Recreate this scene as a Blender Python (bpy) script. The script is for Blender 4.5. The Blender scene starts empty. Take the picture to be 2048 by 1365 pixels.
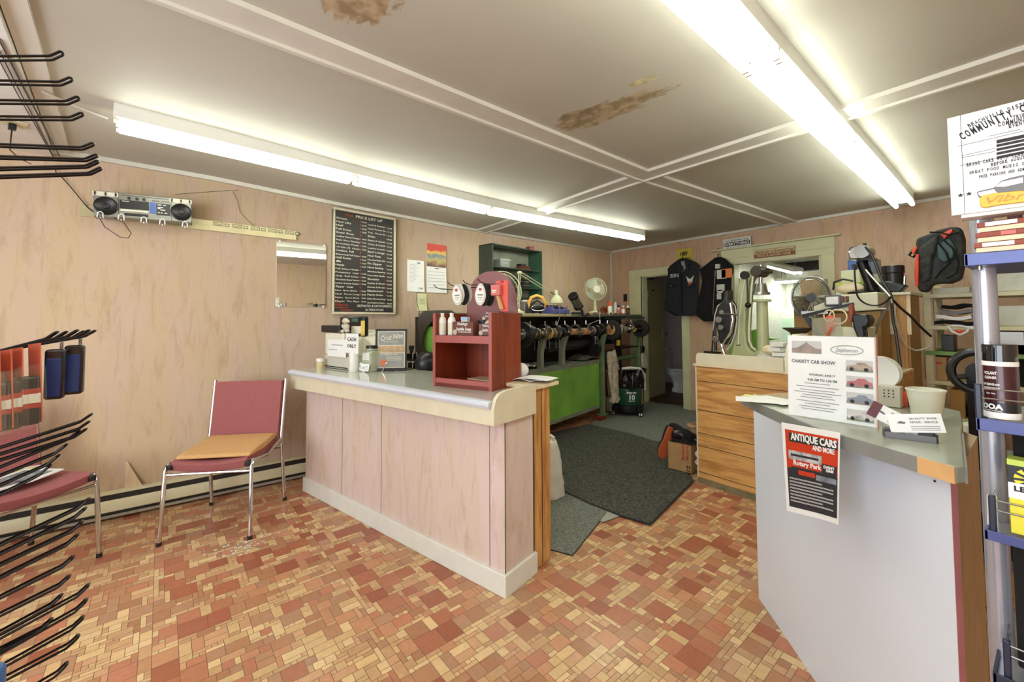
import bpy, bmesh, math, random
from mathutils import Vector, Matrix
import numpy as np
random.seed(7)
SC = bpy.context.scene
COL = SC.collection
PI = math.pi
def rad(d): return d * PI / 180

# ------------------------------------------------------------------ camera
FPX, CXP, CYP = 834.45, 1024.0, 605.62
YAW, PITCH, ROLL, CAMH = .92377861, .03860495, .00527082, 1.32
Fv = Vector((-math.sin(YAW)*math.cos(PITCH), math.cos(YAW)*math.cos(PITCH), math.sin(PITCH)))
r0 = Vector((math.cos(YAW), math.sin(YAW), 0)); d0 = Fv.cross(r0)
Rv = r0*math.cos(ROLL) + d0*math.sin(ROLL); Dv = Fv.cross(Rv)
CAMP = Vector((0, 0, CAMH))
cam = bpy.data.cameras.new('camera'); camo = bpy.data.objects.new('camera', cam); COL.objects.link(camo)
camo.matrix_world = Matrix.Translation(CAMP) @ Matrix((( Rv.x, -Dv.x, -Fv.x), (Rv.y, -Dv.y, -Fv.y), (Rv.z, -Dv.z, -Fv.z))).to_4x4()
cam.sensor_width = 36; cam.lens = FPX/2048*36; cam.shift_y = -(682.5-CYP)/2048; cam.clip_start = .05
SC.camera = camo

# ------------------------------------------------------------------ world, light, exposure
SC.view_settings.view_transform = 'Standard'; SC.view_settings.look = 'None'
SC.view_settings.gamma = 1; SC.view_settings.exposure = 0.0; SC.view_settings.use_curve_mapping = False
W = bpy.data.worlds.new('sky'); SC.world = W; W.use_nodes = True
W.node_tree.nodes['Background'].inputs[0].default_value = (.80, .90, 1.0, 1)
W.node_tree.nodes['Background'].inputs[1].default_value = 1.5
def area(name, loc, target, sx, sy, power, color):
    l = bpy.data.lights.new(name, 'AREA'); l.shape = 'RECTANGLE'; l.size = sx; l.size_y = sy; l.energy = power; l.color = color
    o = bpy.data.objects.new(name, l); COL.objects.link(o); o.location = loc
    o.rotation_euler = (Vector(target)-Vector(loc)).to_track_quat('-Z', 'Y').to_euler(); return o
# daylight entering through the shop window behind the camera
DAY = area('window_daylight', (-.5, -2.05, 1.45), (-.7, 3.0, .4), 3.2, 1.6, 110, (.93, .96, 1.0))
TUBE_E = 17.0

# ------------------------------------------------------------------ measuring helpers (a picture ray met with a real plane)
def ray(px, py):
    a, b = (px-CXP)/FPX, (py-CYP)/FPX
    return Rv*a + Dv*b + Fv
def onz(px, py, z):
    r = ray(px, py); return CAMP + r*((z-CAMH)/r.z)
def ony(px, py, y):
    r = ray(px, py); return CAMP + r*(y/r.y)
def onx(px, py, x):
    r = ray(px, py); return CAMP + r*(x/r.x)
def onv(px, py, a, b):
    n = Vector((-(b[1]-a[1]), b[0]-a[0], 0)); r = ray(px, py)
    return CAMP + r*(n.dot(Vector((a[0], a[1], 0))-CAMP*1.0+Vector((0,0,CAMH)))/n.dot(r))
class Fr:
    def __init__(s, o, deg):
        s.deg = deg; s.M = Matrix.Translation(Vector((o[0], o[1], o[2] if len(o) > 2 else 0))) @ Matrix.Rotation(rad(deg), 4, 'Z'); s.I = s.M.inverted()
    def on(s, px, py, ax, v):
        c = s.I @ CAMP; r = s.I.to_3x3() @ ray(px, py); return c + r*((v-c[ax])/r[ax])
    def W(s, p): return s.M @ Vector(p)

# ------------------------------------------------------------------ materials
MAT = {}
def srgb(c):
    return tuple(((v/255)/12.92 if v/255 <= .04045 else ((v/255+.055)/1.055)**2.4) for v in c)
def node_mat(name):
    m = bpy.data.materials.new(name); m.use_nodes = True; MAT[name] = m
    return m, m.node_tree.nodes, m.node_tree.links, m.node_tree.nodes['Principled BSDF']
def mat(name, rgb, rough=.5, metal=0, var=.06, scale=12, bump=0, bscale=60, alpha=1, emit=0, trans=0, coat=0, stretch=(1,1,1), spec=.5):
    """plain material with a gentle procedural variation of its own colour"""
    if name in MAT: return MAT[name]
    m, N, L, P = node_mat(name); c = srgb(rgb)
    P.inputs['Roughness'].default_value = rough; P.inputs['Metallic'].default_value = metal
    P.inputs['Specular IOR Level'].default_value = spec
    tc = N.new('ShaderNodeTexCoord'); mp = N.new('ShaderNodeMapping'); mp.inputs['Scale'].default_value = stretch
    L.new(tc.outputs['Object'], mp.inputs['Vector'])
    n = N.new('ShaderNodeTexNoise'); n.inputs['Scale'].default_value = scale; n.inputs['Detail'].default_value = 4
    L.new(mp.outputs[0], n.inputs['Vector'])
    r = N.new('ShaderNodeValToRGB'); r.color_ramp.elements[0].position = .3; r.color_ramp.elements[1].position = .7
    r.color_ramp.elements[0].color = tuple(max(0, v*(1-var*2)) for v in c)+(1,); r.color_ramp.elements[1].color = tuple(min(1, v*(1+var)) for v in c)+(1,)
    L.new(n.outputs['Fac'], r.inputs['Fac']); L.new(r.outputs[0], P.inputs['Base Color'])
    if bump:
        b = N.new('ShaderNodeBump'); b.inputs['Strength'].default_value = bump; b.inputs['Distance'].default_value = .004
        n2 = N.new('ShaderNodeTexNoise'); n2.inputs['Scale'].default_value = bscale; n2.inputs['Detail'].default_value = 3
        L.new(mp.outputs[0], n2.inputs['Vector']); L.new(n2.outputs['Fac'], b.inputs['Height']); L.new(b.outputs[0], P.inputs['Normal'])
    if emit:
        P.inputs['Emission Color'].default_value = c+(1,); P.inputs['Emission Strength'].default_value = emit
    if trans: P.inputs['Transmission Weight'].default_value = trans
    if coat: P.inputs['Coat Weight'].default_value = coat
    if alpha < 1: P.inputs['Alpha'].default_value = alpha
    return m

# ------------------------------------------------------------------ mesh builder
class MB:
    def __init__(s): s.v = []; s.f = []; s.mi = []; s.cur = 0; s.M = None
    def add(s, vs, fs, m=None):
        k = len(s.v)
        for p in vs:
            p = Vector(p)
            if m: p = m @ p
            if s.M: p = s.M @ p
            s.v.append(tuple(p))
        for f in fs: s.f.append(tuple(i+k for i in f)); s.mi.append(s.cur)
        return s
    def bx(s, x0, x1, y0, y1, z0, z1, m=None):
        vs = [(x0,y0,z0),(x1,y0,z0),(x1,y1,z0),(x0,y1,z0),(x0,y0,z1),(x1,y0,z1),(x1,y1,z1),(x0,y1,z1)]
        return s.add(vs, [(0,3,2,1),(4,5,6,7),(0,1,5,4),(1,2,6,5),(2,3,7,6),(3,0,4,7)], m)
    def box(s, c, d, m=None):
        return s.bx(c[0]-d[0]/2, c[0]+d[0]/2, c[1]-d[1]/2, c[1]+d[1]/2, c[2]-d[2]/2, c[2]+d[2]/2, m)
    def bar(s, a, b, w, h, m=None):
        a, b = Vector(a), Vector(b); d = b-a; q = d.to_track_quat('Y', 'Z').to_matrix().to_4x4()
        mm = Matrix.Translation(a) @ q
        if m: mm = m @ mm
        return s.bx(-w/2, w/2, 0, d.length, -h/2, h/2, mm)
    def cyl(s, a, b, r, r2=None, n=16, m=None, cap=True):
        if r2 is None: r2 = r
        a, b = Vector(a), Vector(b); q = (b-a).to_track_quat('Z', 'Y').to_matrix()
        vs = [a+q@Vector((math.cos(2*PI*i/n)*r, math.sin(2*PI*i/n)*r, 0)) for i in range(n)] + [b+q@Vector((math.cos(2*PI*i/n)*r2, math.sin(2*PI*i/n)*r2, 0)) for i in range(n)]
        fs = [(i, (i+1)%n, n+(i+1)%n, n+i) for i in range(n)]
        if cap: fs += [tuple(range(n-1, -1, -1)), tuple(range(n, 2*n))]
        return s.add(vs, fs, m)
    def tube(s, pts, r, n=8, closed=False, m=None, flat=1.0):
        P = [Vector(p) for p in pts]; N = len(P)
        def tan(i):
            a = P[(i-1) % N] if (closed or i > 0) else P[i]; b = P[(i+1) % N] if (closed or i < N-1) else P[i]
            t = (b-a); return t.normalized() if t.length > 1e-9 else Vector((0,0,1))
        t = tan(0); u = t.orthogonal().normalized() if abs(t.z) > .9 else Vector((-t.y, t.x, 0)).normalized()
        vs = []
        for i in range(N):
            t = tan(i); u = (u - t*u.dot(t)).normalized(); w = t.cross(u)
            rr = r[i] if isinstance(r, (list, tuple)) else r
            vs += [P[i] + (u*math.cos(2*PI*k/n) + w*math.sin(2*PI*k/n)*flat)*rr for k in range(n)]
        fs = []
        for i in range(N if closed else N-1):
            j = (i+1) % N
            fs += [(i*n+k, i*n+(k+1)%n, j*n+(k+1)%n, j*n+k) for k in range(n)]
        if not closed: fs += [tuple(range(n-1, -1, -1)), tuple(range((N-1)*n, N*n))]
        return s.add(vs, fs, m)
    def lathe(s, prof, c=(0,0,0), n=24, m=None, sx=1, sy=1, arc=1.0):
        vs = []; k = len(prof); cnt = n if arc >= 1 else n+1
        for i in range(cnt):
            a = 2*PI*arc*i/n
            for r, z in prof: vs.append((c[0]+r*math.cos(a)*sx, c[1]+r*math.sin(a)*sy, c[2]+z))
        fs = [(i*k+j, ((i+1)%cnt)*k+j, ((i+1)%cnt)*k+j+1, i*k+j+1) for i in range(n) for j in range(k-1)]
        return s.add(vs, fs, m)
    def prism(s, poly, a, b, ax='z', m=None):
        n = len(poly)
        def q(p, h): return {'z': (p[0],p[1],h), 'y': (p[0],h,p[1]), 'x': (h,p[0],p[1])}[ax]
        vs = [q(p,a) for p in poly]+[q(p,b) for p in poly]
        fs = [tuple(range(n)), tuple(range(2*n-1, n-1, -1))] + [(i, n+i, n+(i+1)%n, (i+1)%n) for i in range(n)]
        return s.add(vs, fs, m)
    def ball(s, c, r, d=(1,1,1), n=14, m=None):
        k = n//2; prof = [(r*math.sin(PI*j/k), -r*math.cos(PI*j/k)) for j in range(k+1)]
        vs = []; fs = []
        for i in range(n):
            a = 2*PI*i/n
            for q, z in prof: vs.append((c[0]+q*math.cos(a)*d[0], c[1]+q*math.sin(a)*d[1], c[2]+z*d[2]))
        K = k+1
        fs = [(i*K+j, ((i+1)%n)*K+j, ((i+1)%n)*K+j+1, i*K+j+1) for i in range(n) for j in range(k)]
        return s.add(vs, fs, m)
    def sheet(s, fn, nu, nv, th=.001, m=None):
        """thin sheet fn(u,v)->point with a real thickness"""
        P = [[Vector(fn(i/nu, j/nv)) for j in range(nv+1)] for i in range(nu+1)]
        vs = []; 
        for lay in (0, 1):
            for i in range(nu+1):
                for j in range(nv+1):
                    a = P[min(i+1,nu)][j]-P[max(i-1,0)][j]; b = P[i][min(j+1,nv)]-P[i][max(j-1,0)]
                    nn = a.cross(b); nn = nn.normalized() if nn.length > 1e-9 else Vector((0,0,1))
                    vs.append(P[i][j]+nn*(th/2 if lay else -th/2))
        w = nv+1; o = (nu+1)*w; fs = []
        for i in range(nu):
            for j in range(nv):
                a = i*w+j; fs.append((a, a+1, a+w+1, a+w)); fs.append((o+a, o+a+w, o+a+w+1, o+a+1))
        for i in range(nu): fs.append((i*w, (i+1)*w, o+(i+1)*w, o+i*w)); a = i*w+nv; fs.append((a, o+a, o+a+w, a+w))
        for j in range(nv): fs.append((j, o+j, o+j+1, j+1)); a = nu*w+j; fs.append((a, a+1, o+a+1, o+a))
        return s.add(vs, fs, m)
    def text(s, body, size, m, align='LEFT', bold=.0, ext=.0004, width=None, shear=0, space=1.0):
        c = bpy.data.curves.new('t', 'FONT'); c.body = body; c.size = size; c.align_x = align; c.extrude = ext; c.offset = bold*size; c.shear = shear; c.space_character = space
        c.resolution_u = 2
        o = bpy.data.objects.new('t', c); me = bpy.data.meshes.new_from_object(o)
        vs = [v.co.copy() for v in me.vertices]; fs = [tuple(p.vertices) for p in me.polygons]
        if width and vs:
            x0 = min(v.x for v in vs); x1 = max(v.x for v in vs); k = width/max(1e-6, x1-x0)
            off = {'LEFT': x0, 'CENTER': (x0+x1)/2, 'RIGHT': x1}[align]
            for v in vs: v.x = (v.x-off)*k
        bpy.data.objects.remove(o); bpy.data.curves.remove(c); bpy.data.meshes.remove(me)
        return s.add(vs, fs, m)
    def build(s, name, m, parent=None, bevel=0, smooth=True, label=None, seg=2, ang=35, sub=0):
        me = bpy.data.meshes.new(name); me.from_pydata(s.v, [], s.f)
        ms = m if isinstance(m, (list, tuple)) else [m]
        for x in ms: me.materials.append(MAT[x] if isinstance(x, str) else x)
        for p, i in zip(me.polygons, s.mi): p.material_index = min(i, len(ms)-1)
        b = bmesh.new(); b.from_mesh(me); bmesh.ops.remove_doubles(b, verts=b.verts, dist=1e-6)
        bmesh.ops.recalc_face_normals(b, faces=b.faces)
        if smooth:
            for f in b.faces: f.smooth = True
            for e in b.edges:
                if len(e.link_faces) == 2 and e.calc_face_angle(0) > rad(ang): e.smooth = False
        b.to_mesh(me); b.free(); me.update()
        o = bpy.data.objects.new(name, me); COL.objects.link(o)
        if parent: o.parent = parent
        if bevel:
            q = o.modifiers.new('b', 'BEVEL'); q.width = bevel; q.segments = seg; q.limit_method = 'ANGLE'; q.angle_limit = rad(40)
        if sub:
            q = o.modifiers.new('s', 'SUBSURF'); q.levels = q.render_levels = sub
        if label: o['label'] = label
        return o
FRONT = Matrix.Rotation(PI/2, 4, 'X')            # text lying in the local xz plane, read from -y
def ft(x, y, z, rz=0): return Matrix.Translation(Vector((x, y, z))) @ Matrix.Rotation(rz, 4, 'Y') @ FRONT
def flat(x, y, z, rz=0): return Matrix.Translation(Vector((x, y, z))) @ Matrix.Rotation(rz, 4, 'Z')

def tag(o, label, cat, group=None):
    o['label'] = label; o['category'] = cat
    if group: o['group'] = group
    return o
def thing(name, label, cat, loc=(0,0,0), rz=0, group=None, rot=None):
    o = bpy.data.objects.new(name, None); COL.objects.link(o); o.empty_display_size = .05
    o.location = Vector((loc[0], loc[1], loc[2] if len(loc) > 2 else 0)); o.rotation_euler = rot if rot else (0, 0, rad(rz))
    return tag(o, label, cat, group)
def place(o, loc, rz=0, rot=None):
    o.location = loc; o.rotation_euler = rot if rot else (0, 0, rad(rz)); return o
def struct(o): o['kind'] = 'structure'; return o
def dup(root, loc, rz=0, label=None, group=None, rot=None):
    r = root.copy(); COL.objects.link(r); r.location = loc; r.rotation_euler = rot if rot else (0, 0, rad(rz))
    if label: r['label'] = label
    if group: r['group'] = group
    for ch in list(root.children):
        c = ch.copy(); COL.objects.link(c); c.parent = r
        for g in ch.children:
            d = g.copy(); COL.objects.link(d); d.parent = c
    return r
# ------------------------------------------------------------------ shared materials
mat('white_paint', (226, 224, 218), .45, var=.03)
mat('cream_paint', (206, 204, 164), .4, var=.05, scale=5)
mat('trim_paint', (214, 210, 200), .5, var=.03, scale=5)
mat('black_plastic', (22, 22, 24), .35)
mat('black_metal', (20, 19, 19), .3, .4)
mat('black_rubber', (26, 26, 27), .8)
mat('chrome', (205, 202, 198), .14, 1, var=.03)
mat('steel', (150, 148, 142), .3, .9)
mat('paper', (238, 238, 236), .6, var=.01)
mat('ink', (30, 28, 30), .6); mat('ink_grey', (120, 120, 124), .6)
mat('white_plastic', (232, 230, 224), .3, var=.02)
mat('wood_plain', (196, 150, 92), .5, var=.12, scale=9, stretch=(8, 8, 1))
mat('cardboard', (176, 138, 92), .8, var=.06)
mat('orange_plastic', (226, 84, 44), .4); mat('red_plastic', (170, 40, 30), .4)
mat('blue_plastic', (40, 70, 150), .4)
mat('glass_clear', (240, 245, 245), .03, alpha=.18)

def wallpaper(name, base, pink, brown, s=1.0):
    m, N, L, P = node_mat(name); P.inputs['Roughness'].default_value = .55
    g = N.new('ShaderNodeNewGeometry'); mp = N.new('ShaderNodeMapping'); mp.inputs['Scale'].default_value = (6*s, 6*s, 1.15*s)
    L.new(g.outputs['Position'], mp.inputs['Vector'])
    n1 = N.new('ShaderNodeTexNoise'); n1.inputs['Scale'].default_value = 1.1; n1.inputs['Detail'].default_value = 6; n1.inputs['Distortion'].default_value = .8
    n2 = N.new('ShaderNodeTexNoise'); n2.inputs['Scale'].default_value = 2.6; n2.inputs['Detail'].default_value = 8; n2.inputs['Roughness'].default_value = .7; n2.inputs['Distortion'].default_value = .8
    n3 = N.new('ShaderNodeTexNoise'); n3.inputs['Scale'].default_value = 5; n3.inputs['Detail'].default_value = 6; n3.inputs['Distortion'].default_value = 1.1
    for n in (n1, n2, n3): L.new(mp.outputs[0], n.inputs['Vector'])
    r1 = N.new('ShaderNodeValToRGB'); e = r1.color_ramp.elements; e[0].position = .36; e[0].color = srgb(base)+(1,); e[1].position = .64; e[1].color = srgb(pink)+(1,)
    r2 = N.new('ShaderNodeValToRGB'); e = r2.color_ramp.elements; e[0].position = .5; e[0].color = (0,0,0,1); e[1].position = .78; e[1].color = (1,1,1,1)
    # thin vein lines where the third noise crosses its middle
    r3 = N.new('ShaderNodeValToRGB'); e = r3.color_ramp.elements; e[0].position = .492; e[0].color = (0,0,0,1); e[1].position = .5; e[1].color = (1,1,1,1); x = e.new(.508); x.color = (0,0,0,1)
    L.new(n1.outputs['Fac'], r1.inputs['Fac']); L.new(n2.outputs['Fac'], r2.inputs['Fac']); L.new(n3.outputs['Fac'], r3.inputs['Fac'])
    mm = N.new('ShaderNodeMath'); mm.operation = 'MULTIPLY'; L.new(r3.outputs[0], mm.inputs[0]); L.new(r2.outputs[0], mm.inputs[1])
    x1 = N.new('ShaderNodeMix'); x1.data_type = 'RGBA'; x1.inputs['B'].default_value = srgb(brown)+(1,)
    sc = N.new('ShaderNodeMath'); sc.operation = 'MULTIPLY'; sc.inputs[1].default_value = .75; L.new(r2.outputs[0], sc.inputs[0])
    L.new(sc.outputs[0], x1.inputs['Factor']); L.new(r1.outputs[0], x1.inputs['A'])
    x2 = N.new('ShaderNodeMix'); x2.data_type = 'RGBA'; x2.inputs['B'].default_value = tuple(v*.45 for v in srgb(brown))+(1,)
    s2 = N.new('ShaderNodeMath'); s2.operation = 'MULTIPLY'; s2.inputs[1].default_value = .8; L.new(mm.outputs[0], s2.inputs[0])
    L.new(s2.outputs[0], x2.inputs['Factor']); L.new(x1.outputs['Result'], x2.inputs['A']); L.new(x2.outputs['Result'], P.inputs['Base Color'])
    return m
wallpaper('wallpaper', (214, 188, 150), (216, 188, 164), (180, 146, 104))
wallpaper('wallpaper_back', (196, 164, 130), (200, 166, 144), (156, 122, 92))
wallpaper('wallpaper_pale', (214, 196, 178), (220, 198, 194), (186, 158, 130), 1.3)

def oak(name, base, dark, axis='x', s=1.0):
    """oak grain running along the given axis of the world"""
    m, N, L, P = node_mat(name); P.inputs['Roughness'].default_value = .42
    g = N.new('ShaderNodeTexCoord'); mp = N.new('ShaderNodeMapping')
    mp.inputs['Scale'].default_value = {'x': (1.2*s, 9*s, 9*s), 'z': (9*s, 9*s, 1.2*s)}[axis]
    L.new(g.outputs['Object'], mp.inputs['Vector'])
    n0 = N.new('ShaderNodeTexNoise'); n0.inputs['Scale'].default_value = 1.0; n0.inputs['Detail'].default_value = 2; L.new(mp.outputs[0], n0.inputs['Vector'])
    mu = N.new('ShaderNodeMath'); mu.operation = 'MULTIPLY'; mu.inputs[1].default_value = 26; L.new(n0.outputs['Fac'], mu.inputs[0])
    si = N.new('ShaderNodeMath'); si.operation = 'SINE'; L.new(mu.outputs[0], si.inputs[0])
    n1 = N.new('ShaderNodeTexNoise'); n1.inputs['Scale'].default_value = 6; n1.inputs['Detail'].default_value = 6; n1.inputs['Roughness'].default_value = .7
    mp2 = N.new('ShaderNodeMapping'); mp2.inputs['Scale'].default_value = {'x': (.5, 7, 7), 'z': (7, 7, .5)}[axis]
    L.new(g.outputs['Object'], mp2.inputs['Vector']); L.new(mp2.outputs[0], n1.inputs['Vector'])
    ad = N.new('ShaderNodeMath'); ad.operation = 'MULTIPLY_ADD'; ad.inputs[1].default_value = .07; L.new(si.outputs[0], ad.inputs[0]); L.new(n1.outputs['Fac'], ad.inputs[2])
    r = N.new('ShaderNodeValToRGB'); e = r.color_ramp.elements; e[0].position = .36; e[0].color = srgb(dark)+(1,); e[1].position = .56; e[1].color = srgb(base)+(1,)
    L.new(ad.outputs[0], r.inputs['Fac']); L.new(r.outputs[0], P.inputs['Base Color'])
oak('oak_panel', (214, 164, 98), (176, 122, 64), 'x'); oak('oak_upright', (212, 162, 96), (168, 114, 60), 'z')
oak('cherry', (146, 60, 32), (116, 42, 22), 'z', .6)

# ------------------------------------------------------------------ room shell
YB = 5.647
W0, W1, W2 = (-3.90, -1.8), (-3.92, .9), (-4.65, YB)
XR, YF = 1.4, -1.8
def leftwall(px, py):
    p = onv(px, py, W0, W1)
    return p if p.y < .9 else onv(px, py, W1, W2)
LA1, LA2 = math.degrees(math.atan2(W1[1]-W0[1], W1[0]-W0[0])), math.degrees(math.atan2(W2[1]-W1[1], W2[0]-W1[0]))
def ceil_z(x, y):
    pts = [(-2, 2.43), (-.5, 2.43), (.1, 2.42), (.95, 2.375), (2.3, 2.38), (2.8, 2.39), (5.7, 2.465)]
    zl = 2.43
    for (a, za), (b, zb) in zip(pts, pts[1:]):
        if a <= y <= b: zl = za+(zb-za)*(y-a)/(b-a)
    t = min(1, max(0, (-x-2.0)/1.8)); z0 = 2.43 + .03*min(1, max(0, (y-2.8)/2.8))
    return z0*(1-t)+zl*t
# ceiling
m, N, L, P = node_mat('ceiling_paint'); P.inputs['Roughness'].default_value = .6
g = N.new('ShaderNodeNewGeometry')
n = N.new('ShaderNodeTexNoise'); n.inputs['Scale'].default_value = .7; n.inputs['Detail'].default_value = 3; L.new(g.outputs['Position'], n.inputs['Vector'])
r = N.new('ShaderNodeValToRGB'); e = r.color_ramp.elements; e[0].position = .35; e[0].color = srgb((184, 180, 168))+(1,); e[1].position = .65; e[1].color = srgb((196, 192, 180))+(1,)
L.new(n.outputs['Fac'], r.inputs['Fac'])
def stain(px0, px1, wid, seed, sharp=.25):
    """mask of a peeled paint patch: distance to a segment on the ceiling, ragged by noise"""
    a = onz(*px0, 2.43); b = onz(*px1, 2.43); d = b-a; ln = d.length; ang = math.atan2(d.y, d.x)
    mp = N.new('ShaderNodeMapping'); mp.vector_type = 'TEXTURE'; mp.inputs['Location'].default_value = ((a.x+b.x)/2, (a.y+b.y)/2, 2.43); mp.inputs['Rotation'].default_value = (0, 0, ang); mp.inputs['Scale'].default_value = (ln/2, wid, 10)
    L.new(g.outputs['Position'], mp.inputs['Vector'])
    le = N.new('ShaderNodeVectorMath'); le.operation = 'LENGTH'; L.new(mp.outputs[0], le.inputs[0])
    nn = N.new('ShaderNodeTexNoise'); nn.inputs['Scale'].default_value = 9; nn.inputs['Detail'].default_value = 6; nn.inputs['Roughness'].default_value = .7
    mo = N.new('ShaderNodeMapping'); mo.inputs['Location'].default_value = (seed, seed*.7, 0); mo.inputs['Rotation'].default_value = (0, 0, -ang); mo.inputs['Scale'].default_value = (.7, 2, 1)
    L.new(g.outputs['Position'], mo.inputs['Vector']); L.new(mo.outputs[0], nn.inputs['Vector'])
    ad = N.new('ShaderNodeMath'); ad.operation = 'MULTIPLY_ADD'; ad.inputs[1].default_value = 1.5; L.new(nn.outputs['Fac'], ad.inputs[0]); L.new(le.outputs['Value'], ad.inputs[2])
    rr = N.new('ShaderNodeMapRange'); rr.inputs['From Min'].default_value = 1.42+.05; rr.inputs['From Max'].default_value = 1.42-sharp*.2; rr.inputs['To Min'].default_value = 0; rr.inputs['To Max'].default_value = 1
    L.new(ad.outputs[0], rr.inputs['Value']); return rr.outputs[0], nn
prev = r.outputs[0]
for p0, p1, wd, sd, colr in (((1075, 275), (1385, 160), .13, 3.1, (150, 134, 104)), ((1095, 245), (1210, 215), .07, 8.3, (140, 124, 98)), ((1245, 178), (1325, 148), .045, 5.2, (176, 168, 128)), ((668, 62), (775, -110), .17, 1.7, (150, 128, 98))):
    mk, nn = stain(p0, p1, wd, sd)
    cr = N.new('ShaderNodeValToRGB'); cr.color_ramp.elements[0].position = .42; cr.color_ramp.elements[0].color = srgb(colr)+(1,); cr.color_ramp.elements[1].position = .6; cr.color_ramp.elements[1].color = srgb(tuple(min(255, v+38) for v in colr))+(1,)
    n9 = N.new('ShaderNodeTexNoise'); n9.inputs['Scale'].default_value = 16; n9.inputs['Detail'].default_value = 5; L.new(g.outputs['Position'], n9.inputs['Vector']); L.new(n9.outputs['Fac'], cr.inputs['Fac'])
    mx = N.new('ShaderNodeMix'); mx.data_type = 'RGBA'; L.new(mk, mx.inputs['Factor']); L.new(prev, mx.inputs['A']); L.new(cr.outputs[0], mx.inputs['B']); prev = mx.outputs['Result']
L.new(prev, P.inputs['Base Color'])
b = MB(); nx, ny = 50, 60
xs = [XR + (-4.85-XR)*i/nx for i in range(nx+1)]; ys = [YF + (YB+.12-YF)*j/ny for j in range(ny+1)]
vs = [(x, y, ceil_z(x, y)) for x in xs for y in ys]; w_ = ny+1
b.add(vs, [(i*w_+j, i*w_+j+1, (i+1)*w_+j+1, (i+1)*w_+j) for i in range(nx) for j in range(ny)])
b.bx(-4.85, XR, YF, YB+.12, 2.6, 2.64)
struct(b.build('ceiling', 'ceiling_paint'))

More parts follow.
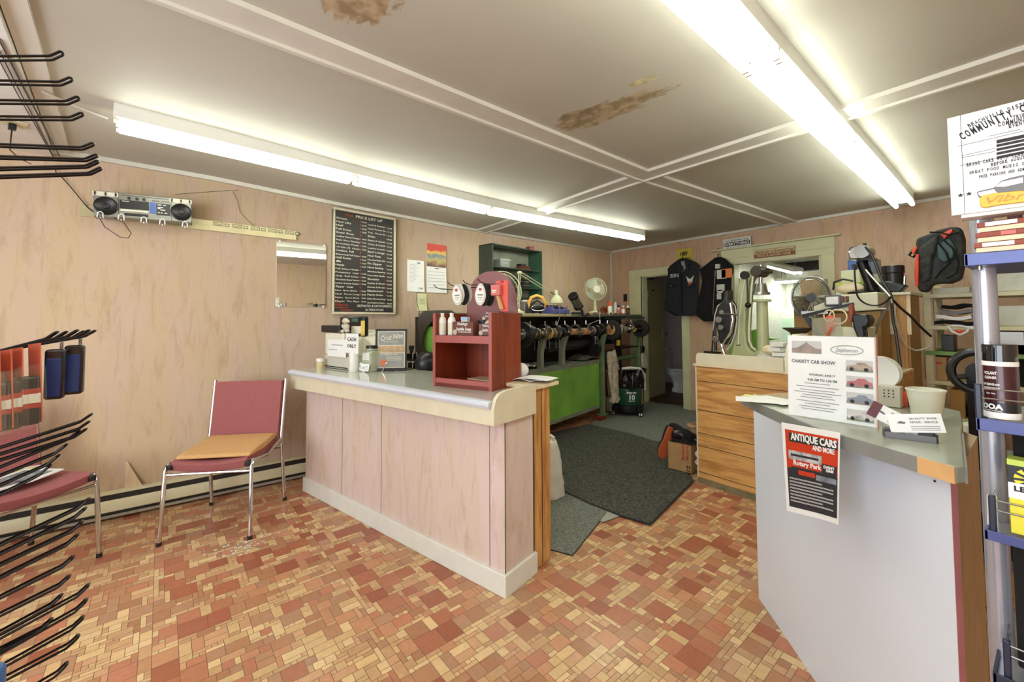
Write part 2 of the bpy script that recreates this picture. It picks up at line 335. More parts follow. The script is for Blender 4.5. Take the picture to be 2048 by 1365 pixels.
# floor: irregular vinyl brick pattern, every tile a face with its own colour
def floor_mesh():
    rnd = random.Random(11); U = .0205; BL = 36
    def block(rnd):
        occ = [[0]*BL for _ in range(BL)]; out = []
        sizes = [(5,5,'r'),(5,4,'r'),(4,4,'r'),(4,4,'m'),(5,3,'r'),(4,3,'m'),(3,4,'m'),(3,3,'m'),(5,2,'m'),(4,2,'t'),(4,2,'m'),(2,4,'t'),(3,2,'t'),(2,3,'m'),(4,1,'t'),(1,3,'t'),(2,2,'t'),(2,2,'t'),(2,2,'m'),(3,1,'m'),(2,1,'t'),(1,2,'t'),(1,1,'t'),(3,3,'r')]
        for y in range(BL):
            for x in range(BL):
                if occ[y][x]: continue
                for _ in range(14):
                    w, h, k = rnd.choice(sizes)
                    if x+w <= BL and y+h <= BL and not any(occ[y+j][x+i] for j in range(h) for i in range(w)): break
                else: w, h, k = 1, 1, 't'
                for j in range(h):
                    for i in range(w): occ[y+j][x+i] = 1
                out.append((x, y, w, h, k))
        return out
    blocks = [block(rnd) for _ in range(4)]
    pal = {'r': [(168, 90, 54), (176, 100, 62), (160, 84, 50), (182, 112, 72)], 'm': [(184, 128, 84), (176, 118, 76), (196, 134, 88), (190, 116, 78), (180, 130, 92)], 't': [(216, 178, 118), (208, 168, 112), (222, 186, 130), (196, 150, 100), (204, 152, 104)]}
    V = []; F = []; C = []; g = .0011; S = U*BL
    ca, sa = math.cos(rad(3)), math.sin(rad(3))
    for bi in range(-7, 3):
        for bj in range(-3, 9):
            for (x, y, w, h, k) in blocks[(bi*3+bj*5) % 4]:
                x0, y0, x1, y1 = bi*S+x*U+g, bj*S+y*U+g, bi*S+(x+w)*U-g, bj*S+(y+h)*U-g
                cx, cy = (x0+x1)/2, (y0+y1)/2; wx, wy = cx*ca-cy*sa, cx*sa+cy*ca
                if wx < -4.7 or wx > XR or wy < YF or wy > YB: continue
                n = len(V)
                for (a, c) in ((x0,y0),(x1,y0),(x1,y1),(x0,y1)): V.append((a*ca-c*sa, a*sa+c*ca, 0))
                F.append((n, n+1, n+2, n+3)); c = rnd.choice(pal[k]); q = rnd.uniform(.93, 1.06)
                C.append(tuple(v*q for v in srgb(c))+(1,))
    n = len(V); V += [(-5.2, YF-.1, -.0006), (XR+.1, YF-.1, -.0006), (XR+.1, YB+.1, -.0006), (-5.2, YB+.1, -.0006)]; F.append((n, n+1, n+2, n+3)); C.append(srgb((132, 96, 64))+(1,))
    me = bpy.data.meshes.new('floor'); me.from_pydata(V, [], F)
    at = me.color_attributes.new('tile', 'FLOAT_COLOR', 'CORNER')
    arr = np.repeat(np.array(C, dtype=np.float32), 4, axis=0).ravel(); at.data.foreach_set('color', arr)
    m, N, L, P = node_mat('vinyl_tile'); a = N.new('ShaderNodeAttribute'); a.attribute_name = 'tile'
    n1 = N.new('ShaderNodeTexNoise'); n1.inputs['Scale'].default_value = 45; n1.inputs['Detail'].default_value = 5; gg = N.new('ShaderNodeNewGeometry'); L.new(gg.outputs['Position'], n1.inputs['Vector'])
    n2 = N.new('ShaderNodeTexNoise'); n2.inputs['Scale'].default_value = 1.6; n2.inputs['Detail'].default_value = 5; L.new(gg.outputs['Position'], n2.inputs['Vector'])
    mr = N.new('ShaderNodeMapRange'); mr.inputs['To Min'].default_value = .82; mr.inputs['To Max'].default_value = 1.16; L.new(n1.outputs['Fac'], mr.inputs['Value'])
    hs = N.new('ShaderNodeHueSaturation'); L.new(a.outputs['Color'], hs.inputs['Color']); L.new(mr.outputs[0], hs.inputs['Value']); hs.inputs['Saturation'].default_value = .92
    rr = N.new('ShaderNodeMapRange'); rr.inputs['From Min'].default_value = .3; rr.inputs['From Max'].default_value = .7; rr.inputs['To Min'].default_value = .22; rr.inputs['To Max'].default_value = .5; L.new(n2.outputs['Fac'], rr.inputs['Value'])
    # worn scuffed film in patches of its own shape
    r5 = N.new('ShaderNodeMapRange'); r5.inputs['From Min'].default_value = .56; r5.inputs['From Max'].default_value = .75; r5.inputs['To Max'].default_value = .22; L.new(n2.outputs['Fac'], r5.inputs['Value'])
    mx = N.new('ShaderNodeMix'); mx.data_type = 'RGBA'; mx.inputs['B'].default_value = srgb((206, 190, 172))+(1,); L.new(r5.outputs[0], mx.inputs['Factor']); L.new(hs.outputs[0], mx.inputs['A'])
    L.new(mx.outputs['Result'], P.inputs['Base Color']); L.new(rr.outputs[0], P.inputs['Roughness'])
    me.materials.append(m); o = bpy.data.objects.new('floor', me); COL.objects.link(o); return struct(o)
floor_mesh()
mat('subfloor_board', (74, 44, 26), .6, var=.2, scale=4)
struct(MB().bx(-5.4, XR+.2, YF-.2, YB+.1, -.12, -.002).build('floor', 'subfloor_board'))

# left wall
b = MB(); T = .12
def wall_seg(b, a, c, z0, z1, th=T):
    d = Vector((c[0]-a[0], c[1]-a[1])).normalized(); n = Vector((-d.y, d.x))*th
    b.prism([(a[0], a[1]), (c[0], c[1]), (c[0]+n.x, c[1]+n.y), (a[0]+n.x, a[1]+n.y)], z0, z1)
wall_seg(b, W0, W1, 0, 2.55); wall_seg(b, W1, W2, 0, 2.55)
struct(b.build('wall_left', 'wallpaper'))

# back wall with the doorway and the workshop opening
def bw(px, py): p = ony(px, py, YB); return p.x, p.z
DX0, _ = bw(1285, 700); DX1, _ = bw(1366.6, 700); _, DZ = bw(1325, 549.5)
OX0, _ = bw(1467, 600); OX1, _ = bw(1645, 560); _, OZ1 = bw(1560, 519.5); OZ0 = .98
b = MB(); t = .13
b.bx(-4.9, DX0, YB, YB+t, 0, 2.6); b.bx(DX0, DX1, YB, YB+t, DZ, 2.6); b.bx(DX1, OX0, YB, YB+t, 0, 2.6)
b.bx(OX0, OX1, YB, YB+t, OZ1, 2.6); b.bx(OX0, OX1, YB, YB+t, 0, OZ0); b.bx(OX1, XR+.1, YB, YB+t, 0, 2.6)
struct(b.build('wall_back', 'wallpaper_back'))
struct(MB().bx(XR, XR+.12, YF-.1, YB+.12, 0, 2.6).build('wall_right', 'wallpaper'))
# front wall with the shop windows (behind the camera)
b = MB(); b.bx(-4.05, XR+.1, YF-.12, YF, 0, .55); b.bx(-4.05, XR+.1, YF-.12, YF, 2.3, 2.6)
for x0, x1 in ((-4.05, -3.3), (-1.05, -.85), (1.2, XR+.1)): b.bx(x0, x1, YF-.12, YF, .55, 2.3)
struct(b.build('wall_front', 'white_paint'))
for k, (x0, x1) in enumerate(((-3.3, -1.05), (-.85, 1.2))):
    b = MB(); b.bx(x0, x1, YF-.08, YF-.03, .55, .61); b.bx(x0, x1, YF-.08, YF-.03, 2.24, 2.3); b.bx(x0, x0+.06, YF-.08, YF-.03, .61, 2.24); b.bx(x1-.06, x1, YF-.08, YF-.03, .61, 2.24)
    w = struct(b.build('window_%d' % (k+1), 'white_paint'))
# trims
def trimbox(name, pts, w, h, m='trim_paint', drop=0):
    """batten following the ceiling: list of (x,y)"""
    b = MB()
    for (a, c) in zip(pts, pts[1:]):
        k = 16
        for i in range(k):
            p = Vector(a).lerp(Vector(c), i/k); q = Vector(a).lerp(Vector(c), (i+1)/k)
            d = (q-p).normalized(); n = Vector((-d.y, d.x))*w/2
            z0, z1 = ceil_z(*p), ceil_z(*q)
            vs = [(p.x-n.x, p.y-n.y, z0-h), (p.x+n.x, p.y+n.y, z0-h), (q.x+n.x, q.y+n.y, z1-h), (q.x-n.x, q.y-n.y, z1-h)]
            vs += [(v[0], v[1], v[2]+h+.03) for v in vs]
            b.add(vs, [(0,3,2,1),(4,5,6,7),(1,2,6,5),(3,0,4,7)] + ([(0,1,5,4)] if i == 0 else []) + ([(2,3,7,6)] if i == k-1 else []))
    return struct(b.build(name, m, smooth=False))
for k, (pts, off) in enumerate((([(-1.64, YF), (-1.90, 2.70), (-1.93, YB)], (-.075, 0)), ([(-4.22, 2.70), (XR, 2.76)], (0, .075)))):
    trimbox('trim_%d' % (k*2+1), pts, .13, .022)
    trimbox('trim_%d' % (k*2+2), [(p[0]+off[0], p[1]+off[1]) for p in pts], .022, .036)
trimbox('trim_5', [(W0[0]+.015, W0[1]), (W1[0]+.015, W1[1]), (W2[0]+.015, W2[1])], .03, .03)
trimbox('trim_6', [(-4.65, YB-.015), (XR, YB-.015)], .03, .03)
trimbox('trim_7', [(-3.92, -.72), (-1.95, -.50), (1.4, -.14)], .07, .02)
struct(MB().bx(-4.668, -4.63, YB-.034, YB-.002, 1.36, 2.44).build('trim_8', 'trim_paint'))
# dropped window bay ceiling behind the front batten
b = MB(); b.prism([(-3.92, -.76), (-1.95, -.54), (1.4, -.18), (1.4, YF), (-3.92, YF)], 2.385, 2.42)
struct(b.build('trim_9', 'white_paint'))
# door casing
b = MB(); cw = .085
_, ct1 = bw(1300, 540.5)
xl, _ = bw(1262, 700); xr, _ = bw(1381, 700)
b.bx(xl, DX0, YB-.022, YB, 0, DZ); b.bx(DX1, xr, YB-.022, YB, 0, DZ); b.bx(xl, xr, YB-.024, YB, DZ, ct1+.02)
b.bx(DX0, DX0+.018, YB, YB+.13, 0, DZ); b.bx(DX1-.018, DX1, YB, YB+.13, 0, DZ); b.bx(DX0, DX1, YB, YB+.13, DZ-.018, DZ)
struct(b.build('trim_10', 'cream_paint', bevel=.002))
# opening casing with cap ledge
b = MB(); _, hz = bw(1560, 487.5); cxl, _ = bw(1445, 560); cxr, _ = bw(1671, 560)
b.bx(cxl, OX0, YB-.024, YB, OZ0, OZ1); b.bx(OX1, cxr, YB-.024, YB, OZ0, OZ1); b.bx(cxl, cxr+.01, YB-.028, YB, OZ1, hz); b.bx(cxl-.12, cxr+.07, YB-.07, YB, hz, hz+.018)
b.bx(OX0, OX0+.02, YB, YB+.13, OZ0, OZ1); b.bx(OX1-.03, OX1, YB, YB+.13, OZ0, OZ1); b.bx(cxl, cxr+.015, YB-.034, YB, OZ1+.075, OZ1+.083)
b.bx(OX0, OX1, YB-.03, YB+.13, OZ0-.03, OZ0)
struct(b.build('trim_11', 'cream_paint', bevel=.002))
# workshop beyond the opening
mat('far_wall', (226, 230, 218), .6); mat('far_ceiling', (190, 190, 150), .6); mat('mint_paint', (196, 224, 204), .5)
struct(MB().bx(-3.05, XR, 8.6, 8.7, 0, 2.7).build('wall_far', 'far_wall')); struct(MB().bx(-3.15, -3.05, YB+.13, 8.7, 0, 2.7).build('wall_partition', 'far_wall')); struct(MB().bx(XR, XR+.1, YB+.13, 8.7, 0, 2.7).build('wall_far_right', 'far_wall'))
struct(MB().bx(-3.15, XR+.1, YB+.13, 8.7, 2.52, 2.58).build('ceiling', 'far_ceiling'))
struct(MB().bx(-5.8, XR+.1, YB+.1, 8.7, -.06, .0).build('floor', 'subfloor_board'))
p = onz(1560, 530, 2.5)
# washroom behind the doorway
mat('washroom_wall', (150, 132, 122), .6)
b = MB(); b.bx(-5.3, -3.15, 7.75, 7.85, 0, 2.7); b.bx(-5.35, -5.25, YB+.13, 7.8, 0, 2.7); b.bx(-3.25, -3.152, YB+.13, 7.8, 0, 2.7)
struct(b.build('wall_washroom', 'washroom_wall'))
struct(MB().bx(-5.35, -3.152, YB+.13, 7.8, 2.5, 2.56).build('ceiling', 'washroom_wall'))

# ------------------------------------------------------------------ fluorescent fixtures
mat('tube_glow', (250, 255, 240), .3, emit=TUBE_E); mat('fixture_enamel', (226, 226, 220), .3, var=.01)
def fixture(a, c, label, ntube, zt=None, wid=.10, group=None, tgap=.052):
    """strip fixture under the ceiling between two floor-plan points"""
    a, c = Vector(a), Vector(c); d = c-a; ln = d.length; az = math.degrees(math.atan2(d.y, d.x))
    z0, z1 = ceil_z(*a), ceil_z(*c); tilt = math.atan2(z1-z0, ln)
    o = thing('ceiling_light', label, 'light', rot=(0, 0, 0), group=group)
    o.matrix_world = Matrix.Translation((a.x, a.y, z0)) @ Matrix.Rotation(rad(az), 4, 'Z') @ Matrix.Rotation(-tilt, 4, 'Y')
    H = .082
    b = MB(); b.prism([(-wid/2, .03), (wid/2, .03), (wid/2, -H+.012), (wid/2-.03, -H), (-wid/2+.03, -H), (-wid/2, -H+.012)], 0, ln, 'x'); b.build('housing', 'fixture_enamel', o)
    seg = ln/ntube; zt = -H-.027
    for i in range(ntube):
        for s in (-1, 1):
            x0, x1 = i*seg+.025, (i+1)*seg-.025
            MB().cyl((x0, s*tgap, zt), (x1, s*tgap, zt), .0165, n=14).build('tube', 'tube_glow', o)
            for x, e in ((x0, -1), (x1, 1)):
                h = MB(); h.bx(x-.006+e*.008, x+.006+e*.008, s*tgap-.011, s*tgap+.011, zt-.014, -H+.004); h.build('lamp_holder', 'white_plastic', o)
    return o
# left run: two eight-foot strips end to end
LP = [Vector((-2.915, -.36)), Vector((-3.12, 2.10)), Vector((-3.245, 4.56))]
fixture(LP[0], LP[1], 'long twin tube ceiling light above the two chairs, nearer of the left run', 2, wid=.10, tgap=.036)
fixture(LP[1], LP[2], 'twin tube ceiling light of the left run, the far one above the green machine', 2, wid=.10, tgap=.036)
RP = [Vector((-.57, -.66)), Vector((-.69, 1.77)), Vector((-.80, 4.15)), Vector((-.86, 5.22))]
fixture(RP[0], RP[1], 'twin tube ceiling light of the right run, nearest to the windows', 2, wid=.13, tgap=.055)
fixture(RP[1], RP[2], 'twin tube ceiling light of the right run, crossing under the ceiling batten', 2, wid=.13, tgap=.055)
fixture(RP[2], RP[3], 'shortest twin tube ceiling light of the right run, ending at the back wall', 1, wid=.13, tgap=.055)
# ================================================================== serving counter on the left
def poly(F, pts, ax, v):
    out = []
    for p in pts:
        q = F.on(p[0], p[1], ax, v); out.append({0: (q.y, q.z), 1: (q.x, q.z), 2: (q.x, q.y)}[ax])
    return out
CT = Fr((-1.647, 1.196), 14.5); TOP = .935
mat('laminate_grey', (186, 188, 176), .12, var=.02, coat=.3); mat('laminate_edge', (206, 210, 220), .2, var=.01)
mat('counter_cream', (222, 214, 186), .4, var=.03); mat('base_white', (226, 226, 216), .4, var=.02)
o = thing('service_counter', 'long service counter with grey laminate top, marbled front panel and cream trim', 'counter', (-1.647, 1.196), 14.5)
b = MB(); b.bx(-2.0, 0, 0, .231, .02, .86); b.build('front_panel', 'wallpaper_pale', o, smooth=False)
b = MB()
for x in (-1.006, -.097, -1.47): b.bx(x-.0012, x+.0012, -.0012, .002, .1, .83)
b.bx(-.0005, .0012, -.0005, .004, .1, .83); b.build('panel_seam', 'ink', o, smooth=False)
b = MB(); b.bx(-2.012, .014, -.016, .25, 0, .104); b.build('baseboard', 'base_white', o, bevel=.003)
b = MB(); b.prism([(-2.05, .795), (0, .822), (0, .902), (-2.05, .902)], -.10, -.082, 'y'); b.bx(-2.05, -2.03, -.085, .3, .80, .90); b.build('fascia', 'counter_cream', o, bevel=.002)
b = MB(); b.prism([(-.102, .822), (.238, .822), (.238, .978), (.05, .979), (-.02, .975), (-.06, .965), (-.085, .945), (-.098, .915), (-.102, .90)], .0, .02, 'x'); b.build('side_lip', 'counter_cream', o, bevel=.002)
b = MB(); b.prism([(-2.05, -.1), (0, -.1), (0, .24), (-.5, .24), (-.5, .50), (-2.05, .50)], .9025, TOP); b.build('countertop', 'laminate_grey', o, bevel=.004)
b = MB(); b.prism([(-.101, .896), (-.114, .901), (-.119, .915), (-.114, .93), (-.10, .9365), (-.085, .9368), (-.085, .934), (-.098, .933)], -2.055, -.001, 'x'); b.build('edge_strip', 'laminate_edge', o)
b = MB(); b.bx(-1.98, -.5, .252, .40, .003, .899); b.bx(-.5, -.004, .252, .40, .003, .942); b.build('rear_cabinet', 'oak_upright', o, smooth=False)
b = MB(); b.bx(-.0035, -.0015, .318, .321, .01, .94); b.bx(-.0035, -.0015, .236, .239, .01, .94); b.build('plank_groove', 'ink', o, smooth=False)
mat('board_top', (232, 214, 178), .5)
b = MB(); b.bx(-.495, .012, .245, .475, .943, .962); b.build('rear_ledge', ['board_top'], o, bevel=.002)

# white shopping bag slumped behind the counter end
def bag(name, loc, w, d, h, rz, m, label, lean=0):
    o = thing(name, label, 'bag', loc, rz); b = MB(); rn = random.Random(3)
    n = 22; rows = 12; vs = []; fs = []
    for j in range(rows+1):
        t = j/rows; k = 1-.55*t**2.2
        for i in range(n):
            a = 2*PI*i/n; q = 1+.06*math.sin(a*5+t*6)+.05*rn.uniform(-1, 1)
            vs.append((math.cos(a)*w/2*k*q+lean*t, math.sin(a)*d/2*k*q, h*t))
    fs = [(j*n+i, j*n+(i+1)%n, (j+1)*n+(i+1)%n, (j+1)*n+i) for j in range(rows) for i in range(n)]
    fs += [tuple(range(n-1, -1, -1)), tuple(range(rows*n, rows*n+n))]
    b.add(vs, fs); b.build('sack', m, o, ang=80)
    b = MB(); b.tube([(lean-.03, 0, h-.01), (lean-.03, 0, h+.02), (lean, .01, h+.03), (lean+.03, 0, h+.02), (lean+.03, 0, h-.01)], .012); b.build('handle', m, o)
    return o
mat('bag_white', (226, 224, 218), .5, bump=.4, bscale=12)
p = onz(1100, 1002, 0)
bag('shopping_bag', (p.x-.06, p.y+.06, .012), .20, .20, .40, 20, 'bag_white', 'white plastic bag standing on the floor behind the oak end of the counter')

# ---------------------------------------------------------------- till
mat('till_cream', (226, 222, 204), .4, var=.02); mat('till_grey', (206, 202, 186), .45, var=.02)
def tl(px, py, y=.15): return CT.on(px, py, 1, y)
R0 = CT.W((-1.83, .14, TOP))
REG = Fr(R0, 14.5)
def rg(px, py, y=0): return REG.on(px, py, 1, y)
o = thing('cash_register', 'cream cash register with black display on the wall end of the counter', 'cash register', R0, 14.5)
l = rg(648, 712); r = rg(696, 738)
zt = rg(672, 712).z
b = MB(); b.bx(l.x, r.x, .004, .34, .002, zt); b.build('drawer', 'till_grey', o, bevel=.006)
b = MB(); b.bx(l.x+.01, r.x-.01, -.002, .005, .012, .018); b.build('drawer_gap', 'ink', o)
b = MB(); a = rg(652, 711, .03); c = rg(692, 680, .03)
b.prism([(.02, zt), (.32, zt), (.32, zt+.2), (.16, zt+.17), (.05, zt+.12), (.02, zt+.1)], a.x, r.x+.01, 'x'); b.build('body', 'till_cream', o, bevel=.01)
b = MB(); a2 = rg(655, 690, .02); c2 = rg(692, 668, .02); b.bx(a2.x, c2.x, .0, .08, a2.z, c2.z); b.build('printer_cover', 'till_cream', o, bevel=.006)
b = MB(); q = rg(662, 684, .02); b.cyl((q.x, .018, q.z), (q.x, .0, q.z), .018, n=20); b.build('badge', 'ink_grey', o)
b = MB(); q = rg(661, 672, .08); b.cyl((q.x, .1, zt+.1), (q.x, .1, rg(661, 663, .1).z), .02); b.build('display_pole', 'till_cream', o)
b = MB(); a = rg(644, 665, .06); c = rg(681, 651, .06); b.bx(a.x, c.x, .05, .12, a.z, c.z); b.build('customer_display', 'black_plastic', o, bevel=.008)
a = rg(681, 667, .12); c = rg(729, 633, .12)
b = MB(); b.bx(a.x, c.x, .11, .16, a.z-.02, c.z); b.build('display', 'black_plastic', o, bevel=.012)
mat('lcd_green', (74, 112, 104), .25); mat('strap_yellow', (232, 196, 96), .5)
a3 = rg(703, 644, .108); c3 = rg(716, 637, .108); MB().bx(a3.x, c3.x, .106, .111, a3.z, c3.z).build('display_window', 'lcd_green', o)
a3 = rg(703, 667, .105); c3 = rg(722, 653, .105); MB().bx(a3.x, c3.x, .103, .11, a3.z, c3.z).build('key_panel', 'till_cream', o)
a3 = rg(722, 672, .104); c3 = rg(729, 642, .104); MB().bx(a3.x, c3.x, .100, .11, a3.z, c3.z).build('yellow_strip', 'strap_yellow', o, bevel=.004)
b = MB(); b.prism(poly(REG, [(717, 742), (717, 672), (728, 674), (738, 682), (746, 692), (749, 705), (749, 742)], 1, .12), .12, .3, 'y'); b.build('side_cover', 'till_cream', o, bevel=.006)
# notices taped on the till
def notice(name, F, px0, py0, px1, py1, y, label, lines, m='paper', im='ink', cat='notice', th=.0015, rz=0, grp=None):
    a = F.on(px0, py1, 1, y); c = F.on(px1, py0, 1, y); cx = (a.x+c.x)/2
    w0 = F.W((cx, y, a.z)); o = thing(name, label, cat, w0, F.deg, grp); w = abs(c.x-a.x); h = c.z-a.z
    MB().sheet(lambda u, v: ((u-.5)*w, -.002*math.sin(u*PI), v*h), 6, 4, th).build('sheet', m, o, ang=60)
    b = MB()
    for (s, x, z, sz, wd) in lines: b.text(s, sz*h, ft((x-.5)*w, -.004, z*h), 'CENTER', bold=.01, width=(wd*w if wd else None))
    if lines: b.build('lettering', im, o, smooth=False)
    return o
notice('paper_notice', REG, 692, 668, 717, 706, -.03, 'small white CASH ONLY notice taped upright to the cash register', [('CASH', .5, .62, .26, .7), ('ONLY', .5, .28, .26, .7)])
notice('paper_slip', REG, 655, 680, 692, 712, -.012, 'white printed slip stuck on the front of the cash register below its badge', [('----', .3, .35, .2, .5), ('=====', .55, .62, .16, .6)], im='ink_grey')
# plush toy
mat('plush', (206, 196, 178), .9, bump=.6, bscale=80); mat('plush_dark', (96, 88, 80), .9, bump=.6, bscale=80)
q = rg(696, 668, .06)
o = thing('plush_toy', 'small cream plush animal with grey cap sitting on top of the cash register', 'soft toy', REG.W((q.x, .045, q.z)), 14.5)
k = .0042
b = MB(); b.ball((0, 0, .052), .03, (1, .8, 1.1)); b.ball((-.034, -.01, .02), .016, (1.3, 1, .9)); b.ball((.034, -.01, .02), .016, (1.3, 1, .9)); b.ball((-.03, -.01, .06), .012, (1, 1, 1.5)); b.build('body', 'plush', o)
b = MB(); b.ball((.005, -.01, .1), .027, (1.15, .9, .85)); b.ball((.042, -.012, .095), .016, (1.4, .8, .7)); b.build('head', 'plush', o)
b = MB(); b.ball((-.012, 0, .128), .024, (1, 1, .8)); b.ball((-.055, -.02, .01), .014); b.ball((.06, -.02, .01), .014); b.build('cap', 'plush_dark', o)

# ---------------------------------------------------------------- small things on the counter top
def onct(px, py, z=TOP): q = onz(px, py, z); return Vector((q.x, q.y, z))
S = .0038
p = onct(640, 737)
o = thing('pill_bottle', 'small clear pill bottle with a white lid at the wall end of the counter', 'bottle', p)
mat('pill_body', (214, 196, 150), .3)
MB().lathe([(0, 0), (.026, 0), (.027, .004), (.027, .05), (.022, .055)], n=20).build('bottle_body', 'pill_body', o)
MB().lathe([(0, .078), (.027, .078), (.029, .076), (.029, .054), (.02, .054)], n=20).build('lid', 'white_plastic', o)
p = onct(707, 744)
o = thing('lotion_bottle', 'tall white pump bottle in front of the cash register', 'bottle', p)
MB().lathe([(0, 0), (.03, 0), (.033, .006), (.033, .13), (.026, .148), (.012, .153), (.012, .158)], n=24).build('bottle_body', 'white_plastic', o)
b = MB(); b.cyl((0,0,.155), (0,0,.178), .006); b.bx(-.03, .012, -.007, .007, .176, .187); b.build('pump', 'white_plastic', o, bevel=.003)
b = MB()
for i in range(5): b.bx(-.018, .014, -.0345, -.0335, .05+i*.014, .052+i*.014)
b.build('lettering', 'ink_grey', o)
p = onct(731, 744)
o = thing('glass_jar', 'square glass jar with black lid holding cards beside the cash register', 'jar', CT.W((-1.47, .23, TOP)), 14.5)
mat('jar_label', (236, 234, 226), .5)
b = MB(); b.prism([(-.05, -.04), (-.04, -.05), (.04, -.05), (.05, -.04), (.05, .04), (.04, .05), (-.04, .05), (-.05, .04)], .002, .15); b.prism([(-.04, -.04), (.04, -.04), (.04, .04), (-.04, .04)], .15, .17); b.build('jar_body', mat('jar_glass', (214, 222, 196), .08, alpha=.55), o, bevel=.006)
MB().cyl((0,0,.17), (0,0,.19), .044, n=28).build('lid', 'black_plastic', o)
MB().bx(-.045, .045, -.0525, -.0515, .085, .14).build('label_sticker', 'jar_label', o)
for k, (dx, dy, rz, lab) in enumerate(((-.035, -.075, 12, 'white business card leaning low on the jar, its corner lifted'), (.02, -.078, -4, 'white business card leaning straight against the glass jar'))):
    o = thing('business_card', lab, 'card', CT.W((-1.46+dx, .23+dy, TOP)), 14.5, rot=None); o.rotation_euler = (rad(-12), rad(rz), rad(14.5))
    o.location.z += .008
    MB().bx(-.044, .044, 0, .0008, 0, .053).build('card', 'paper', o)
    b = MB(); b.bx(-.034, -.02, -.0006, 0, .02, .03)
    for i in range(3): b.bx(-.012, .032, -.0006, 0, .014+i*.01, .016+i*.01)
    b.build('lettering', 'ink_grey', o)
# framed poster
A = onct(749.5, 743.5); B_ = onct(813, 742); d = B_-A; FP = Fr(A, math.degrees(math.atan2(d.y, d.x)))
o = thing('framed_poster', 'black framed Cruz Nite poster standing on the counter', 'framed poster', A, FP.deg); wd = d.length; ht = FP.on(750, 659, 1, 0).z
o.rotation_euler = (rad(-4), 0, rad(FP.deg))
b = MB(); f = .013
b.bx(0, wd, 0, .014, 0, f+.01); b.bx(0, wd, 0, .014, ht-f, ht); b.bx(0, f, 0, .014, 0, ht); b.bx(wd-f, wd, 0, .014, 0, ht); b.bx(0, wd, .012, .016, 0, ht); b.build('frame', 'black_plastic', o, bevel=.002)
mat('poster_grey', (150, 152, 148), .3, var=.1, scale=20); mat('poster_cream', (222, 216, 196), .3); mat('poster_tan', (190, 160, 120), .3, var=.15, scale=30); mat('poster_orange', (206, 110, 78), .3)
b = MB(); b.bx(f, wd-f, .008, .0125, f+.01, ht-f); b.build('poster', 'poster_cream', o)
b = MB(); b.bx(.022, wd-.022, .0065, .008, .03, ht*.42); b.bx(.022, wd-.022, .0065, .008, ht*.62, ht-.022); b.build('picture', 'poster_grey', o)
b = MB(); b.bx(.018, wd-.018, .0062, .008, ht*.44, ht*.60); b.build('photo_strip', 'poster_tan', o)
b = MB(); b.cyl((.058, .0066, .062), (.058, .0055, .062), .025, n=28); b.build('round_mark', 'poster_orange', o)
b = MB(); b.text('Cruz Nite', .05, ft(wd/2+.005, .005, ht*.76, -rad(8)), 'CENTER', bold=.02, shear=.3, width=wd*.72)
b.text('IN DOWNTOWN', .012, ft(wd/2, .005, ht*.69), 'CENTER', bold=.01); b.text('6PM TO 9PM', .016, ft(wd/2, .005, ht*.37), 'CENTER', bold=.01)
for i in range(3): b.bx(wd*.35, wd*.85, .005, .0055, ht*.33-i*.012, ht*.34-i*.012)
b.build('lettering', 'poster_cream', o, smooth=False)
# rubber stamp holder
p = onct(823, 738.5)
o = thing('stamp_holder', 'black and silver stamp stand with dark knob beside the framed poster', 'stamp stand', p, 30)
b = MB(); b.bx(-.035, .035, -.03, .03, .002, .012); b.bx(-.035, .035, -.03, .03, .065, .075)
for x in (-.03, .03):
    for y in (-.025, .025): b.cyl((x, y, .01), (x, y, .13), .0035)
b.build('rack', 'chrome', o)
b = MB()
for x in (-.016, .016): b.bx(x-.013, x+.013, -.024, .024, .076, .12)
b.bx(-.02, .02, -.02, .02, .012, .05); b.build('stamp_block', 'black_plastic', o, bevel=.003)
b = MB(); b.lathe([(0, .12), (.012, .12), (.014, .14), (.022, .165), (.02, .18), (0, .182)]); b.build('knob', 'ink', o)
# notes and pens
p = onct(842, 739)
o = thing('sticky_note', 'curled yellow sticky note on the counter beside the stamp stand', 'note', p+Vector((0,0,.001)), 40)
MB().sheet(lambda u, v: ((u-.5)*.09, (v-.5)*.075, .001+.010*u*u), 6, 2, .0012).build('sheet', mat('note_yellow', (226, 222, 160), .6), o)
for k, (px, py, rz, m, lab) in enumerate(((766, 744, 95, 'chrome', 'silver pen standing tilted on the counter in front of the framed poster'), (782, 742.5, 20, 'black_plastic', 'black pen lying on the counter in front of the framed poster'), (796, 740.5, 26, 'white_plastic', 'white pen lying behind the black one on the counter'))):
    p = onct(px, py); o = thing('pen', lab, 'pen', p, rz)
    if k == 0: o.rotation_euler = (0, rad(-62), rad(rz)); o.location.z += .004
    MB().cyl((-.05, 0, .0045), (.055, 0, .0045), .0042, n=10).build('barrel', m, o)
    MB().cyl((.055, 0, .0045), (.068, 0, .0045), .0042, .001, n=10).build('tip', 'chrome', o)
p = CT.W((-.1, .36, .963))
# ledge papers, white cap and small box behind the red display
o = thing('folded_papers', 'loose white papers lying on the oak ledge behind the red display', 'papers', CT.W((-.12, .40, .9625)), 20)
b = MB(); b.sheet(lambda u, v: ((u-.5)*.2, (v-.5)*.15, .004+.012*abs(math.sin(u*5))), 10, 3, .002); b.sheet(lambda u, v: ((u-.3)*.2, (v-.6)*.14, .018+.02*u*(1-u)), 8, 3, .002); b.build('sheet', 'paper', o)
o = thing('rag', 'white rag bunched on the ledge right behind the red display', 'cloth', CT.W((-.25, .455, .9625)), 14.5)
MB().ball((0, 0, .046), .05, (1.2, .7, .9)).build('cloth', 'bag_white', o)
tag(o, 'white rag bunched up on the ledge right behind the red display', 'cloth'); o.name = 'rag'

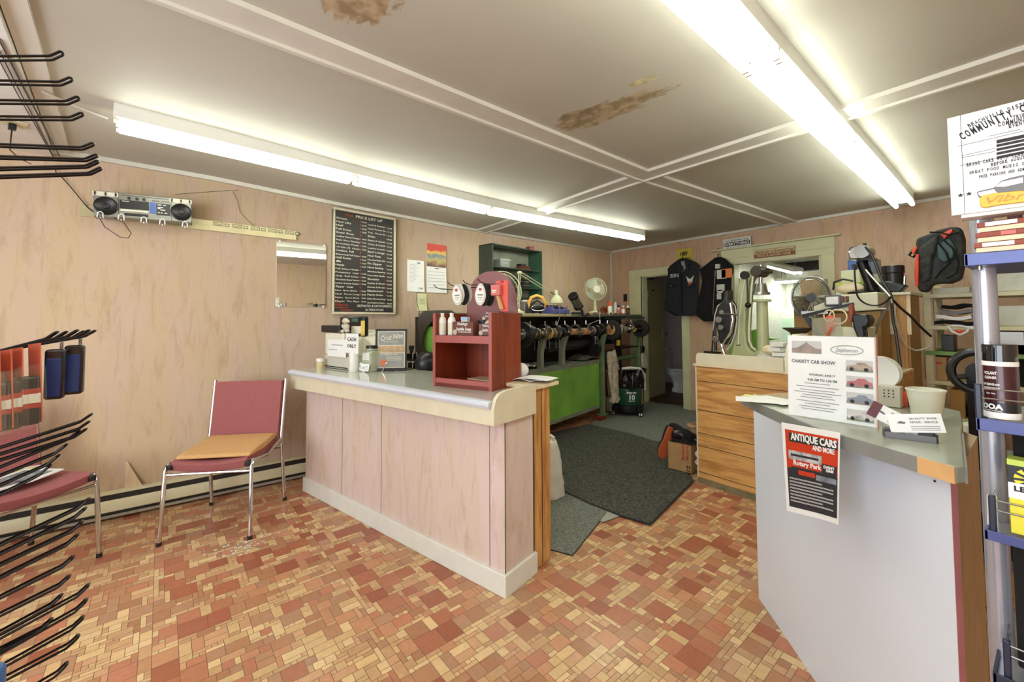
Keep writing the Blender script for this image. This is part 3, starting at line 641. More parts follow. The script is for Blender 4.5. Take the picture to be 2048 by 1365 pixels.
# ---------------------------------------------------------------- cherry display stand
RDO = CT.W((-.574, .047, TOP)); RD = Fr(RDO, 22.1); DW, DD, DH = .408, .312, .418
o = thing('display_stand', 'cherry wood countertop display stand with arched peg panel', 'display stand', RDO, 22.1)
mat('mauve_laminate', (142, 88, 88), .35, var=.03); mat('cherry_edge', (164, 84, 76), .35, var=.04)
for x0, nm in ((0, 'side_panel'), (DW-.018, 'side_panel')):
    b = MB(); b.bx(x0, x0+.018, .0, DD, 0, DH); b.build(nm, 'cherry', o, bevel=.0015)
b = MB(); b.bx(-.0005, .0185, -.002, .0, 0, DH); b.bx(DW-.0185, DW+.0005, -.002, .0, 0, DH); b.build('edge_band', 'cherry_edge', o)
zs = RD.on(930, 672, 1, 0).z
b = MB(); b.bx(.018, DW-.018, .0, DD, .0, .022); b.build('bottom_shelf', 'cherry', o)
MB().bx(.018, DW-.018, .0, .014, .0, .048).build('shelf_lip', 'cherry_edge', o, bevel=.001); MB().bx(.018, DW-.018, .0, .014, zs-.042, zs).build('shelf_lip', 'cherry_edge', o, bevel=.001)
b = MB(); b.bx(.018, DW-.018, .014, DD, zs-.02, zs-.002); b.build('upper_shelf', 'cherry', o)
b = MB(); b.bx(.018, DW-.018, DD-.012, DD, .0, zs); b.build('back_panel', 'cherry', o)
zt = RD.on(975, 542, 1, DD-.01).z
arc = [(.018, zs), (DW-.018, zs)] + [(DW/2+(DW/2-.018)*math.copysign(abs(math.cos(a))**.85, math.cos(a)), DH-.005+(zt-DH)*math.sin(a)**.8) for a in [PI*i/28 for i in range(29)]]
b = MB(); b.prism(arc, DD-.014, DD, 'y'); b.build('arched_panel', 'mauve_laminate', o, bevel=.001)
for (px, py) in ((905, 572), (931, 567), (960, 564), (988, 562)):
    q = RD.on(px+26, py+9, 1, DD-.014)
    b = MB(); b.tube([(q.x, DD-.012, q.z), (q.x, .06, q.z-.006), (q.x-.004, .02, q.z+.002), (q.x-.006, .002, q.z+.016)], .0024); b.build('peg', 'black_metal', o)
# things on its upper shelf
def rds(px, y): return RD.on(px, 668, 1, y).x
for k, (px, lab) in enumerate(((887, 'white lotion bottle at the left end of the display stand shelf'), (903.5, 'white lotion bottle second from left on the display stand shelf'))):
    q = RD.W((rds(px, .06), .05+.01*k, zs)); o = thing('cleaner_bottle', lab, 'bottle', q, 22)
    MB().lathe([(0, 0), (.021, 0), (.023, .003), (.023, .085), (.018, .10), (.010, .108), (.010, .112)], n=20).build('bottle_body', 'white_plastic', o)
    MB().cyl((0,0,.110), (0,0,.128), .0115, n=16).build('cap', 'white_plastic', o)
    MB().lathe([(.0233, .015), (.0233, .07)], n=20, arc=.5, m=Matrix.Rotation(PI, 4, 'Z')).build('label_sticker', 'poster_cream', o)
mat('soap_brown', (110, 62, 44), .45, var=.08); mat('soap_tin', (196, 184, 160), .3); mat('pink_logo', (206, 110, 104), .5); mat('pale_blue', (168, 200, 228), .5)
def soapbox(x, y, z, w, h, dpt, rz, label, big=True):
    o = thing('saddle_soap_box', label, 'box', RD.W((x, y, z)), 22+rz)
    MB().bx(-w/2, w/2, 0, dpt, 0, h).build('carton', 'soap_brown', o, bevel=.001)
    b = MB(); b.text('Fiebings', h*.3, ft(0, -.0012, h*.74), 'CENTER', shear=.3, bold=.01, width=w*.5); b.text('Saddle Soap', h*.3, ft(.01, -.0012, h*.36), 'CENTER', bold=.02, width=w*.72)
    if big: b.bx(-w*.2, w*.42, -.0012, -.0004, h*.22, h*.27)
    b.build('lettering', 'paper', o, smooth=False)
    MB().cyl((-w*.36, -.001, h*.22), (-w*.36, -.003, h*.22), h*.2, n=20).build('round_mark', 'soap_tin', o)
    return o
soapbox(rds(926, .04), .035, zs, .155, .078, .05, -4, 'brown saddle soap box leaning at the front of the display stand shelf')
soapbox(DW-.075, .06, zs, .10, .066, .04, 3, 'smaller saddle soap box with a cream disc at the right end of the shelf', False)
q = RD.on(960, 631, 1, .14)
soapbox(q.x+.04, .19, zs+.085, .12, .05, .05, 8, 'saddle soap box lying high at the back under the orange card', False)
o = thing('polish_tin', 'small dark tins stacked behind the soap boxes on the display stand shelf', 'tin', RD.W((DW*.55+.03, .15, zs)), 22)
b = MB(); b.cyl((0,0,0), (0,0,.028), .04, n=28); b.cyl((0,0,.03), (0,0,.058), .04, n=28); b.cyl((-.002,0,.06), (0,0,.085), .038, n=28); b.build('tin_body', 'black_plastic', o)
MB().cyl((.075, -.06, .055), (.075, -.063, .055), .03, n=24).build('disc', 'soap_tin', o)
tag(o, 'stack of small dark polish tins behind the soap boxes on the display shelf', 'tins')
o = thing('cream_carton', 'small white and blue carton with a pink mark behind the soap box', 'box', RD.W((rds(926, .1), .11, zs)), 24)
MB().bx(-.022, .022, 0, .03, 0, .105).build('carton', 'paper', o, bevel=.001)
MB().bx(-.0222, .0222, -.001, .0, .085, .105).build('top_band', 'pale_blue', o); MB().cyl((0, -.0005, .055), (0, -.002, .055), .014, n=20).build('round_mark', 'pink_logo', o)
# insoles on the pegs
mat('insole_white', (206, 204, 194), .5, var=.08, scale=60); mat('insole_red', (172, 70, 66), .5)
def insole(px, py, y, tilt, label, dark=False):
    q = RD.on(px, py, 1, y); o = thing('insole_pack', label, 'insole', RD.W((q.x, y, q.z)), 22+16, 'insole packs hanging on the display stand pegs'); o.rotation_euler = (0, rad(tilt), rad(22+16))
    W_ = .032; pts = []
    for i in range(28):
        a = 2*PI*i/28; r = W_*(1+.12*math.cos(a*2)); pts.append((W_*math.cos(a)*(1-.22*(math.sin(a) > 0)*math.sin(a)), -.056+.062*math.sin(a)))
    b = MB(); b.prism(pts, 0, .012, 'y'); b.build('pad', 'black_rubber' if dark else 'insole_white', o, bevel=.002)
    if not dark:
        b = MB(); b.prism([(x*.75, -.056+(z+.056)*.75) for x, z in pts], -.002, .0005, 'y'); b.build('label_card', 'jar_label', o)
        b = MB(); b.cyl((0, -.002, -.028), (0, -.004, -.028), .009, n=16); b.build('round_mark', 'insole_red', o)
        b = MB(); b.bx(-.016, .016, -.0026, -.0018, -.062, -.055); b.bx(-.014, .014, -.0026, -.0018, -.075, -.071); b.bx(-.01, .01, -.0026, -.0018, -.086, -.083); b.build('print', 'ink_grey', o, smooth=False)
    return o
insole(912, 571, .03, -6, 'white insole pack hanging furthest left on the display stand')
insole(919, 570, .045, 3, 'white insole pack hanging second from left on the display stand')
insole(927, 570, .08, 0, 'black insole behind the two left white packs', True)
insole(935, 571, .12, 4, 'pale insole hanging between the two groups of packs')
insole(961, 569, .03, 2, 'white insole pack leading the right group on the display stand')
insole(969, 570, .06, 3, 'black insole right behind the right white pack', True)
insole(976, 571, .10, -3, 'black insole deepest on the third peg', True)
# orange brush card
q = RD.on(1001, 564, 1, .05)
o = thing('brush_card', 'orange hanging card with a pink label and wooden brush', 'brush', RD.W((q.x, .05, q.z)), 22)
mat('card_orange', (226, 88, 70), .5)
b = MB(); b.bx(.0, .045, .0, .003, -.16, .006); b.bx(-.03, .02, 0, .003, -.008, .006); b.build('card', 'card_orange', o)
b = MB(); b.bx(-.045, .012, -.03, -.002, -.075, -.015); b.build('blister', 'pink_logo', o, bevel=.004)
b = MB(); b.prism([(-.022, -.07), (.0, -.07), (.028, -.15), (.004, -.15)], -.02, -.004, 'y'); b.build('brush_handle', 'wood_plain', o, bevel=.003)
b = MB(); b.bx(-.036, -.008, -.0312, -.030, -.052, -.046); b.bx(-.034, -.012, -.0312, -.030, -.060, -.057); b.build('print', 'paper', o, smooth=False)
# ================================================================== left wall and seating
LF = Fr((W1[0], W1[1]), LA1); LB = Fr((W1[0], W1[1]), LA2)
def lw(px, py, off=0): 
    q = LF.on(px, py, 1, -off); return q if q.x < 0 else LB.on(px, py, 1, -off)
# electric baseboard heater
mat('heater_cream', (214, 208, 172), .35, var=.03); mat('dark_gap', (36, 32, 28), .6)
o = thing('baseboard_heater', 'long cream electric baseboard heater along the left wall behind the chairs', 'heater', (W1[0], W1[1]), LA1)
x0, x1 = -2.4, .35; hz = .014
b = MB(); b.bx(x0, x1, -.012, -.001, hz, hz+.165); b.bx(x0, x1, -.05, -.012, hz+.15, hz+.165); b.build('back_plate', 'heater_cream', o, bevel=.001)
b = MB(); b.prism([(-.062, hz+.04), (-.066, hz+.045), (-.066, hz+.10), (-.058, hz+.115), (-.052, hz+.115), (-.056, hz+.098), (-.056, hz+.04)], x0, x1, 'x'); b.build('front_cover', 'heater_cream', o)
b = MB(); b.bx(x0, x1, -.05, -.012, hz+.02, hz+.149); b.build('fin_core', 'dark_gap', o)
b = MB(); b.prism([(-.066, hz+.004), (-.06, hz+.0), (-.012, hz+.0), (-.012, hz+.012), (-.058, hz+.016), (-.064, hz+.022)], x0, x1, 'x'); b.build('lower_lip', mat('heater_grey', (150, 142, 128), .3), o)
struct(MB().prism([(W1[0]+.018, W0[1]), (W1[0]+.03, W0[1]), (W1[0]+.012, 1.25), (W1[0], 1.25)], 0, .014).build('baseboard_left', 'subfloor_board'))
# stacking chairs
mat('chair_fabric', (158, 92, 92), .9, var=.08, scale=160, bump=.25, bscale=300)
mat('cushion_tan', (206, 160, 106), .9, var=.05, scale=90, bump=.2, bscale=260)
def chair(loc, rz, label):
    """local: front faces -y, width along x"""
    o = thing('side_chair', label, 'chair', loc, rz, 'chrome and rose fabric chairs along the left wall')
    W_, D_ = .235, .23; sh = .455
    b = MB()
    def seat(u, v):
        x = (u-.5)*2*(W_-.025); y = -D_+v*(2*D_-.02)
        return (x, y, sh - .022*math.sin(PI*u)*0 + .035*(abs(u-.5)*2)**2*.6 - .05*math.sin(PI*v)*.5 - .012*(1-v) + (.0 if v > .08 else -.02*(1-v/.08)))
    b.sheet(seat, 16, 16, .05); b.build('seat', 'chair_fabric', o, ang=70)
    b = MB()
    def back(u, v):
        x = (u-.5)*2*(W_-.012); z = sh+.02+v*.40
        return (x, D_-.02+.07*v+.035*math.sin(PI*u)*(.6), z)
    b.sheet(back, 16, 8, .03); b.build('backrest', 'chair_fabric', o, ang=70)
    for s in (-1, 1):
        b = MB(); b.tube([(s*W_, D_-.01, sh-.03), (s*(W_+.0), D_+.0, sh+.05), (s*(W_+.002), D_+.065, sh+.43)], .0115, 10); b.build('back_post', 'chrome', o)
        b = MB(); b.tube([(s*W_, -D_+.02, sh+.0), (s*(W_+.002), -D_-.005, sh-.03), (s*(W_+.01), -D_-.03, .01)], .0115, 10); b.build('leg', 'chrome', o)
        b = MB(); b.tube([(s*W_, D_-.03, sh+.01), (s*(W_+.002), D_+.01, sh-.03), (s*(W_+.008), D_+.06, .01)], .0115, 10); b.build('leg', 'chrome', o)
        b = MB(); b.tube([(s*W_, -D_+.02, sh+.0), (s*W_, 0, sh-.03), (s*W_, D_-.03, sh+.01)], .0115, 10); b.build('side_rail', 'chrome', o)
        b = MB(); b.box((s*(W_-.02), -D_+.0, sh-.012), (.03, .03, .03)); b.build('end_cap', 'black_plastic', o, bevel=.004)
        for y, zz in ((-D_-.03, .0), (D_+.06, .0)):
            b = MB(); b.cyl((s*(W_+.01), y, 0), (s*(W_+.01), y, .022), .0135); b.build('foot', 'black_plastic', o)
    b = MB(); b.tube([(-W_, -D_-.005, sh-.055), (W_, -D_-.005, sh-.055)], .008, 8); b.tube([(-W_, D_+.01, sh-.06), (W_, D_+.01, sh-.06)], .008, 8); b.build('stretcher', 'chrome', o)
    return o
fl, fr, bl, br = [onz(*p, 0) for p in ((340, 1092), (515, 1077), (404, 1015), (549, 1006))]
cen = (fl+fr+bl+br)/4; fw = ((fr-fl)+(br-bl)); az = math.degrees(math.atan2(fw.y, fw.x))
ch1 = chair((cen.x, cen.y), az, 'chrome chair with rose fabric and a tan cushion, standing against the wall by the counter')
C1 = Fr((cen.x, cen.y), az)
chair((-3.348, -.764), 129, 'rose fabric chrome chair with magazines on its seat, cut by the left frame edge')
C2 = Fr((-3.348, -.764), 129)
# tan seat cushion folded on chair one
o = thing('seat_cushion', 'thin tan cushion folded over on the seat of the rose chair', 'cushion', C1.W((0, 0, .462)), az)
def cush(u, v, top=0):
    x = (u-.5)*.43; y = -.215+v*.42
    return (x-.0, y, .022+top*.03 + .012*math.sin(PI*u) - .0*v + (.012 if top else 0)*math.sin(v*3))
b = MB()
n = 26; vs = []; fs = []
rows = 14
prof = [(-.215, .006), (-.2, .0), (.0, -.012), (.2, .006), (.212, .02), (.205, .038), (.15, .048), (.0, .034), (-.12, .03), (-.2, .022)]
b.prism([(p[0], p[1]+.014) for p in prof], -.2, .215, 'x'); b.build('pad', 'cushion_tan', o, bevel=.01, seg=3)
# magazines on the second chair
mat('mag_page', (222, 226, 222), .3, var=.12, scale=14); mat('mag_photo', (130, 146, 150), .3, var=.5, scale=22); mat('mag_green', (206, 208, 120), .4)
for k, (x, y, rz, m, lab) in enumerate(((.0, -.02, 12, 'mag_page', 'open glossy magazine on the chair seat at the left frame edge'), (.11, .10, 48, 'mag_green', 'yellow green leaflet poking out from under the magazine'))):
    o = thing('magazine' if k == 0 else 'leaflet', lab, 'magazine' if k == 0 else 'leaflet', C2.W((x, y, .474+.008*(1-k))), 129+rz)
    b = MB(); w = .30 if k == 0 else .2; h = .22 if k == 0 else .15
    b.sheet(lambda u, v: ((u-.5)*w, (v-.5)*h, .006+.018*abs(u-.5)), 8, 3, .006 if k == 0 else .002); b.build('pages', 'paper', o)
    b = MB(); b.sheet(lambda u, v: ((u-.5)*w*.8, (v-.5)*h*.75, .0105+.018*abs(u-.5)*.8 - (0 if k == 0 else .0025)), 8, 3, .0012); b.build('picture', 'mag_photo' if k == 0 else 'mag_green', o)
# ---------------------------------------------------------------- stereo on its rail
def onL(px, py, off=0): q = LF.on(px, py, 1, -off); return q
mat('rail_cream', (204, 194, 148), .4); mat('rail_label', (70, 66, 52), .5); mat('stereo_silver', (140, 140, 132), .35, .5); mat('stereo_dark', (62, 60, 56), .4); mat('stereo_blue', (60, 100, 180), .3)
a, c = onL(160, 432), onL(592, 481)
d = onL(592, 466)
ra = Fr(LF.W((a.x, 0, a.z)), LA1)
tilt = math.atan2(c.z-a.z, c.x-a.x); ln = (c-a).length; rh = .075
o = thing('display_rail', 'long cream metal display rail with small printed labels on the left wall', 'rail', LF.W((a.x, -.004, a.z)), LA1); o.rotation_euler = (0, -tilt, rad(LA1))
b = MB(); b.bx(0, ln, -.008, .002, 0, rh); b.bx(-.001, ln+.001, -.014, -.004, -.001, .006); b.bx(-.001, ln+.001, -.012, -.004, rh*.52, rh*.56); b.build('rail_body', 'rail_cream', o)
for px in (882, 1012):
    pass
b = MB()
for i in range(5):
    x = ln*(.555+.095*i)
    for (u, v, w, h) in ((0, .56, .062, .36), (.072, .58, .03, .3)):
        b.bx(x+u, x+u+w, -.0095, -.008, rh*v, rh*(v+h))
b.build('label_outline', 'rail_label', o, smooth=False)
b = MB()
for i in range(5):
    x = ln*(.555+.095*i)
    b.bx(x+.004, x+.058, -.0102, -.0095, rh*.62, rh*.86); b.bx(x+.076, x+.098, -.0102, -.0095, rh*.64, rh*.82)
b.build('label_strip', 'rail_cream', o, smooth=False)
b = MB()
for i in range(5): b.text('Vibram', .016, ft(ln*(.555+.095*i)+.008, -.0106, rh*.66), bold=.01, width=.046)
b.build('lettering', 'rail_label', o, smooth=False)
hooks = [onL(px, 447, .17).x-a.x for px in (201, 243, 288, 325, 370)]
zb_ = onL(188, 432, .17).z-a.z
for hx in hooks:
    zo = zb_+.006
    b = MB(); b.tube([(hx, -.008, .03), (hx, -.05, .01), (hx, -.165, zo-.016), (hx, -.183, zo-.012)], .0035); b.tube([(hx-.014, -.16, zo-.012), (hx-.014, -.185, zo-.010), (hx-.012, -.187, zo+.016), (hx, -.187, zo+.026), (hx+.012, -.187, zo+.016), (hx+.014, -.185, zo-.010), (hx+.014, -.16, zo-.012)], .0032)
    b.build('hook', 'paper', o)
# boombox: front plane .17 off the wall
off = .17
q0, q1, q2 = onL(188, 432, off), onL(384, 446, off), onL(189, 371, off)
ft_ = onL(384, 408, off)
bw_ = q1.x-q0.x; bh = (q2.z-q0.z+ft_.z-q1.z)/2
sb = Fr(LF.W((q0.x, -off, q0.z)), LA1); tl2 = math.atan2(q1.z-q0.z, q1.x-q0.x)
o = thing('boombox', 'silver portable stereo with twin black speakers resting on the wall rail hooks', 'stereo', LF.W((q0.x, -off, q0.z)), LA1); o.rotation_euler = (0, -tl2, rad(LA1))
b = MB(); b.bx(0, bw_, 0, .11, 0, bh); b.build('case', 'stereo_silver', o, bevel=.004)
b = MB(); b.bx(-.001, bw_+.001, .012, .108, .0005, .022); b.build('base_band', 'stereo_dark', o)
for cx in (.115, .885):
    b = MB(); R = bw_*.106; b.lathe([(R+.006, 0), (R+.006, .008), (R, .011), (R*.9, .006), (R*.35, .002), (R*.3, .008), (0, .011)], n=36, m=Matrix.Translation((bw_*cx, 0, bh*.42)) @ Matrix.Rotation(PI/2, 4, 'X')); b.build('speaker', 'black_plastic', o, ang=50)
    b = MB(); x = bw_*cx
    b.bx(x-.062, x+.06, -.003, 0, bh*.80, bh*.97); b.build('slider_panel', 'till_cream', o)
    b = MB()
    for dx in (-.05, .0, .048): b.bx(x+dx-.004, x+dx+.004, -.008, -.003, bh*.82, bh*.95)
    b.build('slider', 'black_plastic', o)
b = MB()
for fx in (.235, .775): b.bx(bw_*fx-.0015, bw_*fx+.0015, -.0015, 0, 0, bh)
b.bx(bw_*.26, bw_*.74, -.002, 0, bh*.90, bh*.915); b.bx(bw_*.57, bw_*.65, -.003, 0, bh*.78, bh*.80); b.bx(bw_*.67, bw_*.76, -.003, 0, bh*.78, bh*.80)
b.build('panel_line', 'black_plastic', o, smooth=False)
for fx in (.34, .42, .49): MB().cyl((bw_*fx, 0, bh*.80), (bw_*fx, -.008, bh*.80), .009, n=14).build('knob', 'black_plastic', o)
b = MB(); b.bx(bw_*.245, bw_*.54, -.003, 0, bh*.38, bh*.72); b.build('cassette_door', 'black_plastic', o)
b = MB(); b.bx(bw_*.55, bw_*.61, -.004, 0, bh*.26, bh*.72); b.build('tuner_window', 'stereo_blue', o)
b = MB(); b.bx(bw_*.615, bw_*.765, -.003, 0, bh*.22, bh*.70); b.build('tuner_panel', 'black_plastic', o)
b = MB()
for i, (x, z, w) in enumerate(((.63, .62, .04), (.69, .62, .03), (.63, .52, .06), (.66, .42, .05), (.63, .30, .02), (.66, .30, .02), (.70, .30, .03), (.63, .47, .03))): b.bx(bw_*x, bw_*(x+w), -.0042, -.003, bh*z, bh*(z+.035))
b.bx(bw_*.27, bw_*.34, -.0042, -.003, bh*.66, bh*.68)
b.build('printed_marks', 'paper', o, smooth=False)
b = MB(); b.bx(bw_*.25, bw_*.53, -.006, 0, bh*.27, bh*.35); b.build('key_row', 'till_cream', o, bevel=.002)
b = MB(); b.bx(bw_*.29, bw_*.53, -.009, 0, bh*.11, bh*.2); b.build('button_bar', 'black_plastic', o, bevel=.002)
b = MB(); b.tube([(.02, 0, .0), (.05, -.01, -.07), (.12, -.01, -.13), (.16, -.01, -.135), (.175, 0, -.10), (.14, .0, -.03), (.09, .02, 0)], .0025); b.build('cord', 'black_plastic', o)
# power cable from the ceiling bay down to the stereo, and the aerial wire on the wall
def wire(name, pts, label, r=.003, m='black_plastic', cat='cable'):
    o = MB().tube(pts, r, 6).build(name, m); return tag(o, label, cat)
pts = [LF.W((onL(px, py, .02).x, -.02, onL(px, py, .02).z)) for px, py in ((110, 336), (113, 347), (125, 356), (142, 375), (160, 397), (176, 416), (187, 424))]
wire('power_cable', pts, 'thin black cable swinging across the wall to the left end of the stereo')
pts = [LF.W((onL(px, py, .006).x, -.006, onL(px, py, .006).z)) for px, py in ((350, 389), (400, 385), (462, 381), (477, 381.5))]
wire('aerial_wire', pts, 'fine wire stretched along the wall above the stereo to a nail', .0012)
pts = [LF.W((onL(px, py, .006).x, -.006, onL(px, py, .006).z)) for px, py in ((465, 383), (475, 402), (480, 425), (495, 441), (508, 452), (520, 459))]
wire('hanging_wire', pts, 'fine wire drooping down the wall towards the rail', .0012)
# peeled wallpaper flap
q = onL(292, 972)
o = MB().sheet(lambda u, v: (q.x+.10*u*(1-v*.9)-.11, -.006-.035*u*(1-v), .168+.19*v), 8, 8, .0012).build('wallpaper_flap', 'wallpaper'); o.matrix_world = LF.M
tag(o, 'torn wallpaper flap curling off the wall above the heater', 'wallpaper flap')
# mirror
a, c = onL(551.5, 613), onL(652, 492); q = LF.W((a.x, -.002, a.z))
o = thing('wall_mirror', 'frameless square mirror held by clips on the left wall', 'mirror', q, LA1); w, h = c.x-a.x, c.z-a.z
MB().bx(0, w, -.006, 0, 0, h).build('glass', mat('mirror_glass', (236, 238, 234), .015, 1, var=0), o, smooth=False)
for x in (.02, w-.02):
    for z in (0, h): MB().box((x, -.006, z), (.012, .01, .014)).build('clip', 'white_plastic', o)
MB().bx(-.004, 0, -.0065, .0, 0, h).build('edge_strip', 'rail_cream', o)
# price board
A_, B2 = onL(661, 629), LB.on(788, 631, 1, 0)
pa = LF.W((A_.x, 0, A_.z)); pb = LB.W((B2.x, 0, B2.z)); d = pb-pa; rz = math.degrees(math.atan2(d.y, d.x))
pw = Vector((d.x, d.y, 0)).length; ph = 1.0
PF = Fr((pa.x+.012, pa.y, pa.z), rz); ph = PF.on(664, 414, 1, 0).z
o = thing('price_board', 'tall framed black price list board with cream and red lettering', 'sign', (pa.x+.014, pa.y, pa.z), rz)
mat('board_black', (38, 36, 32), .5); mat('board_frame', (206, 196, 168), .4); mat('board_letter', (222, 214, 196), .6); mat('board_red', (190, 70, 44), .6)
b = MB(); f = .022
b.bx(0, pw, -.02, 0, 0, f); b.bx(0, pw, -.02, 0, ph-f, ph); b.bx(0, f, -.02, 0, f, ph-f); b.bx(pw-f, pw, -.02, 0, f, ph-f); b.build('frame', 'board_frame', o, bevel=.003)
MB().bx(f, pw-f, -.012, 0, f, ph-f).build('board', 'board_black', o)
L_ = ["Women's","Heel Lifts","Half","Full Soles","Orend  Boots","Leather Shank-Pumps","Satin Shoe Dyeing","Stretching Width","1/4-3/8-1/2  Heels","Combox  Full","Birkenstock Full Soles","Half Soles","  &","Heels","Full Soles-Heels","Protective  Half","Grip  Full Soles","Alterations Boots Patches","Leather & Suede Repairs","Zipper  Coat","New  Boot Short","Steel  Purse Long","Nylon  Sport Boot","Plastic  Tie Zips"]
R_ = ["Level & Finisher","Heel Fasten Ea","Toe-  Pieces Ea","Side-","Elastic & Gusset","Clean & Polish","Leather Insoles","Back Linings","Heel Pads","Dance Raised Rubber Soles","Fix Zipper","Hand Sewing","Machine Sewing","Purse New Handle","Shoulder","Eyelets & Rivets","Domes & Hooks","Elasticated","Punch Holes","Belt Shortening","Sport Equipment Repairs"]
b = MB(); iw = pw-2*f; ih = ph-2*f
def bt(s, x, z, sz, w=None, al='LEFT'): b.text(s, sz, ft(f+x*iw, -.0126, f+z*ih), al, bold=.012, width=w*iw if w else None)
bt('PRICE LIST UP', .33, .955, .034, .46)
for i, s in enumerate(L_):
    bt(s, .015, .915-i*.0355, .019 if len(s) > 12 else .024, min(.38, .021*len(s)+.03)); 
    if i % 5 != 4: bt('%d.%02d' % (random.randint(2, 95), random.choice((0, 50, 95))), .435, .915-i*.0355, .017, .075)
for i, s in enumerate(R_):
    bt(s, .535, .90-i*.0405, .02 if len(s) > 12 else .025, min(.31, .023*len(s)+.02)); bt('%d.%02d' % (random.randint(2, 95), random.choice((0, 50, 95))), .885, .895-i*.0405, .019, .085)
bt('ORTHOTIC & ORTHOPAEDIC', .36, .052, .03, .62); bt('ALTERATIONS', .50, .012, .03, .32)
b.cur = 1
for i in range(22): b.bx(f+.405*iw, f+.42*iw, -.0132, -.012, f+(.915-i*.0355)*ih, f+(.93-i*.0355)*ih)
for i in range(20): b.bx(f+.86*iw, f+.872*iw, -.0132, -.012, f+(.90-i*.0405)*ih, f+(.914-i*.0405)*ih)
b.build('lettering', ['board_letter', 'board_red'], o, smooth=False)
b = MB(); bt('YOUR', .15, .955, .03, .14)
for i, s in enumerate(('NOTE-', 'ALL REPAIRS & SHOES', 'GUARANTEED 30 DAYS', 'NOT CALLED FOR')): bt(s, .015 if i < 3 else .1, .085-i*.024, .017, .2 if i else .1)
b.build('red_lettering', 'board_red', o, smooth=False); # sheet, calendar and note pinned to the wall
def pinned(name, px0, py0, px1, py1, label, cat, m, tilt=0):
    a = LB.on(px0, py1, 1, -.003); c = LB.on(px1, py0, 1, -.003); o = thing(name, label, cat, LB.W((a.x, -.003, a.z)), LA2); w, h = c.x-a.x, c.z-a.z
    MB().sheet(lambda u, v: (u*w, -.002-.012*v*0-.014*(1-v)**3*u, v*h), 4, 6, .001).build('sheet', m, o, ang=70); return o, w, h
o, w, h = pinned('price_sheet', 814, 523, 848, 583, 'plain white typed price sheet pinned right of the price board', 'paper sheet', 'paper')
b = MB()
for i in range(14): b.bx(w*.12, w*.6, -.018, -.0165, h*(.12+i*.055), h*(.13+i*.055)) if False else b.bx(w*.12, w*(.5+.1*(i % 3)), -.0042, -.0032, h*(.3+i*.042), h*(.306+i*.042))
b.text('List', h*.09, ft(w*.55, -.008, h*.9), bold=.01); b.text('1.840', h*.09, ft(w*.6, -.012, h*.08), bold=.01); b.build('lettering', 'ink_grey', o, smooth=False)
o, w, h = pinned('wall_calendar', 853, 492, 892, 585, 'wall calendar with a red and yellow sunset picture above its white month page', 'calendar', 'paper')
m, N, L, P = node_mat('calendar_picture'); tc = N.new('ShaderNodeTexCoord'); sx = N.new('ShaderNodeSeparateXYZ'); L.new(tc.outputs['Generated'], sx.inputs[0])
nz = N.new('ShaderNodeTexNoise'); nz.inputs['Scale'].default_value = 3; L.new(tc.outputs['Generated'], nz.inputs['Vector'])
ad = N.new('ShaderNodeMath'); ad.operation = 'MULTIPLY_ADD'; ad.inputs[1].default_value = .5; L.new(nz.outputs['Fac'], ad.inputs[0]); L.new(sx.outputs['Z'], ad.inputs[2])
rp = N.new('ShaderNodeValToRGB'); e = rp.color_ramp.elements; e[0].position = .2; e[0].color = srgb((70, 44, 40))+(1,); e[1].position = 1.0; e[1].color = srgb((214, 74, 60))+(1,)
for ps, cc in ((.4, (150, 110, 96)), (.55, (196, 180, 110)), (.7, (120, 140, 150)), (.85, (232, 200, 90))): x = e.new(ps); x.color = srgb(cc)+(1,)
L.new(ad.outputs[0], rp.inputs['Fac']); L.new(rp.outputs[0], P.inputs['Base Color'])
MB().bx(.002, w-.001, -.0045, -.0028, h*.53, h*.998).build('picture', 'calendar_picture', o)
b = MB()
for i in range(6): b.bx(w*.06, w*.94, -.0195+.0025*i, -.0165+.0025*i, h*(.1+i*.065), h*(.103+i*.065))
b.bx(w*.4, w*.6, -.008, -.0065, h*.49, h*.505); b.build('lettering', 'ink_grey', o, smooth=False)
o, w, h = pinned('memo_slip', 834, 588, 853, 622, 'small yellowed memo slip pinned below the typed price sheet', 'note', mat('memo_yellow', (222, 220, 172), .6))
b = MB()
for i in range(4): b.bx(w*.2, w*.8, -.009, -.0075, h*(.4+i*.09), h*(.415+i*.09))
b.build('lettering', 'ink_grey', o, smooth=False)
wire('corner_wire', [LB.W((LB.on(px, py, 1, -.008).x, -.008, LB.on(px, py, 1, -.008).z)) for px, py in ((834, 585), (833, 600), (838, 622), (840, 640))], 'thin wire hanging down the wall beside the memo slip', .002)

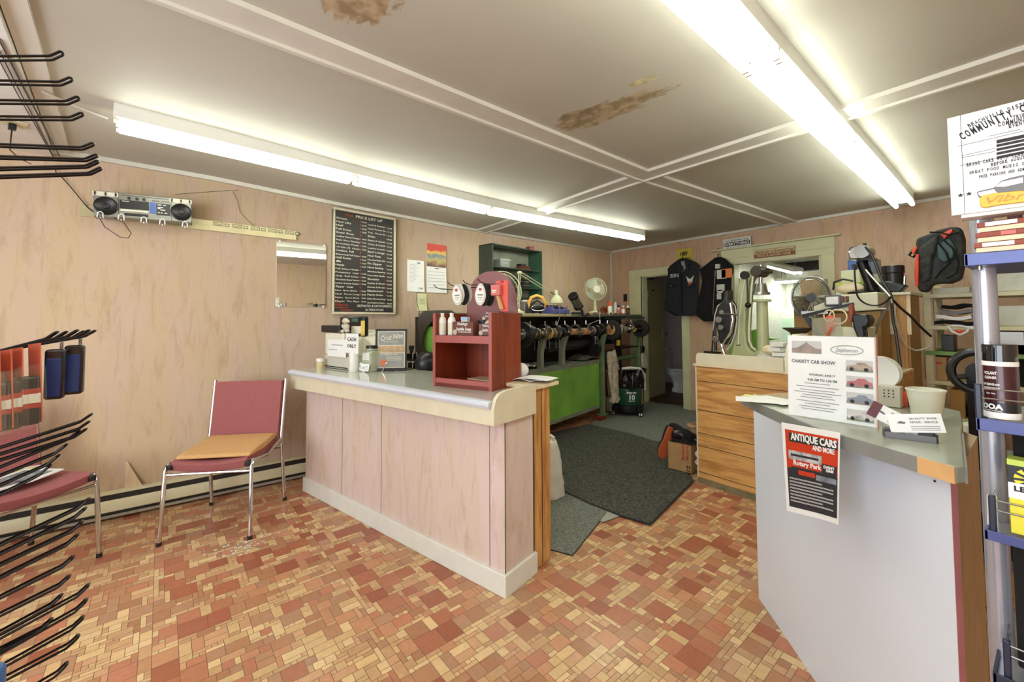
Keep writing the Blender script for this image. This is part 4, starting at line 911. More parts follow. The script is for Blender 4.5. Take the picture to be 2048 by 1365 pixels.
# ---------------------------------------------------------------- hook rack cut by the left frame edge
HX = -1.14
mat('hook_black', (24, 20, 20), .3, .5)
o = thing('hook_rack', 'tall wire display rack with rows of black prong hooks at the left frame edge', 'display rack', (HX, -.56, 0), 0)
MB().bx(-.30, .30, -.03, 0, .04, 1.72).build('back_panel', 'black_metal', o)
b = MB(); b.bx(-.32, -.30, -.3, .12, 0, .04); b.bx(.30, .32, -.3, .12, 0, .04); b.bx(-.32, .32, -.035, -.03, 0, 1.74); b.build('stand', 'black_metal', o)
def hook(tip, mid, w=.016, up=.028, bend=.05):
    """a folded wire prong: mid and tip pixels are met with the plane x = HX"""
    g = onx(*mid, HX); off = 10 if tip[1] < 400 else 8
    ex, ey = tip[0], tip[1]+off; kx = tip[0]-27; ky = mid[1]+(ey-mid[1])*(kx-mid[0])/(ex-mid[0])
    t = onx(*tip, HX); kn = onx(kx, ky, HX); d = (kn-g).normalized()
    root = g+d*((-.56-g.y)/d.y); L0 = Vector((-HX, .56, 0))
    pts = []
    for sgn in (-1, 1):
        r = [root, g, kn.lerp(g, .12), kn, kn.lerp(t, .2)+Vector((0,0,-.0012)), kn.lerp(t, .9)]
        r = [p+L0+Vector((sgn*w/2, 0, 0)) for p in r]; pts += r if sgn < 0 else [kn.lerp(t, .985)+L0+Vector((-w*.3, 0, 0)), t+L0, kn.lerp(t, .985)+L0+Vector((w*.3, 0, 0))]+r[::-1]
    MB().tube(pts, .0023, 7).build('hook', 'hook_black', o)
H_ = [((125, 106), (0, 117)), ((143, 158), (0, 165)), ((157, 196), (0, 204)), ((165, 228), (0, 236)), ((187, 288), (0, 291)), ((194, 311), (0, 315)), ((196, 323), (0, 338)), ((202, 337), (0, 354)),
 ((190, 662), (0, 703)), ((178, 661), (0, 704)), ((168, 663), (0, 703)), ((155, 661), (0, 702)), ((133, 664), (0, 702)), ((115, 664), (0, 702)),
 ((183, 829), (0, 896)), ((178, 844), (0, 909)), ((172, 859), (0, 921)), ((158, 862), (0, 935)), ((133, 890), (0, 952)), ((118, 911), (0, 971)), ((101, 931), (0, 990)),
 ((178, 998), (0, 1090)), ((171, 1017), (0, 1108)), ((165, 1044), (0, 1130)), ((156, 1070), (0, 1155)), ((147, 1114), (0, 1195)), ((139, 1153), (0, 1230)), ((123, 1191), (0, 1266)), ((177, 1171), (0, 1275)), ((173, 1201), (0, 1306)), ((103, 1240), (0, 1300)), ((166, 1236), (0, 1336)), ((157, 1273), (10, 1358)), ((134, 1328), (60, 1380))]
for t, g in H_: hook(t, g)
def hl(px, py, x=HX): return onx(px, py, x)
# blister packs and blue cases hanging on the rack
mat('pack_card', (216, 108, 80), .5); mat('pack_dark', (38, 26, 28), .3); mat('pack_red', (180, 52, 36), .5); mat('clear_film', (226, 220, 196), .12, alpha=.06); mat('case_blue', (24, 58, 132), .35, var=.1, scale=8)
for k, (px, py, x, lab) in enumerate(((66, 694, -1.10, 'clear packed heel protector with orange card, nearest the blue cases'), (30, 703, -1.085, 'clear pack with orange card hanging second from the blue cases'), (8, 707, -1.07, 'clear pack with orange card hanging third from the blue cases'), (-16, 712, -1.055, 'clear pack hanging half outside the left frame edge'))):
    q = onx(px, py, x); qb = onx(px+24, py+150, x)
    o = thing('blister_pack', lab, 'packet', q, 12, 'clear packs on the hook rack'); h = q.z-qb.z
    o.rotation_euler = (0, rad(-6), rad(35))
    MB().bx(-.012, .022, -.0012, .0008, -h*.98, .005).build('card', 'pack_card', o)
    b = MB(); b.bx(-.004, .026, -.028, -.002, -h, -h*.38); b.build('dark_bottle', 'pack_dark', o, bevel=.005)
    b = MB(); b.bx(-.0045, .0265, -.0285, -.0015, -h*.82, -h*.52); b.build('red_band', 'pack_red', o, bevel=.005)
    b = MB(); b.bx(-.0047, .0268, -.029, -.0012, -h*.76, -h*.58); b.build('label_band', 'jar_label', o, bevel=.005)
    b = MB(); b.bx(-.014, .038, -.034, .002, -h*1.04, -h*.25); b.build('film', 'clear_film', o, bevel=.006)
for k, (px0, px1, y0, y1, x, lab) in enumerate(((88, 133, 698, 800, -1.13, 'dark blue case on the hook rack, the one beside the clear packs'), (127, 170, 690, 790, -1.16, 'dark blue case on the hook rack, the outer one nearest the hook tips'))):
    a = onx(px0, y1, x); c = onx(px1, y0, x); o = thing('shoe_horn_case', lab, 'case', ((a.x), (a.y+c.y)/2, a.z), 90, 'blue cases on the hook rack')
    w, h = abs(c.y-a.y), c.z-a.z
    MB().bx(-w/2, w/2, -.012, .012, 0, h).build('case_body', 'pack_dark', o, bevel=.005)
    MB().bx(-w*.38, w*.34, -.014, -.0115, h*.06, h*.82).build('blue_panel', 'case_blue', o, bevel=.002)
    MB().tube([(w*.3, 0, h), (w*.3, 0, h+.012), (w*.2, 0, h+.014), (w*.2, 0, h)], .0012).build('hanger', 'steel', o)
for c_ in [x for x in SC.objects if x.name.startswith('blue_panel')]: c_['label'] = 'blue front panel'
q = onx(2, 1352, -1.02)
o = thing('blue_package', 'rounded blue package low on the rack at the bottom left frame corner', 'package', (q.x, q.y-.02, q.z-.06), 60)
MB().bx(-.03, .03, -.01, .01, 0, .085).build('package_body', mat('package_blue', (70, 110, 170), .3, var=.2), o, bevel=.009, seg=3)
# light switch, wiring and box on the window bay ceiling
o = thing('junction_box', 'cream electrical outlet plate with wiring on the window bay soffit', 'outlet', (onz(25, 245, 2.383)), 20)
MB().bx(-.055, .055, -.05, .05, -.008, 0).build('plate', 'heater_cream', o, bevel=.002)
MB().bx(-.02, .014, -.014, .014, -.04, -.008).build('plug', 'black_plastic', o, bevel=.003)
pq = onz(25, 250, 2.36)
wire('plug_cable', [pq, onx(22, 275, pq.x), onx(20, 300, pq.x-.01), onx(40, 318, pq.x-.1), onx(62, 328, pq.x-.3)], 'dark cable hanging from the outlet plate on the soffit', .003)
for k, (x0, y0, x1, y1, r, lab) in enumerate(((-2, 78, 124, 322, .004, 'thick dark cable stapled along the front batten'), (-2, 100, 108, 315, .0022, 'thin wire running beside the thick cable on the soffit'), (-2, 120, 112, 325, .0022, 'second thin wire further out on the soffit'))):
    a = onz(x0, y0, 2.381); c = onz(x1, y1, 2.381)
    if c.x < W1[0]+.02: 
        t = (W1[0]+.02-a.x)/(c.x-a.x); c = a+(c-a)*t
    wire('soffit_cable', [a, a.lerp(c, .3)+Vector((0,0,-.004)), a.lerp(c, .6), c], lab, r)
a = onz(84, 183, 2.40); c = onz(215, 237, 2.40); wire('conduit', [a, a.lerp(c, .5)+Vector((0,0,-.004)), c], 'thin white conduit feeding the left ceiling light run', .005, 'trim_paint')
# ================================================================== shoe finishing machine along the left wall
MC = Fr((-3.697, 4.29), 12.9+90)      # local x runs along the machine away from the camera, local -y faces the room
def mv(px, py, y=0): return MC.on(px, py, 1, y)
mat('machine_green', (128, 186, 76), .4, var=.18, scale=3); mat('machine_grey', (134, 142, 126), .35, var=.12, scale=5); mat('hammered_green', (112, 138, 96), .35, var=.12)
mat('machine_black', (28, 27, 25), .35, var=.3, scale=10); mat('brass', (176, 160, 124), .3, .8); mat('leather_wheel', (176, 128, 96), .7); mat('amber_wheel', (190, 160, 92), .6)
mat('bristle', (40, 34, 30), .95, bump=.8, bscale=200)
o = thing('finishing_machine', 'long green and black shoe finishing machine with a row of wheels along the left wall', 'workshop machine', (-3.697, 4.29), MC.deg)
XL = MC.on(836, 660, 1, .42).x
b = MB(); b.bx(XL, -.10, .0, .02, .166, .777); b.build('front_panel', 'machine_green', o)
b = MB(); b.bx(XL-.002, -.098, -.004, .012, .158, .20); b.bx(XL-.002, -.098, -.004, .012, .735, .782); b.bx(XL, -.10, -.02, .3, .770, .786); b.build('panel_edge', 'machine_grey', o)
b = MB(); b.bx(XL, -.1, .04, .45, .17, .76); b.bx(XL, -.1, .30, .46, .77, 1.34); b.bx(XL, .0, .30, .34, .77, 1.34); b.build('dust_housing', 'machine_black', o)
b = MB(); b.bx(-.1, 1.28, .34, .44, .55, 1.34); b.build('rear_panel', 'machine_black', o)
b = MB(); b.bx(XL, 1.20, -.05, .42, 1.345, 1.372); b.bx(.72, 1.36, -.02, .40, 1.30, 1.343); b.build('top_shelf', mat('shelf_metal', (128, 136, 122), .3, .4), o, bevel=.002)
b = MB(); b.bx(-1.75, -.85, -.056, -.045, 1.348, 1.37); b.build('shelf_rail', 'rail_cream', o)
# curved arms
def arm(x, ztop, zbot, yb=-.0, w=.055, foot=False):
    prof = [(-.10, ztop), (-.04, ztop), (-.005, ztop-.06), (.015, ztop-.16), (.02, zbot), (-.045, zbot), (-.045, ztop-.16), (-.07, ztop-.07)]
    b = MB(); b.prism([(y, z) for y, z in prof], x-w/2, x+w/2, 'x'); return b
for px, zt, zb, m in ((1083, 1.12, .78, 'machine_grey'), (1126, 1.12, .785, 'machine_grey'), (1206, 1.12, .075, 'hammered_green'), (1279, 1.11, .53, 'hammered_green')):
    arm(mv(px, 700, -.03).x, zt, zb).build('arm', m, o, bevel=.008)
x4 = mv(1279, 700, -.03).x; x3 = mv(1206, 700, -.03).x
b = MB(); b.bx(x4-.02, x4+.02, 0, .035, .03, .55); b.build('leg', 'hammered_green', o, bevel=.005)
b = MB(); b.bx(x3-.05, x3+.05, -.06, .05, .06, .08); b.build('foot_plate', 'hammered_green', o)
b = MB(); b.bx(x3-.12, x3+.03, -.05, .05, .0, .06); b.build('wood_block', 'cherry', o, bevel=.003)
b = MB(); b.cyl((x3, .04, .745), (x4+.05, .04, .745), .032, n=18); b.build('cross_pipe', 'hammered_green', o)
b = MB(); b.bx(x3+.05, x4, -.03, .28, .885, .90); b.build('tray', 'machine_black', o)
b = MB(); b.bx(x3+.09, x3+.36, -.02, .10, .90, .965); b.build('drawer', mat('tray_brown', (92, 62, 44), .6), o)
b = MB(); b.bx(x3+.38, x3+.62, .02, .22, .90, 1.03); b.build('motor_case', 'black_metal', o, bevel=.01)
b = MB(); b.bx(x3+.50, x3+.60, .012, .021, .93, 1.01); b.build('warning_label', mat('label_yellow', (212, 184, 60), .5), o)
# spindle with its wheels
SZ, SY = 1.168, -.14
b = MB(); b.cyl((XL+.1, SY, SZ), (1.22, SY, SZ), .013, n=14); b.build('spindle', 'chrome', o)
def wheel(px, r, w, m, hub='brass', nm='wheel', hr=None):
    x = mv(px, 662, SY).x; b = MB(); b.cyl((x-w/2, SY, SZ), (x+w/2, SY, SZ), r, n=28); b.build(nm, m, o, bevel=min(.004, w/4))
    b = MB(); h = hr or r*.45; b.cyl((x-w/2-.012, SY, SZ), (x+w/2+.012, SY, SZ), h, n=20); b.build('hub', hub, o, bevel=.002); return x
for px, r, w, m, nm, hub in ((1047, .12, .05, 'machine_black', 'wheel', 'steel'), (1067, .045, .03, 'brass', 'collar', 'chrome'), (1073, .058, .018, 'steel', 'wheel', 'chrome'), (1086, .056, .03, 'steel', 'wheel', 'brass'), (1096, .064, .028, 'amber_wheel', 'wheel', 'brass'), (1107, .05, .035, 'brass', 'collar', 'chrome'), (1114, .06, .03, 'steel', 'wheel', 'chrome'), (1125, .055, .06, 'machine_black', 'bearing', 'steel'), (1137, .04, .03, 'chrome', 'collar', 'chrome'), (1148, .036, .12, 'leather_wheel', 'roller', 'chrome'), (1160, .045, .03, 'brass', 'collar', 'chrome'), (1171, .042, .13, 'leather_wheel', 'roller', 'chrome'), (1184, .055, .04, 'steel', 'wheel', 'brass'), (1192, .07, .06, 'machine_black', 'bearing', 'steel'), (1205, .05, .05, 'machine_black', 'bearing', 'chrome'), (1236, .065, .02, 'insole_white', 'wheel', 'steel'), (1240, .07, .02, 'steel', 'wheel', 'chrome'), (1250, .04, .05, 'brass', 'collar', 'chrome'), (1258, .06, .035, 'chrome', 'wheel', 'steel'), (1266, .05, .04, 'amber_wheel', 'wheel', 'brass')):
    wheel(px, r, w, m, hub, nm)
wheel(1223, .13, .045, 'bristle', 'wood_plain', 'brush_wheel', .065); wheel(1281, .125, .07, 'bristle', 'black_metal', 'brush_wheel')
for px in (1070, 1092, 1112, 1190):
    x = mv(px, 690, SY).x
    b = MB(); b.tube([(x-.03, SY-.02, 1.10), (x-.03, SY-.02, 1.01), (x+.03, SY-.02, 1.01), (x+.03, SY-.02, 1.10)], .003, 6); b.build('wire_guard', 'steel', o)
for px in (1060, 1090, 1112, 1130, 1150, 1172, 1200, 1215, 1262):
    x = mv(px, 645, SY).x
    b = MB(); b.lathe([(.075, -.03), (.078, -.028), (.078, .03), (.075, .03)], n=16, arc=.5, m=Matrix.Translation((x, SY+.01, SZ+.01)) @ Matrix.Rotation(PI/2, 4, 'Y') @ Matrix.Rotation(PI*.5, 4, 'Z')); b.build('guard_hood', 'machine_black', o)
    b = MB(); b.cyl((x, SY, SZ+.08), (x, SY-.0, SZ+.125), .008, n=10); b.build('bolt', 'chrome', o)
b = MB(); b.cyl((-1.15, .12, 1.0), (-.25, .12, 1.0), .07, n=20); b.build('motor', 'machine_black', o)
b = MB(); b.lathe([(.02, -.05), (.15, -.04), (.17, 0), (.15, .04), (.02, .05)], n=28, m=Matrix.Translation((-.16, .10, .95)) @ Matrix.Rotation(PI/2, 4, 'Y')); b.build('belt_cover', 'machine_black', o)
MB().bx(-.02, .0, -.06, .0, .78, .9).build('switch_box', 'machine_black', o)
# loose rubber scraps and leather on the ledge
def mw(px, py, y, z=None): q = MC.on(px, py, 1, y); return MC.W((q.x, y, z if z is not None else q.z))
o = thing('rubber_scraps', 'heap of dark rubber sole scraps on the machine ledge behind the display stand', 'scraps', mw(1078, 730, .10, .787), MC.deg)
b = MB(); rn = random.Random(5)
for i in range(14):
    x, y = rn.uniform(-.16, .22), rn.uniform(-.06, .14); b.box((0, 0, 0), (rn.uniform(.1, .2), rn.uniform(.02, .05), .006), Matrix.Translation((x, y, .008+i*.004)) @ Matrix.Rotation(rn.uniform(-.6, .6), 4, 'Z') @ Matrix.Rotation(rn.uniform(-.15, .15), 4, 'Y'))
b.build('scrap', 'black_rubber', o); o['kind'] = 'stuff'
for k in ('label', 'category'): pass
o = thing('leather_piece', 'striped grey leather piece with a red edge on the machine ledge', 'leather', mw(1172, 716, .12, .79), MC.deg)
MB().sheet(lambda u, v: ((u-.5)*.5, (v-.5)*.26, .01+.05*math.sin(u*PI)*(.5+.5*v)), 12, 4, .006).build('hide', mat('leather_grey', (96, 92, 82), .7, var=.35, scale=30, stretch=(1, 8, 1)), o)
MB().sheet(lambda u, v: (.1+(u-.5)*.2, -.12+.05*v, .02+.012*math.sin(u*9)), 12, 2, .006).build('red_strip', mat('leather_red', (150, 70, 54), .6), o)
o = thing('white_rag', 'pale rag and papers lying on the machine ledge beside the display stand', 'rag', mw(1056, 716, .12, .787), MC.deg)
MB().sheet(lambda u, v: ((u-.5)*.3, (v-.5)*.2, .02+.03*abs(math.sin(u*7+v*3))), 12, 8, .006).build('cloth', 'bag_white', o)
# dark hood with its round opening at the near end of the machine
mat('hood_dark', (58, 48, 34), .4, var=.2)
o = thing('suction_hood', 'dark brown hood plate with a large round opening left of the display stand', 'machine hood', MC.W((XL-.15, 0, 0)), MC.deg)
out = [(p[0], p[1]) for p in poly(MC, [(872, 621), (846, 622), (838, 634), (834, 644), (836, 660), (841, 700), (846, 741), (905, 748), (905, 621)], 0, XL-.15)]
c0 = MC.on(888, 686, 0, XL-.15); e0 = MC.on(845, 686, 0, XL-.15); e1 = MC.on(888, 634, 0, XL-.15)
rx, rz_ = abs(c0.y-e0.y), abs(e1.z-c0.z)
TM = Matrix(((0, 1, 0, 0), (1, 0, 0, 0), (0, 0, 1, 0), (0, 0, 0, 1)))
# plate built as a ring of quads between outline and hole
import itertools
def ringplate(b, out, c, rx, rz, y0, y1, n=48):
    def hit(a):
        dx, dz = math.cos(a), math.sin(a); best = 9
        for (p, q) in zip(out, out[1:]+out[:1]):
            ex, ez = q[0]-p[0], q[1]-p[1]; den = dx*ez-dz*ex
            if abs(den) < 1e-9: continue
            t = ((p[0]-c[0])*ez-(p[1]-c[1])*ex)/den; u = ((p[0]-c[0])*dz-(p[1]-c[1])*dx)/den
            if t > 0 and -1e-6 <= u <= 1+1e-6: best = min(best, t)
        return c[0]+dx*best, c[1]+dz*best
    vs = []
    for i in range(n):
        a = 2*PI*i/n; o_ = hit(a); h_ = (c[0]+rx*math.cos(a), c[1]+rz*math.sin(a))
        vs += [(o_[0], y0, o_[1]), (h_[0], y0, h_[1]), (h_[0], y1, h_[1]), (o_[0], y1, o_[1])]
    fs = []
    for i in range(n):
        j = (i+1) % n
        for k in range(4): fs.append((i*4+k, j*4+k, j*4+(k+1)%4, i*4+(k+1)%4))
    b.add(vs, fs)
b = MB(); b.M = TM; ringplate(b, out, (c0.y, c0.z), rx, rz_, 0, .02); b.build('hood_plate', 'hood_dark', o)
zb = min(p[1] for p in out); ys = [p[0] for p in out]; ya, yb = min(ys), max(ys)
MB().bx(.0, .06, ya+.02, yb-.02, 0, zb+.01).build('stand', 'machine_black', o)
zm = MC.on(853, 654, 0, XL-.15).z
MB().bx(.040, .055, ya+.01, yb-.01, zb, zm).build('green_back', 'machine_green', o)
MB().bx(.038, .056, ya+.01, yb-.01, zm, e1.z+.02).build('black_back', 'machine_black', o)
q = MC.on(853, 722, 0, XL-.28)
b = MB(); b.ball((-.13, q.y, q.z-.02), .095); b.build('motor_cover', 'black_plastic', o)
# ---------------------------------------------------------------- things standing on the top shelf
SHZ = 1.3725
def sh(px, y=.05): q = mv(px, 625, y); return MC.W((q.x, y, SHZ))
o = thing('ear_defenders', 'black and yellow ear defenders on the machine shelf beside the desk lamp post', 'ear defenders', sh(1074, .02), MC.deg-42)
b = MB(); b.tube([(-.075, 0, .06), (-.09, .0, .12), (-.06, 0, .175), (0, 0, .195), (.06, 0, .175), (.09, 0, .12), (.075, 0, .06)], .012, 8, flat=1.6); b.build('headband', mat('band_yellow', (226, 176, 80), .5), o)
b = MB(); b.tube([(-.065, -.015, .06), (-.07, -.015, .10), (0, -.02, .14), (.07, -.015, .10), (.065, -.015, .06)], .011, 8); b.build('inner_band', 'black_plastic', o)
for s in (-.02, .02):
    b = MB(); b.ball((s, -.03 if s < 0 else .03, .06), .062, (1.15, .5, .85)); b.build('ear_cup', 'black_plastic', o)
MB().tube([(-.075+.15*0.5*(1-math.cos(t)), -.064, .058+.028*math.sin(t)) for t in [2*PI*i/24 for i in range(24)]], .0028, 6, closed=True).build('cup_rim', 'chrome', o)
o = thing('parts_tray', 'slate blue parts tray with small tools on the machine shelf', 'tray', sh(1112, .02), MC.deg)
b = MB(); b.bx(-.17, .17, -.08, .08, .0, .05); b.build('tray_body', mat('tray_blue', (98, 100, 168), .5, var=.1), o, bevel=.004)
b = MB(); b.bx(-.13, .16, .085, .14, .0, .10); b.build('rear_block', 'black_plastic', o)
for i in range(5): MB().bx(-.14+i*.06, -.10+i*.06, -.05, .05, .05, .078).build('compartment', 'machine_black' if i % 2 else 'tray_blue', o, bevel=.002)
for i in range(5): MB().cyl((-.14+i*.062, -.03, .06), (-.12+i*.062, .03, .10), .005, n=8).build('pin', 'chrome', o)
o = thing('bench_tool', 'small black and silver motor tool leaning on the machine shelf beside the fan', 'power tool', sh(1152, -.01), MC.deg)
b = MB(); b.cyl((-.05, 0, .20), (.05, 0, .10), .055, n=20); b.build('motor_body', 'steel', o, bevel=.006)
b = MB(); b.cyl((-.075, 0, .225), (-.045, 0, .195), .06, n=20); b.cyl((.045, 0, .105), (.07, 0, .08), .06, n=20); b.build('end_bell', 'black_plastic', o, bevel=.004)
b = MB(); b.tube([(.02, -.02, .1), (.05, -.06, .03), (.01, -.09, -.03), (.12, -.1, .0)], .018, 8); b.bx(-.03, .1, -.02, .05, .001, .02); b.build('bracket', 'machine_black', o)
mat('fan_cream', (214, 214, 176), .35); mat('fan_blade', (206, 210, 196), .3, alpha=.75)
def desk_fan(loc, rz):
    o = thing('desk_fan', 'cream desk fan with round wire guard standing on the machine shelf', 'fan', loc, rz)
    MB().lathe([(0, 0), (.10, 0), (.105, .012), (.09, .03), (.04, .045), (.03, .05)], n=32, sy=.8).build('base', 'fan_cream', o, ang=50)
    MB().tube([(0, .0, .04), (0, .0, .11), (0, .01, .2)], [.028, .024, .02], 14, flat=.8).build('stem', 'fan_cream', o)
    c = (0, -.0, .30); R = .148
    M = Matrix.Translation((0, 0, .335)) @ Matrix.Rotation(PI/2, 4, 'X')
    b = MB(); b.cyl((0, .03, .335), (0, .12, .335), .045, .035, n=20); b.build('motor_housing', 'fan_cream', o, bevel=.006)
    for y in (-.045, .03):
        MB().tube([(R*math.cos(t), y, .335+R*math.sin(t)) for t in [2*PI*i/40 for i in range(40)]], .0035, 6, closed=True).build('guard_ring', 'fan_cream', o)
    b = MB(); nW = 84
    for i in range(nW):
        a = 2*PI*i/nW
        b.tube([(.04*math.cos(a), -.06, .335+.04*math.sin(a)), (R*.8*math.cos(a), -.058, .335+R*.8*math.sin(a)), (R*math.cos(a), -.04, .335+R*math.sin(a)), (R*math.cos(a), .02, .335+R*math.sin(a)), (R*.8*math.cos(a), .035, .335+R*.8*math.sin(a)), (.05*math.cos(a), .04, .335+.05*math.sin(a))], .0009, 4)
    b.build('wire_guard', 'fan_cream', o)
    MB().cyl((0, -.068, .335), (0, -.055, .335), .05, n=28).build('badge', 'till_cream', o, bevel=.003)
    b = MB()
    for k in range(3):
        a0 = 2*PI*k/3
        def bl(u, v, a0=a0):
            a = a0+(v-.5)*1.7*(1-.25*u); r = .025+u*.11; return (r*math.cos(a), -.012+.022*(v-.5), .335+r*math.sin(a))
        b.sheet(bl, 8, 8, .002)
    b.build('blade', 'fan_blade', o, ang=80)
    return o
fq = MC.W((mv(1188, 640, .12).x, .1, SHZ))
desk_fan(fq, MC.deg-38)
# anglepoise lamp
LFm = MC
la = mv(1037, 640, .10); 
o = thing('desk_lamp', 'cream anglepoise desk lamp reaching over the machine shelf', 'lamp', MC.W((la.x, .10, SHZ)), MC.deg)
def lq(px, py): q = mv(px, py, .10); return Vector((q.x-la.x, 0, q.z-SHZ))
J = lq(1039, 546); K = lq(1101, 585); 
for dx in (-.012, .012): MB().cyl((dx, 0, 0), (J.x+dx, 0, J.z), .0045, n=8).build('lower_arm', 'fan_cream', o)
for dz in (-.014, .018): MB().cyl((J.x, 0, J.z+dz), (K.x, -.0, K.z+dz), .0045, n=8).build('upper_arm', 'fan_cream', o)
MB().cyl((J.x, -.02, J.z), (J.x, .02, J.z), .016, n=14).build('joint', 'fan_cream', o)
MB().lathe([(0, 0), (.07, 0), (.07, .018), (.03, .03), (.012, .05)], n=24).build('base', 'fan_cream', o)
S0 = lq(1112, 590)
MB().lathe([(.085, -.10), (.083, -.085), (.07, -.045), (.04, -.01), (.024, .0), (.022, .055), (0, .06)], c=(S0.x, 0, S0.z), n=32).build('lamp_shade', 'fan_cream', o, ang=60)
MB().cyl((K.x, 0, K.z), (S0.x, 0, S0.z-.0), .01, n=8).build('shade_joint', 'steel', o)
# big wire wheel guard behind the arched panel
wq = mv(1004, 590, .30)
o = thing('wire_fan_guard', 'cream wire wheel rim standing behind the arched peg panel', 'wheel', MC.W((wq.x, .30, SHZ)), MC.deg-28)
R = .225
for r, y in ((R, 0), (R*.93, .05)): MB().tube([(r*math.cos(t), y, R+.005+r*math.sin(t)) for t in [2*PI*i/48 for i in range(48)]], .005, 7, closed=True).build('rim', 'fan_cream', o)
b = MB()
for i in range(44): a = 2*PI*i/44; b.tube([(R*math.cos(a), 0, R+.005+R*math.sin(a)), (R*.93*math.cos(a), .05, R+.005+R*.93*math.sin(a)), (.03*math.cos(a+.3), .03, R+.005+.03*math.sin(a+.3))], .0013, 4)
b.build('spokes', 'fan_cream', o)
# clutter to the right of the fan
def can(name, px, h, r, m, label, cap=None, y=.02, band=None, caph=.03, grp=None):
    o = thing(name, label, 'bottle' if 'can' not in name else 'can', sh(px, y), MC.deg, grp)
    MB().lathe([(0, .001), (r, .001), (r, h-.012), (r*.7, h), (0, h)], n=20).build('can_body', m, o)
    if cap: MB().cyl((0, 0, h-.002), (0, 0, h+caph), r*.8, r*.7, n=18).build('cap', cap, o, bevel=.002)
    if band: MB().cyl((0, 0, h*.2), (0, 0, h*.7), r*1.015, n=20, cap=False).build('label_band', band, o)
    return o
can('spray_can', 1220, .115, .03, 'jar_label', 'white spray can with a large orange cap on the machine shelf', 'orange_plastic', y=-.01, caph=.055)
can('solvent_bottle', 1231, .15, .024, 'paper', 'tall white bottle right behind the orange capped can', 'jar_label', y=.16, caph=.035)
can('dye_bottle', 1237, .10, .024, 'soap_tin', 'pale dye bottle with a black cap on the shelf', 'black_plastic', y=-.01, band='pink_logo')
can('glue_can', 1246, .11, .026, 'pink_logo', 'small red and white glue can on the machine shelf', 'paper', y=-.02, band='paper', caph=.015)
can('dressing_bottle', 1256, .10, .026, 'black_plastic', 'black bottle with a white cap at the far end of the machine shelf', 'paper', y=-.01, band='soap_brown')
can('polish_jar', 1178+22, .05, .03, 'soap_brown', 'short brown jar beside the foot of the desk fan', 'black_plastic', y=-.02, caph=.012)
o = thing('leather_strips', 'orange and black leather strips heaped on the shelf right of the fan', 'scraps', sh(1208, .10), MC.deg)
b = MB()
for i in range(7): x = -.1+i*.035; b.tube([(x, .0, .01), (x+.02, .01, .08+.02*(i % 3)), (x+.06, 0, .07), (x+.09, -.02, .008)], .011, 6, flat=.3)
b.build('strip', mat('leather_orange', (190, 92, 50), .6), o); o['kind'] = 'stuff'
o = thing('small_tools', 'jumble of small hardware and offcuts along the machine shelf edge', 'small parts', sh(1206, -.02), MC.deg)
b = MB(); rn = random.Random(9)
for i in range(60):
    x, y = rn.uniform(-.18, .5), rn.uniform(-.03, .2); s = rn.uniform(.008, .026)
    b.cur = rn.randrange(5); b.box((0, 0, 0), (s*rn.uniform(1, 3), s, s), Matrix.Translation((x, y, s/2+.001)) @ Matrix.Rotation(rn.uniform(0, 3), 4, 'Z'))
b.build('part', ['steel', 'soap_brown', 'black_plastic', 'amber_wheel', 'leather_red'], o); o['kind'] = 'stuff'
o = thing('grey_box', 'low grey box and dark lump at the left end of the machine shelf', 'box', sh(1053, .25), MC.deg)
MB().bx(-.08, .1, -.04, .08, 0, .12).build('box_body', 'steel', o, bevel=.004); MB().ball((.0, .02, .14), .04, (1.3, 1, .5)).build('lump', 'insole_white', o)
for k, pp in enumerate((((1135, 612), (1128, 640), (1140, 658), (1150, 650)), ((1198, 618), (1200, 640), (1180, 648), (1170, 662)), ((1120, 620), (1118, 640), (1112, 652), (1104, 645)))):
    wire('hanging_cable', [MC.W((mv(x, y, -.07).x, -.07, mv(x, y, -.07).z)) for x, y in pp], ('black cord drooping from the motor tool over the shelf edge', 'pale cord hanging from the foot of the desk fan', 'grey cord looping below the slate blue tray')[k], .003, ('black_plastic', 'insole_white', 'steel')[k])
# ---------------------------------------------------------------- green wall cabinet
def lb(px, py, off=0): return LB.on(px, py, 1, -off)
dep = .24
a = lb(985, 545, dep); c = lb(1084, 497, dep)
t0 = lb(985, 486, dep); w = c.x-a.x; h = .62; z1 = t0.z
cab = LB.W((a.x, -dep, z1-h))
o = thing('wall_cabinet', 'open dark green metal wall cabinet above the far end of the counter', 'cabinet', cab, LA2)
mat('cab_green', (60, 72, 60), .4, var=.12, scale=4); mat('cab_inner', (70, 112, 86), .4, var=.25, scale=3); mat('cab_back', (146, 156, 136), .5, var=.15, scale=4)
b = MB(); b.bx(0, .012, 0, dep-.002, 0, h); b.bx(0, w, 0, dep-.002, h-.012, h); b.bx(0, w, 0, dep-.002, 0, .012); b.build('shell', 'cab_green', o)
MB().prism([(0, 0), (dep-.002, 0), (dep-.002, h), (.03, h), (.01, h-.01), (0, h-.03)], w-.012, w, 'x').build('right_side', 'cab_inner', o)
MB().bx(.012, w-.012, dep-.01, dep-.003, .012, h-.012).build('back_panel', 'cab_back', o)
for zz in (.35, .12): MB().bx(.012, w-.012, .02, dep-.01, zz, zz+.01).build('shelf', 'cab_green', o)
CB = Fr(cab, LA2)
o = thing('storage_bin', 'clear grey plastic bin with a handle on the top shelf of the green cabinet', 'bin', CB.W((w*.27, .03, .3605)), LA2)
b = MB(); b.prism([(-.075, 0), (.075, 0), (.085, .095), (-.085, .095)], 0, .17, 'y'); b.build('bin_body', mat('bin_grey', (150, 158, 150), .3), o, bevel=.004)
